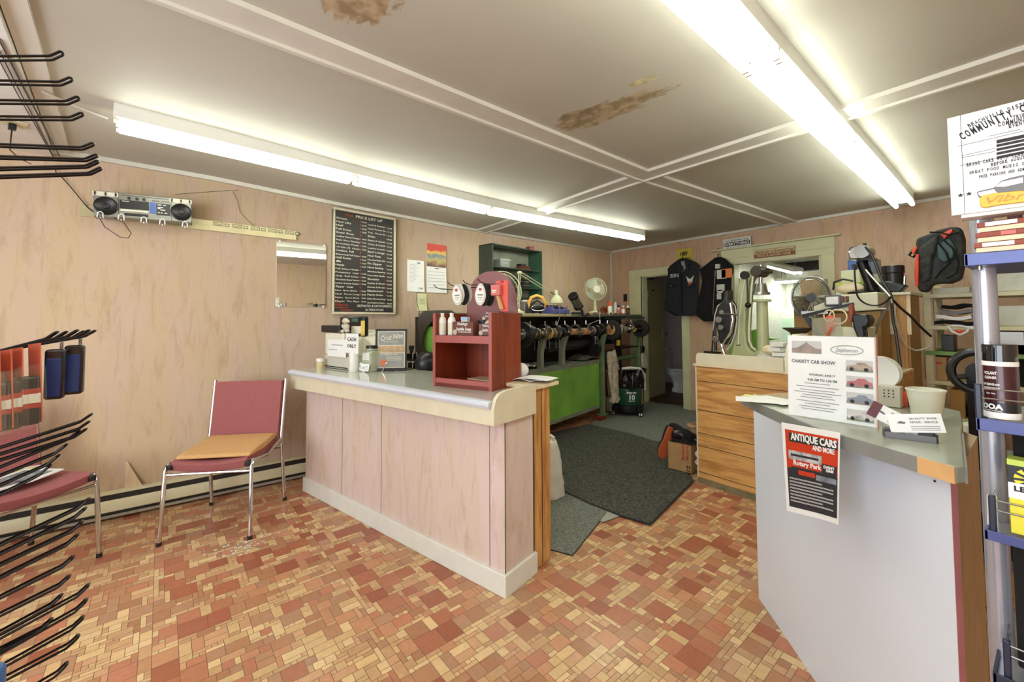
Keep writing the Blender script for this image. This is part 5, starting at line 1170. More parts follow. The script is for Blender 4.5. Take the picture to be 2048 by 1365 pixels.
b = MB(); b.bx(-.09, .09, -.006, .0, .088, .098); b.build('rim', 'insole_white', o); MB().tube([(-.03, -.002, .03), (-.025, -.012, .045), (.025, -.012, .045), (.03, -.002, .03)], .004).build('handle', 'paper', o)
o = thing('leather_pile', 'dark brown leather offcuts lying on the top shelf of the green cabinet', 'leather pile', CB.W((w*.68, .07, .361)), LA2)
b = MB()
for i in range(4): b.box((.0+.01*i, .02, .006+.012*i), (.2-.02*i, .12, .011), Matrix.Rotation(.1*i, 4, 'Z'))
b.build('piece', 'soap_brown', o, bevel=.002); b = MB(); b.box((-.01, .03, .062), (.09, .08, .022)); b.build('dark_block', 'black_plastic', o)
for k in range(6):
    o = thing('metal_sheet', ('lowest', 'second lowest', 'third', 'fourth', 'fifth', 'topmost')[k]+' flat grey sheet in the stack inside the green cabinet', 'sheet', CB.W((w*.72, .03+.006*k, .131+.024*k)), LA2+(-6, 4, -3, 7, 0, 5)[k], 'sheets stacked in the green cabinet')
    MB().bx(-.085, .07, 0, .15, 0, .010).build('sheet', 'steel' if k % 2 else 'machine_black', o)
o = thing('red_box', 'small red box on the top of the green cabinet', 'box', CB.W((w*.83, .05, h+.0005)), LA2)
MB().bx(-.045, .045, 0, .06, 0, .05).build('box_body', 'leather_red', o, bevel=.002); MB().bx(-.03, .03, -.001, .0, .012, .038).build('label_sticker', 'pink_logo', o)
# ================================================================== doorway, washroom
a = onz(1298.6, 799, 0); c = onz(1329.4, 788.6, 0); d = c-a
o = thing('room_door', 'olive cream slab door standing open into the washroom', 'door', (a.x, a.y, .012), math.degrees(math.atan2(d.y, d.x)))
mat('door_paint', (170, 164, 118), .4, var=.04)
ln = .66; MB().bx(0, ln, 0, .036, 0, DZ-.035).build('door_leaf', 'door_paint', o, bevel=.002)
b = MB(); b.bx(ln-.09, ln-.075, -.003, .001, .95, 1.12); b.build('latch_plate', 'insole_white', o)
b = MB(); b.lathe([(.010, 0), (.010, .03), (.024, .04), (.026, .055), (.015, .065), (0, .066)], n=20, m=Matrix.Translation((ln-.045, 0, 1.03)) @ Matrix.Rotation(PI/2, 4, 'X')); b.build('door_knob', 'chrome', o)
b = MB(); b.bx(.17, .27, -.002, .001, 1.76, 1.785); b.build('name_plate', 'black_plastic', o)
for z in (.25, 1.65): MB().cyl((0, -.008, z), (0, -.008, z+.09), .006, n=8).build('hinge', 'steel', o)
q = onz(1352, 786, 0)
o = thing('toilet', 'white toilet seen through the open washroom doorway', 'toilet', (q.x, q.y+.15, 0), 200)
mat('porcelain', (206, 206, 200), .12, coat=.4)
MB().lathe([(0, 0), (.12, 0), (.125, .02), (.10, .10), (.12, .22), (.19, .33), (.20, .375), (.17, .385), (.14, .34), (.0, .26)], n=32, sx=1.25).build('bowl', 'porcelain', o, ang=60)
MB().lathe([(.13, .387), (.205, .387), (.21, .40), (.20, .412), (0, .418)], n=32, sx=1.25).build('seat_lid', 'porcelain', o, ang=60)
MB().bx(.20, .40, -.22, .22, .36, .74).build('tank', 'porcelain', o, bevel=.02); MB().bx(.19, .41, -.23, .23, .74, .775).build('tank_lid', 'porcelain', o, bevel=.01)
MB().cyl((.19, .14, .68), (.17, .14, .68), .02).build('flush_handle', 'chrome', o)
o = thing('wall_switch', 'small black switch plate on the back wall left of the door casing', 'switch', (bw(1251, 596)[0], YB-.012, bw(1251, 596)[1]), 0)
MB().bx(-.035, .035, 0, .010, -.06, .06).build('plate', 'black_plastic', o, bevel=.003)
# ================================================================== sewing vests on the back wall
mat('denim_black', (26, 28, 34), .85, var=.3, scale=40, bump=.3, bscale=220); mat('felt_black', (12, 12, 13), .95, var=.2); mat('patch_white', (200, 198, 190), .7); mat('patch_orange', (226, 130, 60), .6)
def garment(name, label, rows, y, m, dep=.07):
    """rows of (left px, right px, y px) met with the plane y; closed flattened body"""
    R_ = []
    for (l, r, py) in rows:
        a, c = ony(l, py, y), ony(r, py, y); R_.append(((a.x+c.x)/2, (c.x-a.x)/2, (a.z+c.z)/2))
    o = thing(name, label, 'vest', (R_[0][0], y, R_[-1][2]), 0); ox, oz = R_[0][0], R_[-1][2]
    n = 28; vs = []; fs = []
    for k, (cx, w, z) in enumerate(R_):
        t = k/(len(R_)-1)
        for i in range(n):
            a = 2*PI*i/n; dd = dep*(.35+.65*min(1, t*3))*(.5+.08*math.sin(a*7+t*5))
            vs.append((cx-ox+w*math.cos(a), dd*math.sin(a), z-oz))
    for k in range(len(R_)-1): fs += [(k*n+i, k*n+(i+1)%n, (k+1)*n+(i+1)%n, (k+1)*n+i) for i in range(n)]
    fs += [tuple(range(n)), tuple(range((len(R_)-1)*n, len(R_)*n))]
    b = MB(); b.add(vs, fs); b.build('body', m, o, ang=75)
    return o, (ox, y, oz)
def onwall(base, px, py, y): p = ony(px, py, y); return p.x-base[0], p.z-base[2]
V1 = [(1361, 1369, 517), (1352, 1380, 521), (1341, 1392, 528), (1335, 1400, 535), (1336, 1398, 548), (1333, 1397, 560), (1331, 1397, 575), (1329, 1397, 600), (1329, 1396, 619), (1350, 1394, 632)]
o, bs = garment('denim_vest', 'dark denim sleeveless vest with patches hanging beside the doorway', V1, YB-.09, 'denim_black')
yy = -.052
x, z = onwall(bs, 1349, 551, YB-.14); b = MB(); b.text('BSN', .075, ft(x, yy, z-.03), 'CENTER', bold=.01); b.build('lettering', 'patch_white', o, smooth=False)
x, z = onwall(bs, 1380, 559, YB-.14); b = MB(); b.prism([(x-.055, z+.05), (x-.02, z+.01), (x+.02, z+.01), (x+.055, z+.05), (x+.03, z-.04), (x, z-.08), (x-.03, z-.04)], yy-.004, yy+.01, 'y'); b.build('eagle_patch', 'patch_white', o)
b = MB(); b.cyl((x, yy-.008, z-.055), (x, yy, z-.055), .022); b.build('red_mark', 'leather_orange', o)
x0, z0 = onwall(bs, 1364, 524, YB-.14); b = MB(); b.prism([(x0-.03, z0+.01), (x0+.04, z0+.01), (x0+.05, z0-.09), (x0, z0-.14), (x0-.02, z0-.05)], yy+.02, yy+.026, 'y'); b.build('lining', mat('lining_grey', (140, 142, 144), .8, var=.3, scale=50), o)
b = MB(); b.prism([(x0+.04, z0+.03), (x0+.12, z0-.01), (x0+.10, z0-.13), (x0+.05, z0-.07)], yy-.004, yy+.03, 'y'); b.prism([(x0-.03, z0+.03), (x0-.1, z0-.02), (x0-.06, z0-.10), (x0-.02, z0-.05)], yy-.004, yy+.03, 'y'); b.build('collar', 'denim_black', o, bevel=.003)
b = MB(); x1, z1 = onwall(bs, 1362, 560, YB-.14); b.bx(x1, x1+.006, yy-.003, yy+.02, -0.0+.02, z1+.1); b.build('front_seam', 'felt_black', o)
for px in (1343, 1378):
    x, z = onwall(bs, px, 571, YB-.14); b = MB(); b.bx(x-.07, x+.07, yy-.006, yy+.02, z-.02, z+.012); b.build('pocket_flap', 'denim_black', o, bevel=.003); b = MB(); b.cyl((x, yy-.011, z-.008), (x, yy, z-.008), .008); b.build('button', 'steel', o)
b = MB(); hx, hz = onwall(bs, 1365, 517, YB-.09); b.tube([(hx, 0, hz), (hx, 0, hz+.05), (hx+.02, 0, hz+.08), (hx+.04, .02, hz+.06)], .005); b.build('hanger_hook', 'black_metal', o)
V2 = [(1430, 1442, 515), (1424, 1450, 519), (1412, 1458, 527), (1399, 1467, 536), (1402, 1467, 548), (1404, 1463, 560), (1402, 1462, 575), (1396, 1464, 600), (1393, 1463, 620), (1394, 1462, 632), (1407, 1448, 643)]
o, bs = garment('black_vest', 'plain black sleeveless vest with an orange patch hanging left of the workshop opening', V2, YB-.10, 'felt_black', .08)
for px, py, w, h, m, nm in ((1435, 533, .03, .03, 'patch_white', 'patch'), (1443, 549, .06, .06, 'patch_white', 'patch'), (1453, 547, .065, .06, 'patch_orange', 'orange_patch'), (1441, 576, .05, .045, 'patch_white', 'patch'), (1440, 583, .035, .025, 'patch_white', 'patch'), (1438, 593, .028, .04, 'patch_white', 'patch')):
    x, z = onwall(bs, px, py, YB-.15); MB().bx(x-w, x+w, -.058, -.03, z-h, z+h).build(nm, m, o, bevel=.004)
x, z = onwall(bs, 1431, 541, YB-.15); x2, z2 = onwall(bs, 1426, 630, YB-.15); MB().bar((x, -.052, z), (x2, -.052, z2), .008, .01).build('zip', 'steel', o)
hx, hz = onwall(bs, 1436, 515, YB-.10); MB().tube([(hx, 0, hz-.01), (hx, 0, hz+.03), (hx, .03, hz+.05)], .006).build('hanger_hook', 'black_metal', o)
b = MB(); b.tube([(bs[0]-.02, YB-.012, ony(1440, 498, YB).z), (bs[0]-.02, YB-.10, ony(1440, 499, YB).z)], .006); tag(b.build('hook_peg', 'rail_cream'), 'short cream peg on the wall above the black vest', 'peg')
# ================================================================== signs
mat('sign_yellow', (206, 190, 74), .5); mat('sign_white', (226, 226, 222), .5); mat('sign_tan', (206, 184, 136), .5); mat('sign_brown', (134, 78, 52), .5)
def sign(name, pts, y, label, m):
    """pts: bottom-left, top-left, bottom-right px"""
    a, t, r = ony(*pts[0], y), ony(*pts[1], y), ony(*pts[2], y); w = r.x-a.x; h = t.z-a.z
    o = thing(name, label, 'sign', (a.x, y, (a.z+r.z)/2), 0); MB().bx(0, w, 0, .006, 0, h).build('plate', m, o, bevel=.001); return o, w, h
o, w, h = sign('hey_sign', ((1354, 540), (1352, 504), (1385, 528)), YB-.012, 'yellow HEY sign half hidden above the denim vest', 'sign_yellow')
b = MB(); b.text('HEY', h*.3, ft(w/2, -.002, h*.62), 'CENTER', bold=.03, width=w*.5); b.text('GET YOUR BACK', h*.14, ft(w/2, -.002, h*.4), 'CENTER', width=w*.85, bold=.01); b.text('IN THE DOOR', h*.14, ft(w/2, -.002, h*.2), 'CENTER', width=w*.7, bold=.01); b.build('lettering', 'ink', o, smooth=False)
o, w, h = sign('everything_sign', ((1446, 503), (1446, 481), (1502, 494)), YB-.032, 'white EVERYTHING sign standing on the left end of the opening ledge', 'sign_white')
b = MB(); b.bx(w*.03, w*.97, -.0015, 0, h*.32, h*.68); b.text('Please Ask First Before Taking', h*.2, ft(w/2, -.002, h*.76), 'CENTER', width=w*.8, bold=.01); b.text('Made of or Part Of It', h*.2, ft(w/2, -.002, h*.1), 'CENTER', width=w*.7, bold=.01); b.build('lettering', 'ink', o, smooth=False)
b = MB(); b.text('EVERYTHING', h*.36, ft(w/2, -.003, h*.37), 'CENTER', bold=.03, width=w*.88); b.build('white_lettering', 'sign_white', o, smooth=False)
o, w, h = sign('attitude_sign', ((1508, 518), (1507, 502), (1590, 508)), YB-.045, 'brown and cream Attitude is Everything sign on the opening header', 'sign_brown')
b = MB(); b.bx(w*.01, w*.99, -.001, 0, h*.45, h*.96); b.text('PICK A GOOD ONE', h*.36, ft(w/2, -.002, h*.10), 'CENTER', bold=.02, width=w*.8); b.build('cream_band', 'sign_tan', o, smooth=False)
b = MB(); b.text('Attitude is Everything', h*.5, ft(w/2, -.002, h*.52), 'CENTER', bold=.015, width=w*.94, shear=.2); b.build('lettering', 'soap_brown', o, smooth=False)
# ================================================================== things in the workshop beyond
def hang_light(px0, py0, px1, py1, y0, y1, label, r=.02):
    a = ony(px0, py0, y0); c = ony(px1, py1, y1); d = c-a
    o = thing('hanging_light', label, 'light', a, math.degrees(math.atan2(d.y, d.x))); L_ = math.hypot(d.x, d.y); tl = math.atan2(d.z, L_)
    o.rotation_euler = (0, -tl, o.rotation_euler.z)
    MB().prism([(-.07, .02), (.07, .02), (.05, .07), (-.05, .07)], 0, L_, 'x').build('housing', 'fixture_enamel', o)
    for s in (-.035, .035): MB().cyl((.02, s, 0), (L_-.02, s, 0), r, n=12).build('tube', 'tube_glow', o)
    l = bpy.data.lights.new('tube_light', 'AREA'); l.shape = 'RECTANGLE'; l.size = L_; l.size_y = .1; l.energy = 8; l.color = (.96, 1, .92); lo = bpy.data.objects.new('tube_light', l); COL.objects.link(lo); lo.parent = o; lo.location = (L_/2, 0, -.03)
    for x in (.1, L_-.1): MB().cyl((x, 0, .07), (x, 0, 2.50-a.z), .003, n=6).build('hang_wire', 'steel', o)
    return o
hang_light(1541, 533, 1598, 547, 6.9, 6.2, 'short twin tube lamp hanging near in the workshop beyond the opening')
hang_light(1552, 566, 1660, 560, 8.2, 7.9, 'long single lamp further back in the workshop beyond the opening', .014)
a = ony(1597, 537, 8.3); b = MB(); b.bx(a.x-.2, XR-.1, 8.2, 8.35, a.z-.06, a.z+.1); tag(b.build('dark_beam', 'machine_black'), 'dark beam across the ceiling of the room beyond the opening', 'beam')
b = MB(); b.bx(ony(1620, 540, 8.0).x, XR-.1, 7.9, 8.1, ony(1620, 553, 8.0).z, ony(1620, 545, 8.0).z); tag(b.build('pipe_duct', 'trim_paint'), 'pale duct below the dark beam in the far room', 'duct')
a = ony(1547, 675, 8.45); c = ony(1585, 617, 8.45)
o = thing('mint_panel', 'pale mint panel leaning on the far workshop wall', 'panel', (a.x, 8.35, 0), 0); MB().bx(0, .5, 0, .05, 0, c.z).build('panel', 'far_wall', o, bevel=.003); MB().bx(.02, .48, -.004, 0, .1, a.z+.35).build('mint_area', 'mint_paint', o)
a = ony(1470, 600, YB+.2); o = thing('grey_curtain', 'grey white curtain strip at the left edge of the workshop opening', 'curtain', (a.x+.01, YB+.2, 0), 0)
MB().sheet(lambda u, v: (u*.11, .02*math.sin(u*18), .6+v*1.25), 18, 2, .004).build('cloth', 'trim_paint', o)
a = ony(1612, 640, 7.0)
o = thing('crate_stack', 'wooden crate standing behind the wheel in the far room', 'crate', (a.x, 7.3, 0), 0); MB().bx(-.15, .5, 0, .4, 0, ony(1610, 560, 7.3).z).build('crate_body', 'wood_plain', o)
# ================================================================== bench with wood front at the centre right
CBY = 3.24
o = thing('work_bench', 'work bench with horizontal oak plank front and cream top rail', 'bench', (-1.815, CBY), 0)
x1 = 1.15
b = MB(); b.bx(0, x1, 0, .86, .0, .93); b.build('plank_front', 'oak_panel', o, smooth=False)
zs_ = [ony(px, py, CBY).z for px, py in ((1390, 761), (1392.6, 819), (1395, 865), (1396.5, 891), (1400, 944))]
b = MB()
for z in zs_: b.bx(-.001, x1, -.0015, .001, z-.002, z+.002)
b.build('plank_groove', 'ink', o, smooth=False)
b = MB(); b.bx(-.006, .004, -.006, .002, 0, .93); b.build('corner_strip', 'counter_cream', o)
b = MB(); b.bx(-.02, x1, -.014, .88, .9305, .948); b.build('bench_top', 'board_top', o, bevel=.002)
b = MB(); b.prism([(.0, .948), (.635, .948), (.635, 1.035), (.02, 1.035), (.006, 1.028), (.0, 1.01)], -.004, .016, 'y'); b.build('top_rail', 'counter_cream', o, bevel=.002)
b = MB(); xx = ony(1571, 700, CBY).x+1.815; b.prism([(-.03, .93), (.3, .93), (.3, 1.20), (.12, 1.20), (.02, 1.13), (-.03, 1.04)], xx, xx+.045, 'x'); b.build('end_board', 'counter_cream', o, bevel=.003)
b = MB(); b.bx(.0, x1, -.012, .0, 0, .045); b.build('kick_board', mat('kick_grey', (128, 116, 84), .7, var=.15), o)
BZ = .948
# green sole stitcher press: outline traced on its own plane, real thickness
def traced(b, pts, y, th, base): b.prism([(ony(px, py, y).x-base[0], ony(px, py, y).z-base[2]) for px, py in pts], -th/2, th/2, 'y')
PY = 3.72
mat('press_green', (176, 180, 140), .35, var=.06, scale=4); mat('press_edge', (206, 208, 176), .35)
bp = (ony(1500, 710, PY).x, PY, BZ+.001)
o = thing('shoe_press', 'tall cream green arched shoe press standing on the wood fronted bench', 'shoe press', bp, 0)
b = MB(); traced(b, [(1466, 722), (1471, 695), (1474, 640), (1480, 590), (1488, 552), (1498, 545), (1512, 541), (1521, 540), (1521, 548), (1512, 552), (1505, 562), (1502, 580), (1499, 620), (1497, 660), (1500, 690), (1508, 702), (1520, 706), (1545, 706), (1545, 722)], PY, .13, bp); b.build('arched_frame', 'press_green', o, bevel=.012)
pts = [(1506, 552), (1503, 575), (1500, 620), (1498, 655), (1498, 680), (1503, 694), (1512, 701)]
b = MB(); b.tube([(ony(x, y, PY-.068).x-bp[0], -.068, ony(x, y, PY-.068).z-bp[2]) for x, y in pts], .008, 8); b.build('frame_rib', 'press_edge', o)
pts = [(1476, 690), (1478, 640), (1484, 590), (1491, 558)]
b = MB(); b.tube([(ony(x, y, PY-.068).x-bp[0], -.068, ony(x, y, PY-.068).z-bp[2]) for x, y in pts], .006, 8); b.build('frame_rib', 'press_edge', o)
def P_(px, py, y=PY): q = ony(px, py, y); return Vector((q.x-bp[0], y-PY, q.z-bp[2]))
t0, t1 = P_(1524, 602), P_(1526, 700)
b = MB(); b.cyl(t1, t0, .045, .04, n=22); b.build('column', 'press_green', o)
b = MB(); b.cyl(t0+Vector((0,0,-.01)), t0+Vector((0,0,.012)), .068, n=24); b.cyl(t1+Vector((0,0,-.03)), t1, .075, .05, n=24); b.build('column_plate', 'press_green', o, bevel=.003)
h0 = P_(1521, 590); b = MB(); b.cyl(h0, P_(1521, 585), .07, n=24); b.cyl(P_(1521, 585), P_(1521, 568), .055, .04, n=20); b.cyl(P_(1521, 568), P_(1522, 530), .014, n=10); b.build('ram', 'steel', o)
b = MB(); b.cyl(P_(1520, 544)+Vector((0, -.08, 0)), P_(1520, 544)+Vector((0, .08, 0)), .045, n=24); b.cyl(P_(1522, 543), P_(1545, 543), .02, n=12); b.build('pivot_wheel', 'hood_dark', o, bevel=.004)
b = MB(); b.cyl(P_(1498, 552)+Vector((0, -.09, 0)), P_(1498, 552)+Vector((0, .05, 0)), .035, n=20); b.build('knob', 'black_metal', o)
b = MB(); b.tube([P_(1504, 560)+Vector((0,-.09,0)), P_(1506, 590)+Vector((0,-.1,0)), P_(1507, 612)+Vector((0,-.1,0))], .006); b.ball(P_(1507, 611)+Vector((0,-.1,0)), .024); b.build('hand_lever', 'black_metal', o)
b = MB(); b.bx(P_(1480, 691).x, P_(1488, 691).x, -.068, -.062, P_(1480, 691).z, P_(1480, 689).z); b.build('slot', 'ink', o)
# green lower machine behind the press
bp2 = (ony(1455, 720, 4.0).x, 4.0, BZ+.001)
o = thing('patching_machine', 'black treadle patching machine with handwheel and belts on the bench left of the press', 'sewing machine', (ony(1455, 720, 3.62).x, 3.62, BZ+.001), 0)
bq = o.location.copy()
def Q_(px, py, dy=0): q = ony(px, py, 3.62+dy); return Vector((q.x-bq.x, dy, q.z-bq.z))
b = MB(); b.cyl(Q_(1425, 706), Q_(1425, 704), .07, n=24); b.tube([Q_(1432, 704), Q_(1430, 660), Q_(1433, 640)], .012); b.tube([Q_(1424, 704), Q_(1427, 662)], .007); b.build('stand', 'black_metal', o)
pts = [Q_(1427, 660), Q_(1430, 630), (Q_(1436, 612)), Q_(1448, 603), Q_(1462, 603), Q_(1470, 612), Q_(1474, 640), Q_(1470, 668), Q_(1462, 690), Q_(1453, 700)]
MB().tube(pts, .006, 6).build('belt', 'insole_white', o)
MB().tube([Q_(1440, 612, -.03), Q_(1437, 640, -.03), Q_(1440, 670, -.03), Q_(1447, 700, -.03), Q_(1452, 712, -.03)], .011, 6, flat=.4).build('chrome_rod', 'chrome', o)
MB().tube([Q_(1462, 606, -.05), Q_(1467, 640, -.05), Q_(1462, 665, -.05), Q_(1446, 690, -.05)], .012, 8, flat=.4).build('chrome_rod', 'chrome', o)
b = MB(); traced(b, [(1440, 615), (1452, 600), (1455, 585), (1462, 580), (1461, 600), (1470, 612), (1469, 660), (1458, 690), (1446, 688), (1438, 650)], 3.62, .11, bq); b.build('head', 'machine_black', o, bevel=.012)
for px, py, r in ((1446, 640, .028), (1450, 655, .024), (1440, 678, .026), (1452, 625, .02)):
    b = MB(); p = Q_(px, py); b.cyl(p+Vector((0, -.085, 0)), p+Vector((0, -.05, 0)), r, n=18); b.build('dial', 'steel', o, bevel=.004)
b = MB(); b.tube([Q_(1445, 628, -.07), Q_(1474, 630, -.07)], .008); b.tube([Q_(1430, 704, -.05), Q_(1455, 690, -.05), Q_(1468, 668, -.05)], .004); b.build('shaft', 'steel', o)
b = MB(); traced(b, [(1462, 715), (1466, 668), (1478, 660), (1492, 668), (1492, 715)], 3.9, .12, (bq.x, 3.62, bq.z)); b.M = None
b2 = MB(); b2.v = [(v[0], v[1]+.28, v[2]) for v in b.v]; b2.f = b.f; b2.mi = b.mi; b2.build('green_base', 'machine_green', o, bevel=.006)
# clutter between press and end board
bp3 = (ony(1530, 700, 4.1).x, 4.1, 1.0)
o = thing('green_anvil', 'green last stand seen through the arch of the press', 'shoe last stand', (ony(1517, 700, 3.95).x, 3.95, BZ+.001), 0); bb = o.location.copy()
b = MB(); b.prism([(ony(px, py, 3.95).x-bb.x, ony(px, py, 3.95).z-bb.z) for px, py in ((1500, 662), (1520, 658), (1535, 674), (1557, 678), (1535, 682), (1524, 690), (1526, 722), (1504, 722), (1506, 690), (1500, 680))], -.05, .05, 'y'); b.build('anvil_body', 'machine_green', o, bevel=.008)
o = thing('rag_heap', 'heap of brown and white rags on the bench right of the press', 'rags', (ony(1552, 700, 3.62).x, 3.62, BZ+.001), 0)
b = MB()
for x, y, z, r, k in ((-.05, 0, .05, .08, 0), (.06, .02, .09, .085, 1), (.0, -.04, .12, .07, 2), (-.02, .08, .06, .1, 1), (.09, -.05, .05, .06, 0)): b.cur = k; b.ball((x, y, z), r, (1.2, 1, .62), n=10)
b.build('rag_pile', ['bag_white', 'leather_red', 'board_top'], o, smooth=False); o['kind'] = 'stuff'
o = thing('white_crates', 'pile of papers and a dark dish at the right end of the bench', 'papers', (ony(1562, 690, 3.45).x, 3.45, BZ+.001), 0)
b = MB()
for i in range(5): b.box((0, 0, .03+i*.035), (.12-.01*i, .16, .03), Matrix.Rotation(.25*(i % 3-1), 4, 'Z'))
b.build('sheet_stack', 'bag_white', o, bevel=.003); o.name = 'paper_pile'; tag(o, 'small pile of white papers at the right end of the bench', 'papers')
# ================================================================== cream machines at the right, on a plywood stand
SY_ = 4.15
mat('ply', (168, 128, 66), .5, var=.08, scale=4); mat('bench_cream', (206, 204, 176), .4, var=.04)
a, c = ony(1690, 707, SY_), ony(1817, 590, SY_)
o = thing('plywood_stand', 'tall plywood box stand with light corner battens against the back wall', 'stand', (a.x, SY_, 0), 0); w = c.x-a.x; zt = c.z
b = MB(); b.bx(-.35, w, 0, .36, 0, zt-.005); b.build('box_body', 'ply', o)
xa = ony(1764, 600, SY_).x-a.x
for x, ww in ((xa-.045, .055), (w-.04, .055)): MB().bx(x-ww/2, x+ww/2, -.025, .01, 0, zt+.01).build('batten', 'wood_plain', o, bevel=.002)
b = MB(); b.bx(-.35, w+.02, -.05, .62, zt, zt+.02); b.build('stand_top', 'bench_cream', o, bevel=.002)
b = MB(); b.prism([(xa-.02, zt-.29), (w+.01, zt-.29), (w+.01, zt), (xa-.02, zt)], -.012, -.002, 'y'); b.build('upper_panel', 'board_top', o)
b = MB(); a2 = ony(1658, 622, SY_-.35); c2 = ony(1757, 587, SY_-.35)
EY = SY_-.35
o2 = thing('control_cabinet', 'cream sheet metal bench machine with a framed gauge and switches', 'machine', (ony(1700, 622, EY).x, EY, 0), 0); be = o2.location
def E_(px, py, dy=0): q = ony(px, py, EY+dy); return (q.x-be.x, q.z)
MB().prism([E_(1626, 624), (E_(1626, 614)), E_(1660, 600), E_(1662, 592), E_(1755, 584), E_(1757, 620), E_(1700, 624), E_(1660, 622)], 0, .32, 'y').build('body', 'bench_cream', o2, bevel=.008)
MB().prism([E_(1665, 628), E_(1757, 622), (E_(1757, 622)[0], BZ+.001), (E_(1665, 622)[0], BZ+.001)], .05, .29, 'y').build('pedestal', 'ply', o2)
x, z = E_(1667, 602); b = MB(); b.box((x, -.012, z), (.105, .03, .085)); b.build('gauge_frame', mat('gauge_grey', (96, 98, 110), .3), o2, bevel=.014, seg=3)
b = MB(); b.box((x, -.03, z), (.075, .01, .058)); b.build('gauge_face', 'sign_white', o2, bevel=.008)
for px, w_ in ((1686, .022), (1695, .018)): x, z = E_(px, 599); MB().box((x, -.01, z), (w_, .02, .045)).build('switch', 'soap_brown', o2, bevel=.004)
b = MB(); b.bx(E_(1731, 0)[0], E_(1748, 0)[0], -.002, .001, E_(1740, 619)[1], E_(1740, 617)[1]); b.build('badge', 'steel', o2)
# long lever arms
MB().bar((E_(1612, 632)[0], -.06, E_(1612, 632)[1]), (E_(1712, 608)[0], -.05, E_(1712, 608)[1]), .02, .02).build('lever', 'black_metal', o2)
MB().bar((E_(1608, 626)[0], -.05, E_(1608, 626)[1]), (E_(1660, 625)[0], -.04, E_(1660, 625)[1]), .02, .022).build('arm_bar', 'steel', o2)
# round wire wheel
WYP = 4.0; q = ony(1622, 595, WYP)
o = thing('spoked_wheel', 'large spoked wire wheel guard in front of the workshop opening', 'wheel', (q.x, WYP, q.z), 18); Rw = abs(ony(1586, 595, WYP).x-q.x)*1.02; Rz = abs(ony(1622, 565, WYP).z-ony(1622, 637, WYP).z)/2*1.15
for r, y in ((1, 0), (.94, .05), (.99, .03)): MB().tube([(Rw*r*math.cos(t), y, Rz*r*math.sin(t)) for t in [2*PI*i/48 for i in range(48)]], .007 if r == 1 else .004, 7, closed=True).build('rim', 'steel', o)
b = MB()
for i in range(36): a_ = 2*PI*i/36; b.tube([(Rw*.99*math.cos(a_), .03, Rz*.99*math.sin(a_)), (.03*math.cos(a_+.5), .06, .03*math.sin(a_+.5))], .0013, 4)
b.build('spokes', 'steel', o)
MB().cyl((0, .04, 0), (0, .09, 0), .035, n=16).build('hub', 'black_metal', o)
MB().bx(-Rw*.9, Rw*.9, .09, .096, -Rz*.9, Rz*.9).build('mesh_back', mat('mesh_tan', (120, 112, 88), .8, alpha=.45), o)  # half-clear grey tan sheet backing the spokes
MB().bar((-Rw*.55, -.02, -Rz*.55), (Rw*.35, -.04, -Rz*1.9), .055, .03).build('support_leg', 'black_metal', o)
# sewing head, orange spool and dark machine in front
o = thing('sewing_head', 'machine head with orange spool, thread loops and a big black arm', 'sewing machine', (ony(1700, 680, 3.55).x, 3.55, 0), 0); bs_ = o.location
def S_(px, py, dy=0): q = ony(px, py, 3.55+dy); return Vector((q.x-bs_.x, dy, q.z))
zt2 = S_(1700, 655).z
MB().prism([(S_(1660, 0).x, 0) if False else (S_(1662, 668).x, BZ+.001), (S_(1738, 668).x, BZ+.001), (S_(1738, 655).x, zt2), (S_(1664, 657).x, zt2), (S_(1662, 668).x, zt2-.03)], -.02, .22, 'y').build('pedestal', 'bench_cream', o, bevel=.006)
MB().lathe([(0, 0), (.032, 0), (.034, .05), (.03, .11), (0, .115)], c=tuple(S_(1663, 655)-Vector((0, .0, .03))), n=18).build('spool', 'orange_plastic', o)
b = MB(); c_ = S_(1676, 634, -.02)
MB().tube([c_+Vector((.05*math.cos(t), 0, .05*math.sin(t))) for t in [2*PI*i/24 for i in range(24)]], .005, 6, closed=True).build('thread_loop', 'board_top', o)
MB().tube([S_(1658, 632, -.03)+Vector((.03*math.cos(t), 0, .04*math.sin(t))) for t in [2*PI*i/24 for i in range(24)]], .004, 6, closed=True).build('thread_loop', 'board_top', o)
b = MB(); b.bx(S_(1690, 0).x, S_(1708, 0).x, .0, .1, zt2, S_(1700, 630).z); b.bx(S_(1680, 0).x, S_(1692, 0).x, -.01, .06, zt2, S_(1700, 640).z); b.build('mechanism', 'steel', o, bevel=.006)
MB().prism([(S_(1701, 612).x, S_(1701, 612).z), (S_(1708, 608).x, S_(1708, 608).z), (S_(1711, 625).x, S_(1711, 625).z), (S_(1708, 645).x, S_(1708, 645).z), (S_(1702, 640).x, S_(1702, 640).z)], -.05, -.0, 'y').build('red_handle', 'leather_red', o, bevel=.006)
MB().prism([(S_(px, py).x, S_(px, py).z) for px, py in ((1711, 628), (1742, 629), (1748, 640), (1744, 653), (1736, 655), (1738, 668), (1736, 690), (1724, 680), (1714, 655))], -.09, .03, 'y').build('black_arm', 'black_plastic', o, bevel=.012)
MB().tube([S_(1640, 700, -.06), S_(1655, 672, -.06), S_(1664, 655, -.05), S_(1676, 650, -.04)], .011, 8).build('hose', 'leather_orange', o)
MB().bx(S_(1608, 0).x, S_(1664, 0).x, -.06, -.052, S_(1640, 700).z, S_(1640, 636).z).build('clear_bag', mat('film_grey', (190, 192, 168), .15, alpha=.3), o)
o = thing('dark_funnel', 'small dark brown flared dish left of the wire wheel stem', 'dish', (ony(1596, 664, 3.6).x, 3.6, 0), 0)
zz = ony(1596, 660, 3.6).z
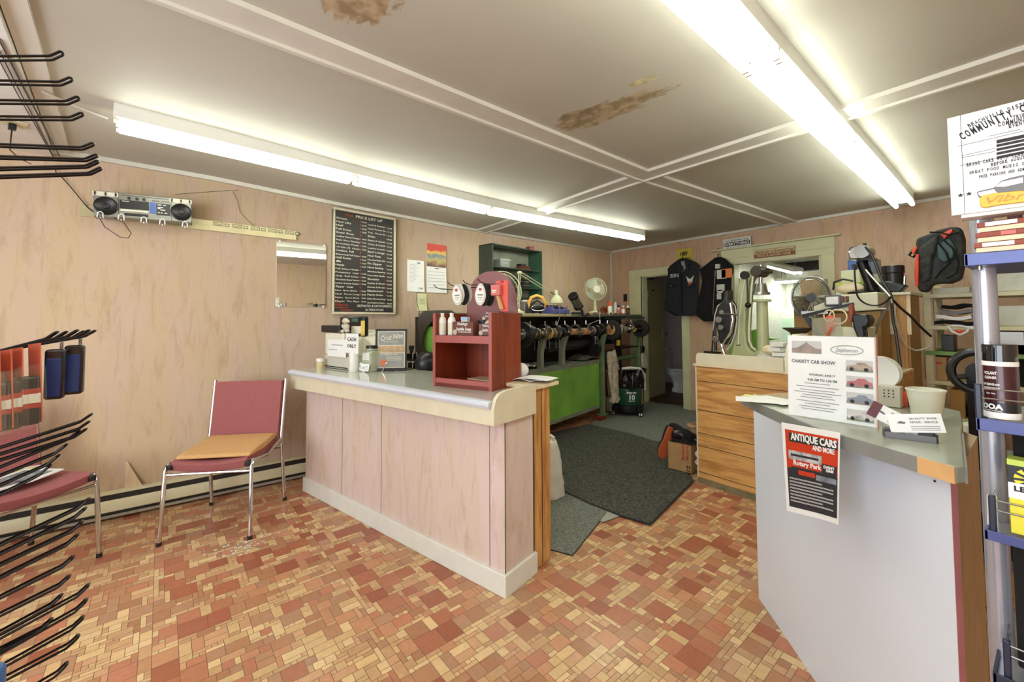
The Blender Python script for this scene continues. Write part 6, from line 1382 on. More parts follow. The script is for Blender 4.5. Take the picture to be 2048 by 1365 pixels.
MB().lathe([(0, -.05), (.04, -.05), (.055, -.02), (.10, .01), (.10, .015), (.05, -.012), (0, -.035)], c=(0, 0, zz), n=24).build('bowl', 'hood_dark', o)
MB().cyl((0, 0, BZ+.001), (0, 0, zz-.045), .012).build('stem', 'black_metal', o)
# things on the top of the cream cabinet: clamp lamp motor, boxes, black canister
TZ = zt+.021
def onT(px, py, y): q = ony(px, py, y); return q
o = thing('bench_motor', 'silver motor head on a black post standing over the cream cabinet', 'motor', (ony(1722, 580, 4.05).x, 4.12, TZ), 0); bm = o.location
def M_(px, py): q = ony(px, py, 4.12); return Vector((q.x-bm.x, 0, q.z-bm.z))
MB().cyl((M_(1725, 0).x, 0, 0), (M_(1723, 522)), .035, n=16).build('post', 'black_metal', o)
b = MB(); b.lathe([(0, 0), (.10, 0), (.10, .012), (.04, .03)], n=24); b.build('base_plate', 'black_metal', o)
MB().prism([(M_(px, py).x, M_(px, py).z) for px, py in ((1702, 522), (1701, 505), (1703, 497), (1714, 493), (1727, 491), (1732, 497), (1732, 520))], -.07, .07, 'y').build('motor_body', 'chrome', o, bevel=.015, seg=3)
MB().cyl(M_(1729, 505)+Vector((0, -.075, 0)), M_(1729, 505)+Vector((0, .075, 0)), .05, n=20).build('end_cap', 'steel', o)
MB().cyl(M_(1729, 492), M_(1729, 487), .012, n=10).build('terminal', 'black_plastic', o)
b = MB(); b.bx(M_(1699, 0).x, M_(1730, 0).x, -.08, .08, M_(0, 524).z if False else M_(1715, 524).z, M_(1715, 520).z); b.build('bracket', 'black_metal', o)
MB().prism([(M_(1705, 530).x, M_(1705, 530).z), (M_(1714, 530).x, M_(1714, 530).z), (M_(1711, 541).x, M_(1711, 541).z), (M_(1708, 541).x, M_(1708, 541).z)], -.03, .03, 'y').build('plug', 'black_plastic', o, bevel=.004)
mat('box_blue', (74, 98, 160), .5, var=.1); mat('lime', (190, 214, 90), .5)
def bbox(name, px0, px1, py1, y, d, m, label, cat='box', z0=TZ, lid=None):
    a, c = ony(px0, py1, y), ony(px1, py1, y)
    o = thing(name, label, cat, ((a.x+c.x)/2, y, z0), 0); w = c.x-a.x; h = a.z-z0
    MB().bx(-w/2, w/2, 0, d, 0, h).build('box_body', m, o, bevel=.004)
    if lid: MB().bx(-w/2-.004, w/2+.004, -.004, d+.004, h-.02, h+.004).build('lid', lid, o, bevel=.003)
    return o, w, h
bbox('green_box', 1671, 1719, 568, 4.28, .25, 'paper', 'white box with a lime green lid at the left end of the stand top', lid='lime')
q = ony(1671, 570, 4.3).z
bbox('cream_box', 1681, 1720, 542, 4.45, .2, 'bench_cream', 'cream box stacked high behind the silver motor head')
bbox('blue_box', 1695, 1715, 520, 4.72, .15, 'box_blue', 'blue box behind the plug of the silver motor head')
bbox('blue_box', 1729, 1741, 517, 4.72, .15, 'box_blue', 'narrow blue box right of the motor post')
bbox('grey_box', 1741, 1753, 518, 4.72, .15, 'gauge_grey', 'grey box right beside the narrow blue one')
bbox('instrument_case', 1729, 1757, 550, 4.35, .2, 'bench_cream', 'small cream instrument case between the motor post and the canister')
bbox('black_case', 1757, 1772, 550, 4.55, .15, 'black_plastic', 'small black case beside the cream instrument case')
o = thing('black_canister', 'tall black cylinder standing at the right end of the plywood stand', 'canister', (ony(1787, 580, 4.25).x, 4.25, TZ), 0); hh = ony(1787, 532, 4.25).z-TZ
MB().cyl((0, 0, 0), (0, 0, hh-.03), .062, n=28).build('can_body', 'black_plastic', o, bevel=.004); MB().cyl((0, 0, hh-.06), (0, 0, hh), .068, n=28).build('lid', 'black_plastic', o, bevel=.006)
MB().tube([(-.06, -.04, .02), (-.02, -.09, .03), (.04, -.09, .02), (.07, -.05, .05), (.07, -.02, .12)], .009).build('hose', 'steel', o)
o = thing('black_tool', 'flat black tool with grip lying in front of the canister', 'tool', (ony(1747, 580, 4.2).x, 4.2, TZ), 0)
MB().prism([(-.12, .0), (.16, .0), (.2, .05), (.1, .09), (-.02, .08), (-.08, .05)], -.05, .05, 'y').build('tool_body', 'black_plastic', o, bevel=.01)
o = thing('cord_bundle', 'beige bundle of cord lying at the left end of the stand top', 'cord bundle', (ony(1697, 590, 4.1).x, 4.13, TZ), 0)
MB().ball((0, 0, .045), .05, (1.9, 1, .9)).build('bundle', 'board_top', o); MB().tube([(-.1, -.02, .04), (-.09, -.03, .1), (-.03, -.03, .12), (.03, -.02, .1)], .008).build('dark_loop', 'black_plastic', o)
# cables
def cable(pts, y0, y1, label, r=.006, m='black_plastic'):
    n = len(pts); out = []
    for i, (px, py) in enumerate(pts): out.append(ony(px, py, y0+(y1-y0)*i/(n-1)))
    # smooth
    sm = []
    for i in range(n-1):
        p0, p1, p2, p3 = out[max(i-1, 0)], out[i], out[i+1], out[min(i+2, n-1)]
        for k in range(6):
            t = k/6; sm.append(.5*((2*p1)+(p2-p0)*t+(2*p0-5*p1+4*p2-p3)*t*t+(3*p1-3*p2+p3-p0)*t**3))
    sm.append(out[-1]); wire('power_cable', sm, label, r, m)
cable([(1731, 494), (1742, 508), (1752, 530), (1762, 556), (1775, 578), (1782, 592), (1784, 612), (1786, 640), (1792, 668), (1797, 705), (1801, 735)], 4.05, 3.9, 'thick black cable falling from the motor head down to the floor', .009)
cable([(1731, 540), (1745, 556), (1758, 570), (1772, 584), (1780, 594)], 4.0, 3.95, 'grey cable running from the motor post to the knot of cables', .008, 'steel')
cable([(1709, 541), (1711, 570), (1716, 594), (1732, 608), (1755, 611), (1772, 604), (1779, 596)], 3.75, 3.8, 'black cable looping across the front of the cream cabinet', .006)
cable([(1780, 594), (1800, 615), (1822, 634), (1842, 655), (1862, 673)], 3.95, 4.3, 'black cable running from the knot down to the shelving post', .008)
cable([(1782, 598), (1792, 640), (1800, 668), (1812, 690), (1830, 701), (1848, 698), (1860, 692)], 3.95, 4.3, 'pale cable hanging in a wide loop to the shelving', .006, 'insole_white')
cable([(1778, 598), (1768, 625), (1755, 650), (1750, 668)], 3.85, 3.7, 'grey hose dropping from the knot of cables behind the black arm', .011, 'steel')
# steering wheel shaped handwheel etc handled with the shelving below
# ================================================================== floor things in the work aisle
mat('mat_dark', (78, 78, 70), .9, var=.45, scale=70, bump=.5, bscale=260); mat('mat_grey', (122, 126, 116), .9, var=.25, scale=85, bump=.4, bscale=200); mat('mat_edge', (30, 30, 32), .7); mat('mat_pale', (166, 166, 152), .8)
def floormat(name, pts, z, label, m, th=.008):
    P = [onz(px, py, z) for px, py in pts]; cx = sum(p.x for p in P)/len(P); cy = sum(p.y for p in P)/len(P)
    o = thing(name, label, 'mat', (cx, cy, z), 0)
    MB().prism([(p.x-cx, p.y-cy) for p in P], 0.0005, th, 'z').build('mat_body', m, o, bevel=.003)
    MB().prism([((p.x-cx)*1.012, (p.y-cy)*1.012) for p in P], 0.0002, th*.45, 'z').build('edge', 'mat_edge', o)
    return o
floormat('floor_mat', [(1212, 822), (1300, 806), (1392, 815), (1392, 905), (1320, 886), (1178, 851)], .001, 'faded grey green mat at the back of the work aisle by the vacuum', 'mat_grey')
floormat('floor_mat', [(1098, 868), (1178, 850), (1258, 868), (1322, 888), (1386, 962), (1300, 1049), (1246, 1033), (1180, 1008), (1120, 980), (1060, 955), (1040, 900)], .010, 'large dark speckled mat in the middle of the work aisle', 'mat_dark')
floormat('floor_mat', [(1060, 965), (1120, 985), (1218, 1021), (1145, 1112), (1098, 1100), (1040, 1075)], .001, 'grey ribbed mat beside the oak end of the counter', 'mat_grey')
floormat('floor_mat', [(1220, 1018), (1248, 1031), (1206, 1046), (1200, 1044)], .0005, 'pale corner of a mat peeking out between two dark mats', 'mat_pale', .006)
# workshop vacuum with a black bag
vc = onz(1262, 835, 0)
o = thing('shop_vacuum', 'dark green wheeled workshop vacuum drum draped with a black bag', 'vacuum cleaner', (vc.x-.14, vc.y+.12, .010), 33)
mat('vac_green', (24, 74, 52), .35, var=.05); mat('bin_liner', (16, 16, 17), .18, bump=1.0, bscale=26)
MB().lathe([(0, .10), (.17, .10), (.18, .12), (.185, .36), (.175, .40), (0, .42)], n=36).build('drum', 'vac_green', o)
MB().lathe([(.16, .05), (.205, .05), (.21, .075), (.205, .13), (.17, .145)], n=36).build('base_ring', 'black_plastic', o, ang=50)
for k in range(4):
    a_ = PI/4+k*PI/2; x, y = .25*math.cos(a_), .25*math.sin(a_)
    MB().bar((.15*math.cos(a_), .15*math.sin(a_), .09), (x, y, .085), .08, .06).build('caster_arm', 'black_plastic', o, bevel=.008)
    b = MB(); b.cyl((x-.018, y, .026), (x-.006, y, .026), .0255, n=16); b.cyl((x+.006, y, .026), (x+.018, y, .026), .0255, n=16); b.build('caster', 'steel', o)
MB().lathe([(.182, .36), (.20, .40), (.215, .46), (.21, .52), (.16, .57), (.0, .585)], n=40).build('lid', 'black_plastic', o, ang=60)
b = MB(); rn = random.Random(2)
def lin(u, v):
    a = u*2*PI; r = .215+.02*math.sin(a*9)+.014*math.sin(a*17+v*4); return (r*math.cos(a)*(1-.0*v), r*math.sin(a), .60-.22*v+.025*math.sin(a*6))
b.sheet(lin, 90, 8, .004); b.build('bag_liner', 'bin_liner', o, ang=80)
b = MB(); 
def lt(u, v): a = u*2*PI; r = .215*v+.012*math.sin(a*9)*v; return (r*math.cos(a), r*math.sin(a), .615+.02*math.sin(a*4)*v-.012*v)
b.sheet(lt, 60, 5, .004); b.build('bag_top', 'bin_liner', o, ang=80)
b = MB(); b.tube([(-.06, -.16, .625), (.05, -.14, .64), (.17, -.08, .625), (.22, .0, .54), (.225, .03, .40), (.225, .03, .33)], .02, 10); b.build('hose', 'insole_white', o)
b = MB(); b.text('shop-vac', .045, Matrix.Rotation(rad(20), 4, 'Z') @ ft(0, -.1868, .30), 'CENTER', bold=.03, width=.13); b.text('10', .09, Matrix.Rotation(rad(20), 4, 'Z') @ ft(0, -.1868, .22), 'CENTER', bold=.04); b.text('GALLON', .022, Matrix.Rotation(rad(20), 4, 'Z') @ ft(0, -.1868, .195), 'CENTER', bold=.03); b.build('lettering', 'paper', o, smooth=False)
# rag hanging from the machine pipe and clutter below
o = thing('hanging_rag', 'long stained white rag hanging from the machine pipe beside the vacuum', 'rag', MC.W((mv(1232, 760, -.07).x, -.07, 0)), MC.deg); mat('rag_stained', (196, 184, 164), .9, var=.22, scale=14, bump=.4, bscale=30)
x0 = mv(1232, 760, -.07).x
rows_ = [(1217, 1228, 703), (1214, 1232, 712), (1216, 1236, 730), (1217, 1240, 750), (1220, 1242, 775), (1224, 1243, 790), (1218, 1240, 800), (1222, 1233, 806)]
vs = []; fs = []; n = 24
for k, (l, r, py) in enumerate(rows_):
    A1, B1 = mv(l, py, -.07), mv(r, py, -.07); cx, w_, z = (A1.x+B1.x)/2-x0, abs(B1.x-A1.x)/2, (A1.z+B1.z)/2
    for i in range(n): a_ = 2*PI*i/n; vs.append((cx+w_*math.cos(a_), .035*math.sin(a_)*(1+.5*math.sin(a_*5+k)), z))
for k in range(len(rows_)-1): fs += [(k*n+i, k*n+(i+1)%n, (k+1)*n+(i+1)%n, (k+1)*n+i) for i in range(n)]
fs += [tuple(range(n)), tuple(range((len(rows_)-1)*n, len(rows_)*n))]
MB().add(vs, fs).build('cloth', 'rag_stained', o, ang=80)
MB().sheet(lambda u, v: (-.06-.03*u*(1+v), -.02+.02*math.sin(u*7), mv(1210, 702+68*v, -.07).z), 8, 10, .006).build('fold', 'rag_stained', o)
o = thing('dust_bucket', 'pale bucket and black frame pushed under the end of the machine', 'bucket', MC.W((mv(1228, 820, .1).x, .12, 0)), MC.deg)
MB().lathe([(0, 0.002), (.09, 0.002), (.11, .2), (.115, .2), (.115, .21), (.10, .21), (.085, .02), (0, .015)], n=28).build('pail', 'till_grey', o)
o = thing('red_canister', 'red tube leaning in the shadow behind the hanging rag', 'tube', MC.W((mv(1214, 780, .2).x, .22, 0)), MC.deg); MB().cyl((0, 0, .02), (-.1, 0, .62), .05, n=18).build('tube_body', 'leather_red', o)
o = thing('hanging_cloth', 'white and red cloth with a black top hanging at the end of the machine', 'cap', MC.W((x4+.07, -.02, mv(1292, 720, 0).z)), MC.deg)
q0_ = mv(1290, 700, -.02); 
MB().prism([(-.02, .13), (.10, .11), (.20, -.08), (.16, -.13), (.0, -.10), (-.03, 0)], -.03, .05, 'y').build('cloth', 'bag_white', o, bevel=.012); MB().prism([(.0, -.10), (.17, -.13), (.12, -.2), (.02, -.19)], -.025, .045, 'y').build('red_part', 'leather_red', o, bevel=.008); MB().prism([(-.03, .12), (.08, .13), (.09, .22), (-.02, .24)], -.03, .04, 'y').build('black_top', 'black_plastic', o, bevel=.008)
# cardboard box of shoes
a, c, e = onz(1336, 938, .012), onz(1384, 950, .012), onz(1396, 938, .012)
az = math.degrees(math.atan2(c.y-a.y, c.x-a.x)); w = (c-a).length
o = thing('cardboard_box', 'cardboard paint box full of old shoes in front of the oak bench end', 'box', (a.x, a.y, .0185), az); BX = Fr((a.x, a.y, .0185), az)
hb = BX.on(1384, 893, 1, 0).z
d_ = .17
b = MB(); b.bx(0, w, 0, .006, 0, hb); b.bx(0, w, d_, d_+.006, 0, hb); b.bx(0, .006, 0, d_, 0, hb); b.bx(w-.006, w, 0, d_, 0, hb); b.bx(0, w, 0, d_, 0, .006); b.build('carton', 'cardboard', o, smooth=False)
mat('print_red', (180, 70, 50), .6)
b = MB(); b.text('Benjamin', .036, ft(w*.70, -.002, hb*.42, -PI/2), bold=.02, width=.14); b.text('Moore', .036, ft(w*.88, -.002, hb*.45, -PI/2), bold=.02, width=.12); b.build('lettering', 'print_red', o, smooth=False)
b = MB(); 
for x in (w*.80, w*.90): b.bx(x, x+.004, -.002, 0, .02, .05); b.prism([(x-.008, .045), (x+.012, .045), (x+.002, .06)], -.002, 0, 'y')
b.bx(w*.77, w*.95, -.002, 0, .012, .016); b.build('arrow_mark', 'ink', o, smooth=False)
def shoe(loc, rz, m, label, rot=None, s=1.0):
    o = thing('old_shoe', label, 'shoe', loc, rz); o.rotation_euler = rot if rot else (0, 0, rad(rz))
    rows = [(-.13, .03, .06, .0), (-.11, .036, .075, .0), (-.05, .036, .075, 0), (0, .036, .06, 0), (.06, .046, .05, 0), (.11, .044, .045, 0), (.14, .03, .035, 0), (.155, .01, .022, 0)]
    vs = []; fs = []; n = 16
    for (x, w, h, z0) in rows:
        for i in range(n): a = 2*PI*i/n; vs.append((x*s, w*math.cos(a)*s, (h/2+h/2*math.sin(a))*s))
    for k in range(len(rows)-1): fs += [(k*n+i, k*n+(i+1)%n, (k+1)*n+(i+1)%n, (k+1)*n+i) for i in range(n)]
    fs += [tuple(range(n)), tuple(range((len(rows)-1)*n, len(rows)*n))]
    MB().add(vs, fs).build('upper', m, o, ang=80)
    MB().prism([(x*s*1.03, w*s*1.06) for x, w, h, z in rows]+[(x*s*1.03, -w*s*1.06) for x, w, h, z in rows[::-1]], -.012*s, .008*s).build('sole', 'black_rubber' if m != 'black_rubber' else 'leather_orange', o, bevel=.002)
    return o
shoe(BX.W((-.03, .06, hb-.02)), az+180, 'black_rubber', 'black shoe with an orange sole hanging over the left side of the box', rot=(rad(60), rad(70), rad(az+200)))
shoe(BX.W((w*.45, .08, hb+.06)), az+30, 'felt_black', 'black strappy shoe lying on top of the box', rot=(0, rad(-15), rad(az+150)))
shoe(BX.W((w*.75, .07, hb+.03)), az, 'pack_dark', 'dark shoe lying across the right side of the box', rot=(rad(20), 0, rad(az+10)))
o = thing('tan_boot', 'tan ankle boot with rolled top beside the bench on the shoe box', 'boot', BX.W((w*.9, .17, hb+.045)), az+70)
mat('boot_tan', (170, 136, 104), .8, var=.1)
MB().tube([(.07*math.cos(t), .05*math.sin(t), .09) for t in [2*PI*i/24 for i in range(24)]], .018, 8, closed=True).build('rolled_top', 'boot_tan', o); MB().lathe([(0, -.04), (.07, -.04), (.08, 0), (.07, .08), (.05, .09)], n=24, sy=.7).build('boot_body', 'boot_tan', o)
o = thing('crumpled_paper', 'scraps of white paper tucked between the shoe box and the bench', 'paper scraps', BX.W((w+.045, .03, 0)), az)
MB().sheet(lambda u, v: (-.02+.03*u+.012*math.sin(v*14), .01*math.sin(u*6+v*9), .04+.16*v), 6, 14, .002).build('sheet', 'paper', o)

# flakes of white paint on the tiles by the chair
p = onz(490, 1090, 0)
o = thing('paint_chips', 'scatter of white paint flakes on the floor in front of the rose chair', 'paint flakes', (p.x, p.y, 0), 0)
b = MB(); rn = random.Random(4)
for i in range(70):
    x, y = rn.gauss(0, .045), rn.gauss(0, .07); s_ = rn.uniform(.003, .011)
    b.add([(x-s_, y-s_*.6, .0016), (x+s_, y-s_*.5, .0014), (x+s_*.5, y+s_, .0020), (x-s_*.8, y+s_*.7, .0015)], [(0, 1, 2, 3)])
b.build('flakes', 'trim_paint', o); o['kind'] = 'stuff'
# ================================================================== white front counter at the right
mat('white_melamine', (222, 228, 238), .3, var=.01, scale=2); mat('lam_green', (160, 164, 148), .22, var=.03); mat('edge_grey', (132, 132, 128), .4); mat('edge_tan', (214, 168, 112), .5); mat('side_brown', (186, 160, 126), .5, var=.08)
WT = .985
F0, F1, F2 = Vector((-.905, 2.145)), Vector((-.766, 2.008)), Vector((-.163, 1.403))
base = (-.5, 1.9)
o = thing('corner_counter', 'white fronted angled counter with green grey laminate top at the right', 'counter', (base[0], base[1], 0), 0)
def lc(p): return (p[0]-base[0], p[1]-base[1])
body = [lc(F0), lc(F1), lc(F2), lc((-.175, 1.93)), lc((-.45, 2.3)), lc((-.85, 2.3))]
MB().prism(body, .0, WT-.036).build('carcass', 'side_brown', o, smooth=False)
def face(a, c, z0, z1, th=.012):
    d = (c-a).normalized(); n = Vector((d.y, -d.x))*th      # outward side towards the customer
    if n.dot(Vector((-1, -1))) < 0: n = -n
    return [lc(a), lc(c), lc(c+n), lc(a+n)]
MB().prism(face(F0, F1, 0, 1), 0, WT-.034).build('front_facet', 'white_melamine', o, smooth=False)
MB().prism(face(F1, F2, 0, 1), 0, WT-.034).build('front_panel', 'white_melamine', o, smooth=False)
MB().prism([lc(F2+Vector((-.009, -.009))), lc(F2+Vector((-.0080, -.0095))), lc(F2+Vector((.0012, -.0004)))  , lc(F2+Vector((.0005, .0005)))], 0, WT-.04).build('edge_band', mat('edge_maroon', (168, 104, 104), .4), o)
tip = onz(1484, 791, WT); m1 = onz(1530, 812, WT); m2 = onz(1640, 858, WT); r0_ = onz(1911, 934, WT); r1_ = onz(1923, 866, WT); r2_ = onz(1926, 849, WT); bk = onz(1800, 815, WT); bl = onz(1577, 797, WT)
top = [lc(tip), lc(m1), lc(m2), lc(r0_), lc(r0_+Vector((.012, .02, 0))), lc(r1_), lc(r2_), lc(r2_+Vector((-.03, .25, 0))), lc(Vector((-.5, 2.42, 0))), lc(bl)]
MB().prism(top, WT-.038, WT).build('countertop', 'lam_green', o, bevel=.003)
def strip(a, c, m, nm, th=.004):
    a, c = Vector(a[:2]), Vector(c[:2]); d = (c-a).normalized(); n = Vector((d.y, -d.x))*th
    MB().prism([lc(a), lc(c), lc(c+n), lc(a+n)], WT-.0385, WT-.001).build(nm, m, o, smooth=False)
tc = m2.lerp(r0_, .78)
strip(tip, m1, 'edge_grey', 'edge_strip'); strip(m1, m2, 'edge_grey', 'edge_strip'); strip(m2, tc, 'edge_grey', 'edge_strip'); strip(tc, r0_, 'edge_tan', 'tan_edge_strip'); strip(r0_+Vector((.012, .02, 0)), r1_, 'edge_grey', 'edge_strip')
for c_ in list(o.children):
    if c_.name.startswith('tan_edge'): c_['label'] = 'tan edge strip at the right end'
for px, py in ((1870, 962), (1896, 955)):
    q = ray(px, py); 
WF = Fr((F1.x, F1.y), -45); WFD = math.degrees(math.atan2(F2.y-F1.y, F2.x-F1.x)); WF = Fr((F1.x, F1.y), WFD)
for px, py in ((1871, 963), (1896, 957)):
    q = WF.on(px, py, 1, -.012); p = WF.W((q.x, -.013, q.z)); MB().cyl((p.x-base[0], p.y-base[1], p.z), (p.x-base[0]-.001, p.y-base[1]-.001, p.z), .003, n=8).build('screw', 'ink', o)
# ANTIQUE CARS flyer taped to the front
ea, ec = onz(1563, 829, WT), onz(1681, 874, WT); ed = (ec-ea).normalized(); en = Vector((ed.y, -ed.x, 0))
FY = Fr((ea.x+en.x*.008, ea.y+en.y*.008), math.degrees(math.atan2(ed.y, ed.x)))
q00, q10, q11, q01 = FY.on(1574, 1022, 1, 0), FY.on(1686, 1050, 1, 0), FY.on(1681, 866, 1, 0), FY.on(1563, 845, 1, 0)
w = q11.x-q01.x
o = thing('car_flyer', 'glossy ANTIQUE CARS flyer taped to the white counter front, its edge curling', 'flyer', FY.W((q01.x, 0, q00.z)), FY.deg)
zb0, zb1, zt0, zt1 = 0, q10.z-q00.z, q01.z-q00.z, q11.z-q00.z; xs0, xs1 = q00.x-q01.x, q10.x-q01.x; h = (zt0+zt1-zb0-zb1)/2
def fly(u, v, e=0): return ((xs0+(xs1-xs0)*u)*(1-v)+w*u*v, .004*(v < .98)*0-.012*max(0, u-.5)**2*4*(1.1-v)-e, (zb0+(zb1-zb0)*u)*(1-v)+(zt0+(zt1-zt0)*u)*v)
MB().sheet(lambda u, v: fly(u, v), 12, 12, .0012).build('sheet', 'paper', o)
def patch(nm, u0, u1, v0, v1, m, e=.0012):
    MB().sheet(lambda u, v: fly(u0+(u1-u0)*u, v0+(v1-v0)*v, e), 10, 8, .0006).build(nm, m, o)
mat('flyer_red', (206, 64, 40), .25); mat('flyer_dark', (52, 54, 60), .25); mat('flyer_grey', (130, 136, 146), .3, var=.3, scale=30); mat('car_silver', (196, 196, 200), .3, var=.35, scale=40)
patch('red_field', .07, .98, .50, .93, 'flyer_red'); patch('dark_field', .07, .98, .06, .50, 'flyer_dark')
patch('title_band', .15, .98, .80, .90, 'flyer_dark', .002); patch('car_picture', .12, .72, .60, .70, 'car_silver', .002); patch('dark_band', .16, .75, .42, .52, 'flyer_dark', .002); patch('side_band', .72, .97, .50, .62, 'flyer_dark', .002)
patch('red_car', .3, .6, .44, .49, 'flyer_red', .0026); patch('grey_car', .62, .97, .42, .48, 'flyer_grey', .0026)
patch('grille', .17, .67, .64, .665, 'flyer_dark', .0026)
def curve_text(b, s, u, v, sz, wd, bold=.02, al='LEFT', e=.0032):
    t = MB(); t.text(s, sz, Matrix.Identity(4), al, bold=bold, width=wd*w)
    vs = []
    for p in t.v:
        uu, vv = u+p[0]/w, v+p[1]/h; q = fly(uu, vv, e+p[2]); vs.append(q)
    b.add(vs, t.f)
b = MB(); curve_text(b, 'ANTIQUE CARS', .19, .825, .03, .78, .03); curve_text(b, 'AND MORE', .58, .75, .022, .36); curve_text(b, 'Rotary Park', .22, .545, .02, .5); 
for i in range(8): curve_text(b, 'lorem ipsum'[0:0]+'============================', .12, .37-i*.036, .012, .80 if i % 3 else .6, .0)
curve_text(b, 'EVENT', .76, .575, .012, .18); curve_text(b, '10AM', .8, .54, .012, .12); b.build('lettering', 'paper', o, smooth=False)
# loose papers at the far tip
for k, (px, py, rz, m, lab) in enumerate(((1548, 803, -20, 'paper', 'white sheet lying at the pointed far end of the white counter'), (1528, 799, 8, 'note_yellow', 'pale yellow sheet lying between the white sheets at the far counter end'), (1520, 803, 25, 'paper', 'white sheet sticking out over the far tip of the counter'))):
    p = onz(px, py, WT+.002); o = thing('loose_sheet', lab, 'paper sheet', (p.x, p.y, WT+.001+.0025*(2-k if k < 2 else 1.5)), rz, None)
    MB().sheet(lambda u, v: ((u-.5)*.17, (v-.5)*.11, .001+.003*u*(1-u)), 6, 3, .0008).build('sheet', m, o)
# charity car show poster in acrylic stand
A1, B1_ = onz(1576, 851-12, WT), onz(1755, 858, WT)
A1 = onz(1576, 830, WT); d = B1_-A1; AF = Fr((A1.x, A1.y, WT), math.degrees(math.atan2(d.y, d.x))); w = Vector((d.x, d.y)).length
t1 = AF.on(1585, 671, 1, 0); h = t1.z
o = thing('acrylic_poster_stand', 'white CHARITY CAR SHOW poster in a clear acrylic stand on the white counter', 'poster stand', (A1.x, A1.y, WT+.0005), AF.deg); o.rotation_euler = (rad(-3), 0, rad(AF.deg))
MB().bx(0, w, -.0018, -.0002, 0, h).build('front_pane', mat('acrylic', (244, 246, 246), .02, alpha=.12), o, smooth=False)
MB().bx(.002, w-.002, .0005, .002, .002, h-.002).build('poster_sheet', 'paper', o)
MB().bx(0, w, .004, .007, 0, h).build('back_pane', 'acrylic', o); MB().bx(0, w, -.0018, .09, -.0008, .002).build('base', 'acrylic', o)
MB().bx(w, w+.0022, -.0018, .008, 0, h).build('right_edge', mat('edge_pink', (222, 150, 136), .2), o)
b = MB()
def at(u, v): return u*w, v*h
for s, u, v, sz, wd, al in (('CHARITY CAR SHOW', .055, .66, .016, .52, 'LEFT'), ('SATURDAY, JUNE 17', .42, .515, .009, .3, 'CENTER'), ('9:00 AM TO 1:00 PM', .42, .45, .011, .34, 'CENTER')):
    b.text(s, sz, ft(u*w, -.0006+.0003, v*h), al, bold=.02, width=wd*w)
b.build('lettering', 'ink', o, smooth=False)
b = MB()
for i, (wd, v) in enumerate(((.3, .415), (.5, .375), (.4, .335), (.55, .305), (.35, .275), (.4, .245), (.5, .2), (.3, .17), (.44, .135), (.38, .105))): b.bx((.36-wd/2)*w, (.36+wd/2)*w, -.0004, .0006, v*h, (v+.008)*h)
b.build('small_print', 'ink_grey', o, smooth=False)
mat('photo_brown', (140, 120, 104), .3, var=.2, scale=40); mat('photo_sky', (190, 188, 184), .3); mat('car_tan', (168, 140, 112), .3, var=.25, scale=60); mat('car_red', (176, 58, 62), .3, var=.15, scale=50); mat('car_blue', (110, 122, 140), .3, var=.2, scale=50); mat('car_white', (200, 190, 184), .3, var=.35, scale=50); mat('grass_green', (120, 130, 96), .4, var=.2, scale=50)
def pic(nm, u0, u1, v0, v1, m, e=.0): MB().bx(u0*w, u1*w, -.0005-e, .0006, v0*h, v1*h).build(nm, m, o)
pic('house_photo', .06, .42, .78, .93, 'photo_sky')
b = MB(); b.prism([(.06*w, .78*h), (.42*w, .78*h), (.42*w, .84*h), (.35*w, .845*h), (.31*w, .87*h), (.26*w, .90*h), (.24*w, .925*h), (.22*w, .90*h), (.17*w, .87*h), (.13*w, .845*h), (.06*w, .84*h)], -.0009, -.0004, 'y'); b.build('house_shape', 'photo_brown', o)
b = MB(); R1, R2 = .175*w, .052*h; cx, cz = .70*w, .84*h
b.tube([(cx+R1*math.cos(t), -.0006, cz+R2*math.sin(t)) for t in [2*PI*i/40 for i in range(40)]], .0011, 6, closed=True); b.build('oval_emblem', 'hammered_green', o)
b = MB(); b.text('Stephenson', .018, ft(cx, -.0006, cz-.006), 'CENTER', shear=.4, width=.24*w); b.build('script_lettering', 'ink_grey', o, smooth=False)
for k, (v, m) in enumerate(((.60, 'car_tan'), (.42, 'car_red'), (.235, 'car_blue'), (.045, 'car_white'))):
    pic('car_photo', .69, .97, v, v+.13, 'photo_sky'); pic('ground_strip', .69, .97, v, v+.035, 'grass_green' if k in (0, 3) else 'photo_brown', .0004)
    x0, z0 = .69*w, v*h; W2_, H2_ = .28*w, .13*h
    b = MB(); b.prism([(x0+W2_*a_, z0+H2_*b_) for a_, b_ in ((.04, .25), (.03, .45), (.2, .55), (.35, .6), (.45, .82), (.72, .82), (.82, .6), (.97, .5), (.98, .28), (.9, .2), (.12, .2))], -.0014, -.0008, 'y'); b.build('car_shape', m, o)
    b = MB(); 
    for xx in (.22, .76): b.cyl((x0+W2_*xx, -.0014, z0+H2_*.22), (x0+W2_*xx, -.0018, z0+H2_*.22), H2_*.16, n=14)
    b.build('car_wheels', 'ink', o)
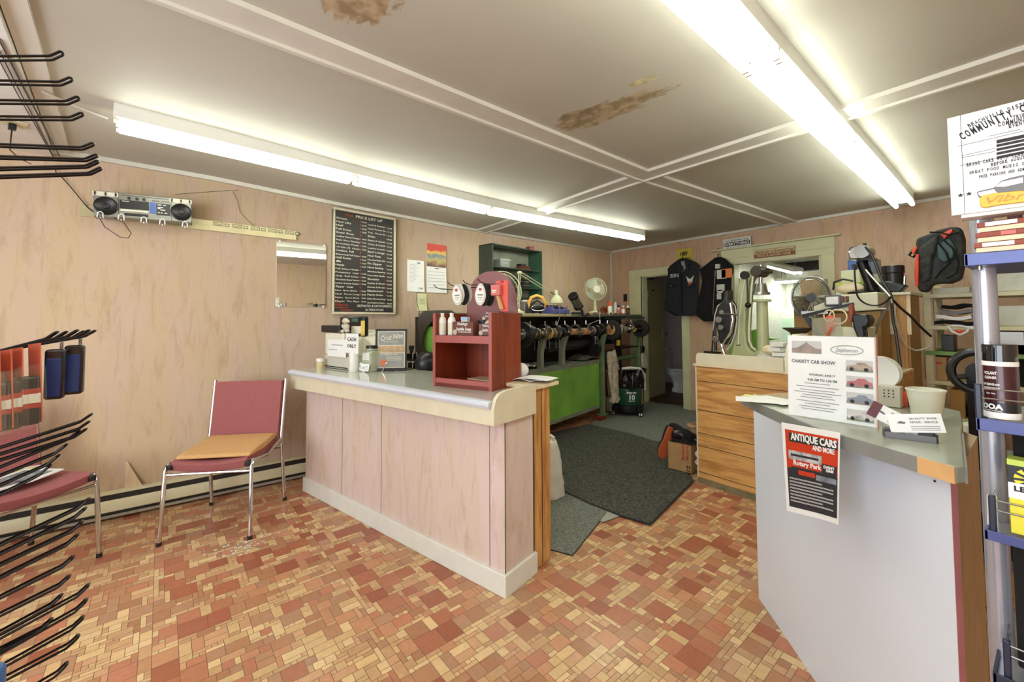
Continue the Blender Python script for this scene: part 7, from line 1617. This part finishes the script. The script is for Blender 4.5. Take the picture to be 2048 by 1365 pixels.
# card holder with two big cards
p0, p1 = onz(1769, 875, WT), onz(1876, 888, WT); d = p1-p0; HFc = Fr((p0.x, p0.y, WT), math.degrees(math.atan2(d.y, d.x))); w = Vector((d.x, d.y)).length
o = thing('card_holder', 'dark metal wire card holder on the right end of the white counter', 'card holder', (p0.x, p0.y, WT+.0005), HFc.deg)
MB().bx(0, w, 0, .035, 0, .005).build('base', 'steel', o); MB().bx(0, w, -.002, .0, 0, .016).build('front_lip', 'ink_grey', o); MB().bx(0, w, .033, .036, 0, .022).build('back_lip', 'ink_grey', o)
for x in (-.001, w-.003): MB().bx(x, x+.004, -.002, .036, 0, .022).build('side', 'pack_dark', o)
mat('card_maroon', (110, 70, 78), .4)
for k, (dx, rz, ww, hh, lab, txt) in enumerate(((-.03, 28, .115, .045, 'white card with a maroon end tilted steeply in the card holder', 'SHOES'), (.025, -8, .11, .05, 'white shoe repair business card leaning to the right in the holder', 'QUALITY SHOE'))):
    o = thing('business_card', lab, 'card', HFc.W((w*.42+dx, .006+.012*(1-k), .018+(.012 if k == 0 else .004))), HFc.deg); o.rotation_euler = (rad(-22), rad(rz), rad(HFc.deg))
    MB().bx(-ww/2, ww/2, 0, .0012, 0, hh).build('card', 'paper', o)
    b = MB(); b.text(txt, .007, ft(-ww*.1, -.0006, hh*.7), bold=.01, width=ww*.5); b.text('REPAIR - SERVICE' if k else 'SERVICE', .007, ft(-ww*.1, -.0006, hh*.5), bold=.01, width=ww*.5)
    for i in range(3): b.bx(-ww*.1, ww*.42, -.0006, 0, hh*(.12+.1*i), hh*(.14+.1*i))
    b.prism([(-ww*.35, hh*.5), (-ww*.2, hh*.45), (-ww*.18, hh*.55), (-ww*.28, hh*.62)], -.0006, 0, 'y')
    b.build('lettering', 'ink_grey', o, smooth=False)
    if k == 0: MB().bx(-ww/2, -ww*.3, -.0008, .0, 0, hh).build('maroon_end', 'card_maroon', o)
# paper tub, white plates, sauce tray behind
q = onz(1857, 838, WT)
cq = onz(1850, 842, WT)
o = thing('paper_tub', 'cream paper tub standing on the white counter behind the cards', 'tub', (cq.x, cq.y+.03, WT+.0005), 0)
Rt = (ony(1889, 785, cq.y+.03).x-ony(1808, 785, cq.y+.03).x)/2; Ht = ony(1850, 779, cq.y+.03).z-WT
mat('tub_cream', (222, 222, 204), .45, var=.02)
MB().lathe([(0, .002), (Rt*.74, .002), (Rt*.98, Ht-.004), (Rt*1.02, Ht-.006), (Rt*1.03, Ht), (Rt*.98, Ht+.001), (Rt*.95, Ht-.004), (Rt*.72, .006), (0, .006)], n=40).build('tub_body', 'tub_cream', o, ang=50)
o = thing('plate_stack', 'stack of round white paper plates leaning behind the poster stand', 'plates', (onz(1775, 830, WT).x, onz(1775, 830, WT).y+.22, WT+.001), 0)
py0 = o.location.y; cxx = ony(1760, 745, py0); Rp = (ony(1803, 745, py0).x-ony(1722, 745, py0).x)/2
zc_ = cxx.z-WT; 
b = MB(); b.lathe([(0, 0), (Rp*.7, .0), (Rp, .012), (Rp, .020), (Rp*.7, .010), (0, .010)], n=48, m=Matrix.Translation((cxx.x-o.location.x, 0, zc_)) @ Matrix.Rotation(rad(96), 4, 'X')); b.build('plate', 'paper', o, ang=50)
b = MB(); b.lathe([(0, 0), (Rp*.7, .0), (Rp, .012), (Rp, .020), (Rp*.7, .010), (0, .010)], n=48, m=Matrix.Translation((cxx.x-o.location.x+.006, .014, zc_+.003)) @ Matrix.Rotation(rad(96), 4, 'X')); b.build('plate', 'tub_cream', o, ang=50)
MB().prism([(cxx.x-o.location.x-.05, .0), (cxx.x-o.location.x+.05, .0), (cxx.x-o.location.x+.05, .03), (cxx.x-o.location.x-.05, .03)], 0, max(.01, zc_-Rp), 'z').build('stand', 'till_grey', o)
a, c = ony(1757, 840, py0-.06), ony(1800, 776, py0-.06)
o = thing('perforated_box', 'small grey perforated metal box between the poster and the paper tub', 'box', (a.x, py0-.06, WT+.001), 0); MB().bx(0, c.x-a.x, 0, .05, 0, c.z-WT).build('box_body', 'till_grey', o, bevel=.003)
b = MB(); hw = c.x-a.x; hh = c.z-WT
for i in range(3):
    for j in range(3): b.cyl((hw*(.3+.2*i), -.0015, hh*(.5+.15*j)), (hw*(.3+.2*i), 0, hh*(.5+.15*j)), .0025, n=8)
b.build('holes', 'ink', o)
a = ony(1806, 830, py0-.02)
o = thing('orange_scissors', 'orange handle standing behind the paper tub', 'tool', (a.x, py0-.02, WT+.001), 0); MB().prism([(-.006, 0), (.012, 0), (.016, .06), (-.01, .05)], 0, .012, 'y').build('handle', 'orange_plastic', o, bevel=.003); MB().bx(.014, .02, .004, .008, 0, .075).build('blade', 'black_metal', o)

# ================================================================== steel shelving along the back wall, right
SHY = 4.55
mat('shelf_cream', (206, 202, 160), .4, var=.06); mat('shelf_edge', (176, 150, 132), .5); mat('tub_clear', (196, 196, 164), .2, alpha=.75); mat('green_paint', (112, 150, 66), .4, var=.1)
xp = ony(1858, 700, SHY).x; 
o = thing('storage_shelving', 'tall cream metal shelving unit against the back wall at the right', 'shelving', (xp, SHY, 0), 0)
zt = ony(1860, 566, SHY).z; Wd = .95
for x in (0, Wd):
    for y in (0, .5): MB().bx(x-.022, x+.022, y, y+.03, .0, zt).build('post', 'shelf_cream', o, bevel=.002)
MB().bx(.022, .034, -.002, .03, .0, zt).build('post_edge', 'shelf_edge', o)
SHL = []
for py in (588, 652, 703, 762, 832, 930, 1020):
    z = ony(1880, py, SHY).z
    if z > .02: SHL.append(z); MB().bx(-.02, Wd, -.01, .52, z-.03, z).build('shelf', 'green_paint' if py in (703,) else 'shelf_cream', o, bevel=.002)
def onshelf(name, px0, px1, pyt, z, dy, d, m, label, cat='box', parts=None, grp=None):
    y = SHY+dy; a, c = ony(px0, 700, y), ony(px1, 700, y); h = ony((px0+px1)/2, pyt, y).z-z
    o = thing(name, label, cat, (a.x, y, z+.001), 0, grp); w = c.x-a.x
    MB().bx(0, w, 0, d, 0, max(.01, h)).build('box_body', m, o, bevel=.003); return o, w, max(.01, h)
o, w, h = onshelf('carton', 1847, 1892, 714, SHL[3], .01, .3, 'cardboard', 'tan carton with brown tape on the shelf behind the paper tub')
MB().bx(w*.38, w*.55, -.001, .0, 0, h).build('tape', mat('tape_brown', (150, 112, 66), .4), o); b = MB(); b.text('THIS WAY', h*.09, ft(w*.08, -.002, h*.45), bold=.02, width=w*.4); b.bx(w*.5, w*.8, -.0018, 0, h*.68, h*.78); b.build('lettering', 'print_red', o, smooth=False)
onshelf('tray', 1874, 1945, 575, SHL[0], .02, .3, 'tub_clear', 'clear plastic tray on the top shelf under the backpack', 'tray')
onshelf('storage_tub', 1990, 2075, 545, SHL[0], .02, .35, 'tub_clear', 'clear storage tub full of brown parts at the top right of the shelving', 'tub')
for k, (x0, x1, pt, lab) in enumerate(((1868, 1945, 640, 'lowest folded dark sheet in the stack on the second shelf'), (1872, 1943, 632, 'folded white sheet in the stack on the second shelf'), (1876, 1945, 623, 'folded grey sheet near the top of the stack on the second shelf'), (1884, 1942, 616, 'topmost dark folded sheet of the stack on the second shelf'))):
    y = SHY+.02; a, c = ony(x0, 640, y), ony(x1, 640, y); z0 = SHL[1]+.001+k*.042
    o = thing('folded_sheet', lab, 'folded sheet', (a.x, y, z0), 0, None); MB().sheet(lambda u, v: ((c.x-a.x)*u, .3*v, .02+.008*math.sin(u*6+k)), 12, 3, .026).build('fold', ['felt_black', 'paper', 'ink_grey', 'felt_black'][k], o, ang=70)
o, w, h = onshelf('speaker_box', 1884, 1909, 671, SHL[2], .05, .15, 'black_plastic', 'small black box with a red dot on the third shelf', 'box')
y = SHY+.01; p = ony(1916, 655, y)
o = thing('scissor_handle', 'white and orange handled scissors hanging under the second shelf', 'scissors', (p.x, y-.03, p.z), 0)
MB().tube([(-.05, 0, .01), (-.03, 0, -.03), (.01, 0, -.055), (.05, 0, -.03), (.06, 0, .0), (.02, 0, .01), (-.02, 0, .012)], .009, 8, closed=True).build('handle', 'paper', o); MB().ball((.01, 0, -.03), .022, (1, .5, .7)).build('grip_inner', 'orange_plastic', o); MB().bx(.05, .16, -.005, .005, -.01, .01).build('blade', 'steel', o)
for k, (x0, x1, pt, sh_, m, lab) in enumerate(((1984, 2060, 612, 1, 'tub_clear', 'clear tub on the second shelf behind the display pole'), (1984, 2050, 664, 2, 'steel', 'silver parts case on the third shelf, right of the display pole'), (2010, 2075, 690, 3, 'felt_black', 'black case on the fourth shelf behind the shoe spray can'), (1896, 1925, 780, 4, 'ply', 'brown wooden box on the shelf right of the paper tub'), (1930, 1972, 812, 4, 'felt_black', 'black block on the shelf beside the brown wooden box'), (1905, 1970, 868, 5, 'soap_brown', 'reddish brown box on a low shelf right of the white counter'))):
    onshelf('storage_case' if k != 3 else 'wooden_box', x0, x1, pt, SHL[sh_], .03, .25, m, lab)
for k, (px, lab) in enumerate(((1938, 'cream thread cone beside the right end of the white counter'), (1955, 'larger cream thread cone behind the display rack pole'))):
    z = .70; y = 2.9; p = ony(px, 850, y); z1_ = ony(px, 850+3*k, y).z; zz = ony(px, 930, y).z
    o = thing('thread_cone', lab, 'thread cone', (p.x, y+.03*k, zz), 0); r = .055+.02*k
    MB().lathe([(0, 0), (r, 0), (r*1.02, .05), (r*.8, z1_-zz), (0, z1_-zz)], n=24).build('thread', 'tub_cream', o, ang=50)
z = ony(1950, 930, 2.9).z
o = thing('side_table', 'low grey metal stand behind the white counter carrying the thread cones', 'stand', (ony(1950, 930, 2.9).x, 2.95, 0), 0)
MB().bx(-.3, .3, -.12, .4, z-.05, z-.001).build('top', 'machine_grey', o, bevel=.003); MB().bx(-.26, .28, -.08, .36, .0, z-.05).build('body', 'gauge_grey', o); MB().bx(-.27, .29, -.1, -.08, .25, z-.2).build('dark_door', 'felt_black', o, bevel=.01)
MB().bx(-.27, .29, -.105, -.082, .02, .2).build('lower_box', 'ply', o)
# handwheel
q = ony(1962, 745, 2.75); Rw = abs(ony(1902, 745, 2.75).x-q.x)
o = thing('hand_wheel', 'large black spoked machine handwheel half behind the display rack pole', 'handwheel', (q.x, 2.75, z), 0); zz = q.z-z
MB().tube([(Rw*math.cos(t), 0, zz+Rw*.98*math.sin(t)) for t in [2*PI*i/56 for i in range(56)]], .017, 10, closed=True).build('rim', 'black_plastic', o)
for k in range(3): a = rad(200+120*k); MB().tube([(.03*math.cos(a), .0, zz+.03*math.sin(a)), (Rw*.5*math.cos(a+.12), .01, zz+Rw*.5*math.sin(a+.12)), (Rw*.97*math.cos(a), 0, zz+Rw*.97*math.sin(a))], .012, 8).build('spoke', 'black_plastic', o)
MB().cyl((0, -.03, zz), (0, .06, zz), .045, n=24).build('hub', 'black_metal', o); MB().bx(-.05, .05, .05, .2, 0, zz).build('machine_post', 'black_metal', o)
# backpack hanging over the shelving
Vb = SHY-.06
mat('pack_grey', (52, 54, 52), .85, var=.3, scale=25, bump=.4, bscale=60); mat('pack_strap', (222, 76, 54), .6); mat('pack_teal', (60, 86, 88), .6, var=.2)
pb = ony(1870, 560, Vb); o = thing('backpack', 'dark backpack with red side straps slung over the corner of the shelving', 'backpack', (pb.x, Vb, pb.z), 0)
def V_(px, py): q = ony(px, py, Vb); return (q.x-pb.x, q.z-pb.z)
MB().prism([V_(*p) for p in ((1839, 480), (1862, 472), (1882, 463), (1905, 458), (1925, 458), (1932, 480), (1932, 530), (1925, 560), (1905, 568), (1885, 568), (1868, 570), (1858, 586), (1845, 585), (1838, 570), (1840, 530), (1836, 500))], -.12, .02, 'y').build('bag_body', 'pack_grey', o, bevel=.03, seg=3)
MB().prism([V_(*p) for p in ((1845, 500), (1884, 472), (1880, 500), (1872, 520), (1868, 560), (1850, 570), (1846, 530))], -.15, -.11, 'y').build('front_flap', 'pack_grey', o, bevel=.015)
MB().prism([V_(*p) for p in ((1880, 495), (1905, 480), (1918, 500), (1912, 520), (1895, 530), (1882, 520))], -.145, -.115, 'y').build('inner_lining', 'pack_teal', o, bevel=.01)
MB().tube([(V_(1841, 498)[0], -.10, V_(1841, 498)[1]), (V_(1832, 503)[0], -.10, V_(1832, 503)[1]), (V_(1824, 513)[0], -.1, V_(1824, 513)[1]), (V_(1832, 517)[0], -.1, V_(1832, 517)[1]), (V_(1841, 508)[0], -.1, V_(1841, 508)[1])], .016, 6, flat=.5).build('side_loop', 'felt_black', o)
MB().prism([V_(*p) for p in ((1840, 512), (1846, 512), (1846, 540), (1845, 575), (1839, 575), (1837, 545))], -.16, -.10, 'y').build('red_strap', 'pack_strap', o, bevel=.006)
MB().prism([V_(*p) for p in ((1830, 506), (1841, 494), (1842, 501), (1834, 512))], -.14, -.11, 'y').build('red_strap', 'pack_strap', o, bevel=.004)
MB().prism([V_(*p) for p in ((1888, 473), (1910, 463), (1912, 468), (1895, 482))], -.15, -.11, 'y').build('red_strap', 'pack_strap', o, bevel=.004)
for pts in (((1884, 490), (1900, 510), (1907, 530), (1890, 545), (1878, 560)), ((1895, 485), (1912, 500), (1925, 530), (1920, 550), (1900, 560)), ((1868, 470), (1888, 470), (1905, 475), (1925, 470))):
    MB().tube([(V_(*p)[0], -.165, V_(*p)[1]) for p in pts], .016, 6, flat=.35).build('webbing', 'felt_black', o)

# ================================================================== blue and silver display rack cut by the right frame edge
RY = 1.12
mat('rack_silver', (176, 178, 190), .22, .55, var=.04); mat('rack_blue', (74, 84, 140), .35, .2, var=.08); mat('rack_dark', (34, 40, 60), .35)
pp = ony(1975, 700, RY+.10); rp = abs(ony(1998, 700, RY+.10).x-ony(1946, 700, RY+.10).x)/2
o = thing('display_rack', 'silver pole shoe care rack with blue shelves at the right frame edge', 'display rack', (pp.x+.0, RY+.10, 0), 0); rx0 = pp.x
MB().cyl((0, 0, 0), (0, 0, 1.60), rp, n=32).build('pole', 'rack_silver', o)
MB().cyl((.34, 0, 0), (.34, 0, 1.60), rp, n=32).build('pole', 'rack_silver', o)
MB().bx(-.05, .39, -.05, .25, 0.0, .05).build('base', 'rack_dark', o, bevel=.005)
def rx(px, py, y=RY): q = ony(px, py, y); return q.x-rx0, q.z
SZs = []
for (px, pt, pb_, m) in ((1928, 509, 533, 'rack_blue'), (1952, 836, 860, 'rack_blue'), (1968, 1059, 1078, 'rack_blue'), (1985, 1345, 1375, 'rack_dark')):
    x, z1 = rx(px, pt); _, z0 = rx(px, pb_); SZs.append(z1)
    MB().bx(x, .40, -.10, -.096, z0, z1).build('shelf_front', m, o, bevel=.001); MB().bx(x, x+.004, -.10, .18, z0, z1).build('shelf_side', m, o); MB().bx(x+.002, .40, -.098, .18, z0+.001 if px == 1928 else z1-.012, z0+.004 if px == 1928 else z1-.009).build('shelf_plate', m if px == 1928 else 'rack_silver', o)
for k, (px, zs_) in enumerate(((1958, SZs[1]), (1975, SZs[2]), (1990, SZs[3]))):
    x = rx(px, 900)[0]
    for dz in (.035, .052): MB().tube([(x, .10, zs_+dz), (x, -.09, zs_+dz), (.40, -.09, zs_+dz)], .0014, 6).build('wire_rail', 'steel', o)
    MB().bx(x-.003, x+.006, -.094, -.084, zs_-.01, zs_+.06).build('rail_clip', 'rack_dark', o, bevel=.002)
MB().cyl((rx(1957, 535)[0]+.0, -.085, SZs[0]-.03), (rx(1957, 535)[0], -.085, SZs[0]-.012), .0035).build('clip', 'steel', o)
# header sign
mat('sign_card', (230, 230, 226), .4, var=.01)
SYn = RY-.02
xa, za = rx(1903, 432, SYn); xb, zb_ = rx(1899, 236, SYn)
hs = zb_-za
o = thing('header_sign', 'white COMMUNITY car show header card on top of the shoe care rack', 'sign', (rx0+xa, SYn, za), 4)
MB().bx(0, .30, 0, .02, 0, hs).build('card', 'sign_card', o, bevel=.001); MB().bx(.012, .30, .004, .05, -.006, .0).build('bottom_lip', 'sign_card', o)
SG = Fr((rx0+xa, SYn, za), 4)
def g_(px, py): q = SG.on(px, py, 1, 0); return q.x, q.z
b = MB()
x, z = g_(1930, 431); b.bx(x-.0003, x+.0003, -.0004, .0, 0, hs)
def gt(s, p0, p1, sz, bold=.015, bend=0):
    (xa_, za_), (xb_, zb2) = g_(*p0), g_(*p1); ln = math.hypot(xb_-xa_, zb2-za_); n = len(s)
    for i, ch in enumerate(s):
        if ch == ' ': continue
        t = (i+.5)/n; x = xa_+(xb_-xa_)*t; z = za_+(zb2-za_)*t+bend*(1-(2*t-1)**2)
        sl = math.atan2(zb2-za_+bend*(-4)*(2*t-1), xb_-xa_)
        b.text(ch, sz, ft(x, -.0006, z, -sl), 'CENTER', bold=bold, width=(ln/n)*(.28 if ch == 'I' else .74))
gt('BEACHVILLE DISTRICT', (1937, 256), (2078, 204), .0100, bend=.003)
gt('COMMUNITY CAR SHOW', (1923, 281), (2150, 188), .0185, .03, bend=.005)
gt('A TRULY', (2012, 243), (2060, 231), .0095); gt('COMMUNITY', (1995, 254), (2070, 237), .010, .02); gt('EVENT', (2017, 257), (2052, 248), .0095)
gt('BRING CARS WITH CLASSIC PLATES', (1933, 334), (2110, 298), .009, .02); gt('BEFORE AUGUST SUNDAY', (1982, 333), (2100, 306), .008, .02); gt('GREAT FOOD MUSIC DOOR PRIZES', (1938, 349), (2120, 318), .0075); gt('FREE PARKING AND ADMISSION TO VISITORS', (1958, 357), (2140, 326), .0075)
for (x0, y0, x1, y1) in ((1916, 293, 2048, 262), (1923, 312, 1990, 297), (1923, 316, 1990, 303), (1920, 332, 2048, 306), (1976, 273, 2040, 259)):
    p, q = g_(x0, y0), g_(x1, y1); b.bar((p[0], -.0002, p[1]), (q[0], -.0002, q[1]), .0006, .0006)
for i in range(5):
    p, q = g_(1993, 284+i*8), g_(2080, 266+i*8); b.bar((p[0], -.0002, p[1]), (q[0], -.0002, q[1]), .0008, .0045 if i else .006)
for px in (1921, 1938):
    x, z = g_(px, 391 if px == 1921 else 388); b.prism([(x+.0042*math.cos(PI/2+k*PI/5)*(1 if k % 2 == 0 else .42), z+.0042*math.sin(PI/2+k*PI/5)*(1 if k % 2 == 0 else .42)) for k in range(10)], -.0008, 0, 'y')
b.build('lettering', 'ink', o, smooth=False)
b = MB(); b.prism([g_(*p) for p in ((1953, 385), (1960, 382), (1987, 376), (2003, 362), (2020, 356), (2048, 350), (2090, 345), (2090, 384), (2010, 392), (1958, 396))], -.0012, 0, 'y'); b.build('car_drawing', 'ink_grey', o)
b = MB(); b.prism([g_(*p) for p in ((1955, 386), (1988, 379), (1992, 384), (1998, 388), (1960, 393))], -.0018, -.001, 'y'); b.prism([g_(*p) for p in ((1990, 374), (2004, 364), (2046, 355), (2046, 366), (2010, 374))], -.0018, -.001, 'y'); b.build('car_panels', 'sign_card', o)
b = MB(); b.prism([g_(*p) for p in ((1959, 399), (1966, 392), (1985, 388), (2040, 383), (2070, 385), (2074, 395), (2060, 404), (2000, 411), (1968, 417), (1961, 414))], -.006, -.001, 'y'); b.build('yellow_badge', mat('badge_yellow', (238, 186, 40), .4), o, bevel=.001)
p, q = g_(1973, 409), g_(2062, 396); b = MB(); b.text('Vibram', .0165, ft(p[0], -.0065, p[1], -math.atan2(q[1]-p[1], q[0]-p[0])), bold=.01, shear=.3, width=.075); b.build('badge_lettering', mat('badge_ochre', (196, 140, 24), .4), o, smooth=False)
# brown boxes on the top shelf
for k, (x0, pb_, pt, m, lab) in enumerate(((1952, 505, 484, 'soap_brown', 'lowest brown and cream boot box on the top rack shelf'), (1955, 484, 465, 'soap_brown', 'middle brown boot box on the top rack shelf'), (1958, 467, 447, 'soap_brown', 'uppermost brown boot box on the top rack shelf with a white label'))):
    ya = RY+.006; a = ony(x0, pb_, ya); t = ony(x0, pt, ya); z0 = SZs[0]+.0*k+(a.z-a.z); z0 = SZs[0]+.0005+k*.0195 if False else ony(1956, 506-k*20, ya).z
    z0 = max(z0, SZs[0]+.001); h = .0175
    o = thing('boot_lace_box', lab, 'box', (a.x, ya, z0), 2-k*2, 'boxes on the top rack shelf'); 
    MB().bx(0, .20, 0, .10, 0, h*.5).build('tray', 'board_top', o, bevel=.001); MB().bx(-.002, .20, -.002, .10, h*.5, h).build('lid', 'leather_red', o, bevel=.001)
    MB().bx(.008+.02*(k == 1), .045, -.003, -.0015, h*.55, h*.95).build('label_sticker', 'paper' if k != 1 else 'pink_logo', o); MB().bx(.075, .095, -.003, -.0015, h*.55, h*.95).build('label_sticker', 'paper', o)
q = ony(2028, 445, RY+.05); o = thing('red_tool', 'dark red handled tool standing behind the boot boxes', 'tool', (q.x, RY+.08, SZs[0]+.062), 0); MB().bx(-.009, .009, -.006, .006, 0, .022).build('tool_body', 'card_maroon', o, bevel=.004); MB().cyl((-.005, 0, .022), (-.005, 0, .03), .003).build('knob', 'steel', o)
# spray can on shelf two
ya = RY+.014; a, c = ony(1964, 800, ya), ony(2040, 800, ya); r = (c.x-a.x)/2; z0 = SZs[1]+.0005
def zc2(py): return ony(2002, py, ya).z-z0
o = thing('shoe_spray_can', 'dark maroon shoe spray can with black cap on the middle rack shelf', 'spray can', ((a.x+c.x)/2, ya+r, z0), 0)
hc, hb_ = zc2(690), zc2(729)
mat('can_maroon', (66, 26, 34), .22, .1, var=.1); mat('cap_black', (18, 18, 22), .12, coat=.5)
MB().lathe([(0, .0), (r, .0), (r*1.02, .004), (r*1.02, .008), (r, .010), (r, hb_-.004), (r*.97, hb_), (0, hb_)], n=40).build('can_body', 'can_maroon', o, ang=40)
MB().lathe([(r*1.0, hb_), (r*1.0, hc-.002), (r*.97, hc), (0, hc)], n=40).build('cap', 'cap_black', o, ang=40)
MB().lathe([(r*1.025, 0), (r*1.03, .002), (r*1.03, .009), (r*1.0, .011)], n=40).build('rim', 'white_plastic', o); MB().lathe([(r*1.012, hb_-.004), (r*1.02, hb_-.002), (r*1.02, hb_+.003), (r*1.0, hb_+.004)], n=40).build('rim', 'white_plastic', o)
MB().lathe([(r*1.006, .012), (r*1.006, .028)], n=40).build('logo_band', 'black_plastic', o)
def wrap(b, s, z, sz, a0, wd, bold=.02):
    t = MB(); t.text(s, sz, Matrix.Identity(4), 'CENTER', bold=bold, width=wd)
    vs = [((r*1.012+p[2]*0)*math.sin(a0+p[0]/r), -(r*1.012+(.0003 if p[2] > 0 else 0))*math.cos(a0+p[0]/r), z+p[1]) for p in t.v]; b.add(vs, t.f)
b = MB(); A_ = -.55
wrap(b, 'VOLANT', hb_*.80, .0075, A_, r*.85); wrap(b, 'CLEANER', hb_*.72, .0065, A_, r*.8); wrap(b, 'DUST REMOVER AND', hb_*.60, .0052, A_, r*1.1); wrap(b, 'SUEDE RENOVATOR', hb_*.53, .0052, A_, r*1.1); wrap(b, 'Black - Noir', hb_*.44, .004, A_, r*.6); wrap(b, 'OOA', .0165, .0125, A_, r*1.35, .05); wrap(b, 'CONTENTS WARNING', .0125, .0028, A_, r*1.2)
b.build('lettering', 'paper', o, smooth=False)
q = ony(2048, 740, ya+.05); o = thing('cream_carton', 'cream carton beside the shoe spray can, cut by the frame edge', 'box', (q.x+.004, ya+.03, z0), 0); MB().bx(0, .05, 0, .05, 0, .11).build('carton', 'tub_cream', o, bevel=.002)
# lace pack on shelf three
ya = RY+.018; a = ony(2022, 1066, ya); t = ony(2022, 937, ya); 
o = thing('leather_dye_box', 'yellow black and white leather dye box on the lower rack shelf', 'box', (a.x, ya, SZs[2]+.0005), 0); hd = t.z-a.z+.01
MB().bx(0, .07, 0, .03, 0, hd*.72).build('carton', mat('dye_yellow', (228, 218, 60), .4), o, bevel=.001)
MB().bx(-.0005, .0705, -.001, .031, hd*.50, hd*.72).build('white_band', 'paper', o); MB().bx(-.0005, .0705, -.001, .031, hd*.72, hd*.97).build('black_band', 'black_plastic', o); MB().bx(-.0005, .0705, -.004, .028, hd*.97, hd*1.05).build('green_band', 'lime', o)
b = MB(); b.text('LEATHER', hd*.10, ft(.006, -.002, hd*.61), bold=.04, width=.055); b.text('DYE', hd*.10, ft(.018, -.002, hd*.52), bold=.04, width=.03); b.build('lettering', 'ink', o, smooth=False)
b = MB(); 
for k in range(6): t_ = rad(200-k*32); b.prism([(.028+.008*math.cos(t_), hd*.79+.008*math.sin(t_)), (.028+.022*math.cos(t_+.18), hd*.79+.020*math.sin(t_+.18)), (.028+.022*math.cos(t_-.18), hd*.79+.020*math.sin(t_-.18))], -.0018, -.001, 'y')
b.build('fan_mark', 'dye_yellow', o)
q = ony(2030, 900, RY+.0); o = thing('black_packet', 'black packets hanging under the middle rack shelf', 'packets', (q.x, RY+.06, SZs[2]+.03), 0); MB().bx(-.006, .08, .0, .02, .05, .14).build('packet', 'felt_black', o, bevel=.004)
o = thing('black_packet', 'dark goods at the back of the lowest rack level', 'packets', (ony(2036, 1150, RY).x, RY+.05, SZs[3]+.0), 0); MB().bx(-.008, .1, .0, .03, .0, .23).build('packet', 'felt_black', o, bevel=.004)
q = ony(1978, 1040, RY+.02); o = thing('clear_packet', 'small crumpled clear packet at the corner of the lower rack shelf', 'packet', (q.x-.002, RY+.02, SZs[2]+.0005), 0); MB().sheet(lambda u, v: (.012*u, .01*v, .002+.05*v+.003*math.sin(u*9)), 6, 8, .002).build('film', 'insole_white', o)
# ------------------------------------------------------------------ sub-parts: print, knobs and the like belong to the part that carries them
SUB = {'lettering': ('plate', 'sheet', 'poster_sheet', 'card', 'board', 'carton', 'drum', 'box_body', 'case', 'can_body', 'body', 'rail_body', 'poster', 'bottle_body'),
       'white_lettering': ('plate',), 'red_lettering': ('board',), 'small_print': ('poster_sheet',), 'script_lettering': ('poster_sheet',), 'house_photo': ('poster_sheet',), 'house_shape': ('poster_sheet',), 'oval_emblem': ('poster_sheet',),
       'car_photo': ('poster_sheet',), 'car_shape': ('poster_sheet',), 'car_wheels': ('poster_sheet',), 'ground_strip': ('poster_sheet',), 'car_drawing': ('card',), 'car_panels': ('card',), 'badge_lettering': ('yellow_badge',),
       'door_knob': ('door_leaf',), 'latch_plate': ('door_leaf',), 'name_plate': ('door_leaf',), 'display_window': ('display',), 'key_panel': ('display',), 'yellow_strip': ('display',),
       'label_sticker': ('bottle_body', 'jar_body', 'box_body', 'lid', 'carton'), 'label_card': ('pad',), 'round_mark': ('pad', 'carton', 'poster'), 'warning_label': ('motor_case',), 'gauge_face': ('gauge_frame',),
       'pocket_flap': ('body',), 'button': ('body',), 'patch': ('body',), 'orange_patch': ('body',), 'eagle_patch': ('body',), 'red_mark': ('body',), 'zip': ('body',), 'collar': ('body',), 'lining': ('body',), 'front_seam': ('body',),
       'label_strip': ('rail_body',), 'label_outline': ('rail_body',), 'slider': ('slider_panel',), 'printed_marks': ('tuner_panel',), 'blue_panel': ('case_body',), 'seat_band': ('seat',), 'end_cap': ('seat', 'motor_body'),
       'plank_groove': ('rear_cabinet', 'plank_front'), 'panel_seam': ('front_panel',), 'cup_rim': ('ear_cup',), 'flush_handle': ('tank',), 'tank_lid': ('tank',), 'rail_clip': ('wire_rail',), 'frame_rib': ('arched_frame',), 'slot': ('arched_frame',)}
for o in list(SC.objects):
    if o.type != 'MESH' or not o.parent or o.parent.type != 'EMPTY': continue
    st = o.name.split('.')[0]
    if st not in SUB: continue
    sib = {c.name.split('.')[0]: c for c in o.parent.children if c is not o and c.type == 'MESH' and c.name.split('.')[0] not in SUB}
    for k in SUB[st]:
        if k in sib and not o.children: o.parent = sib[k]; break
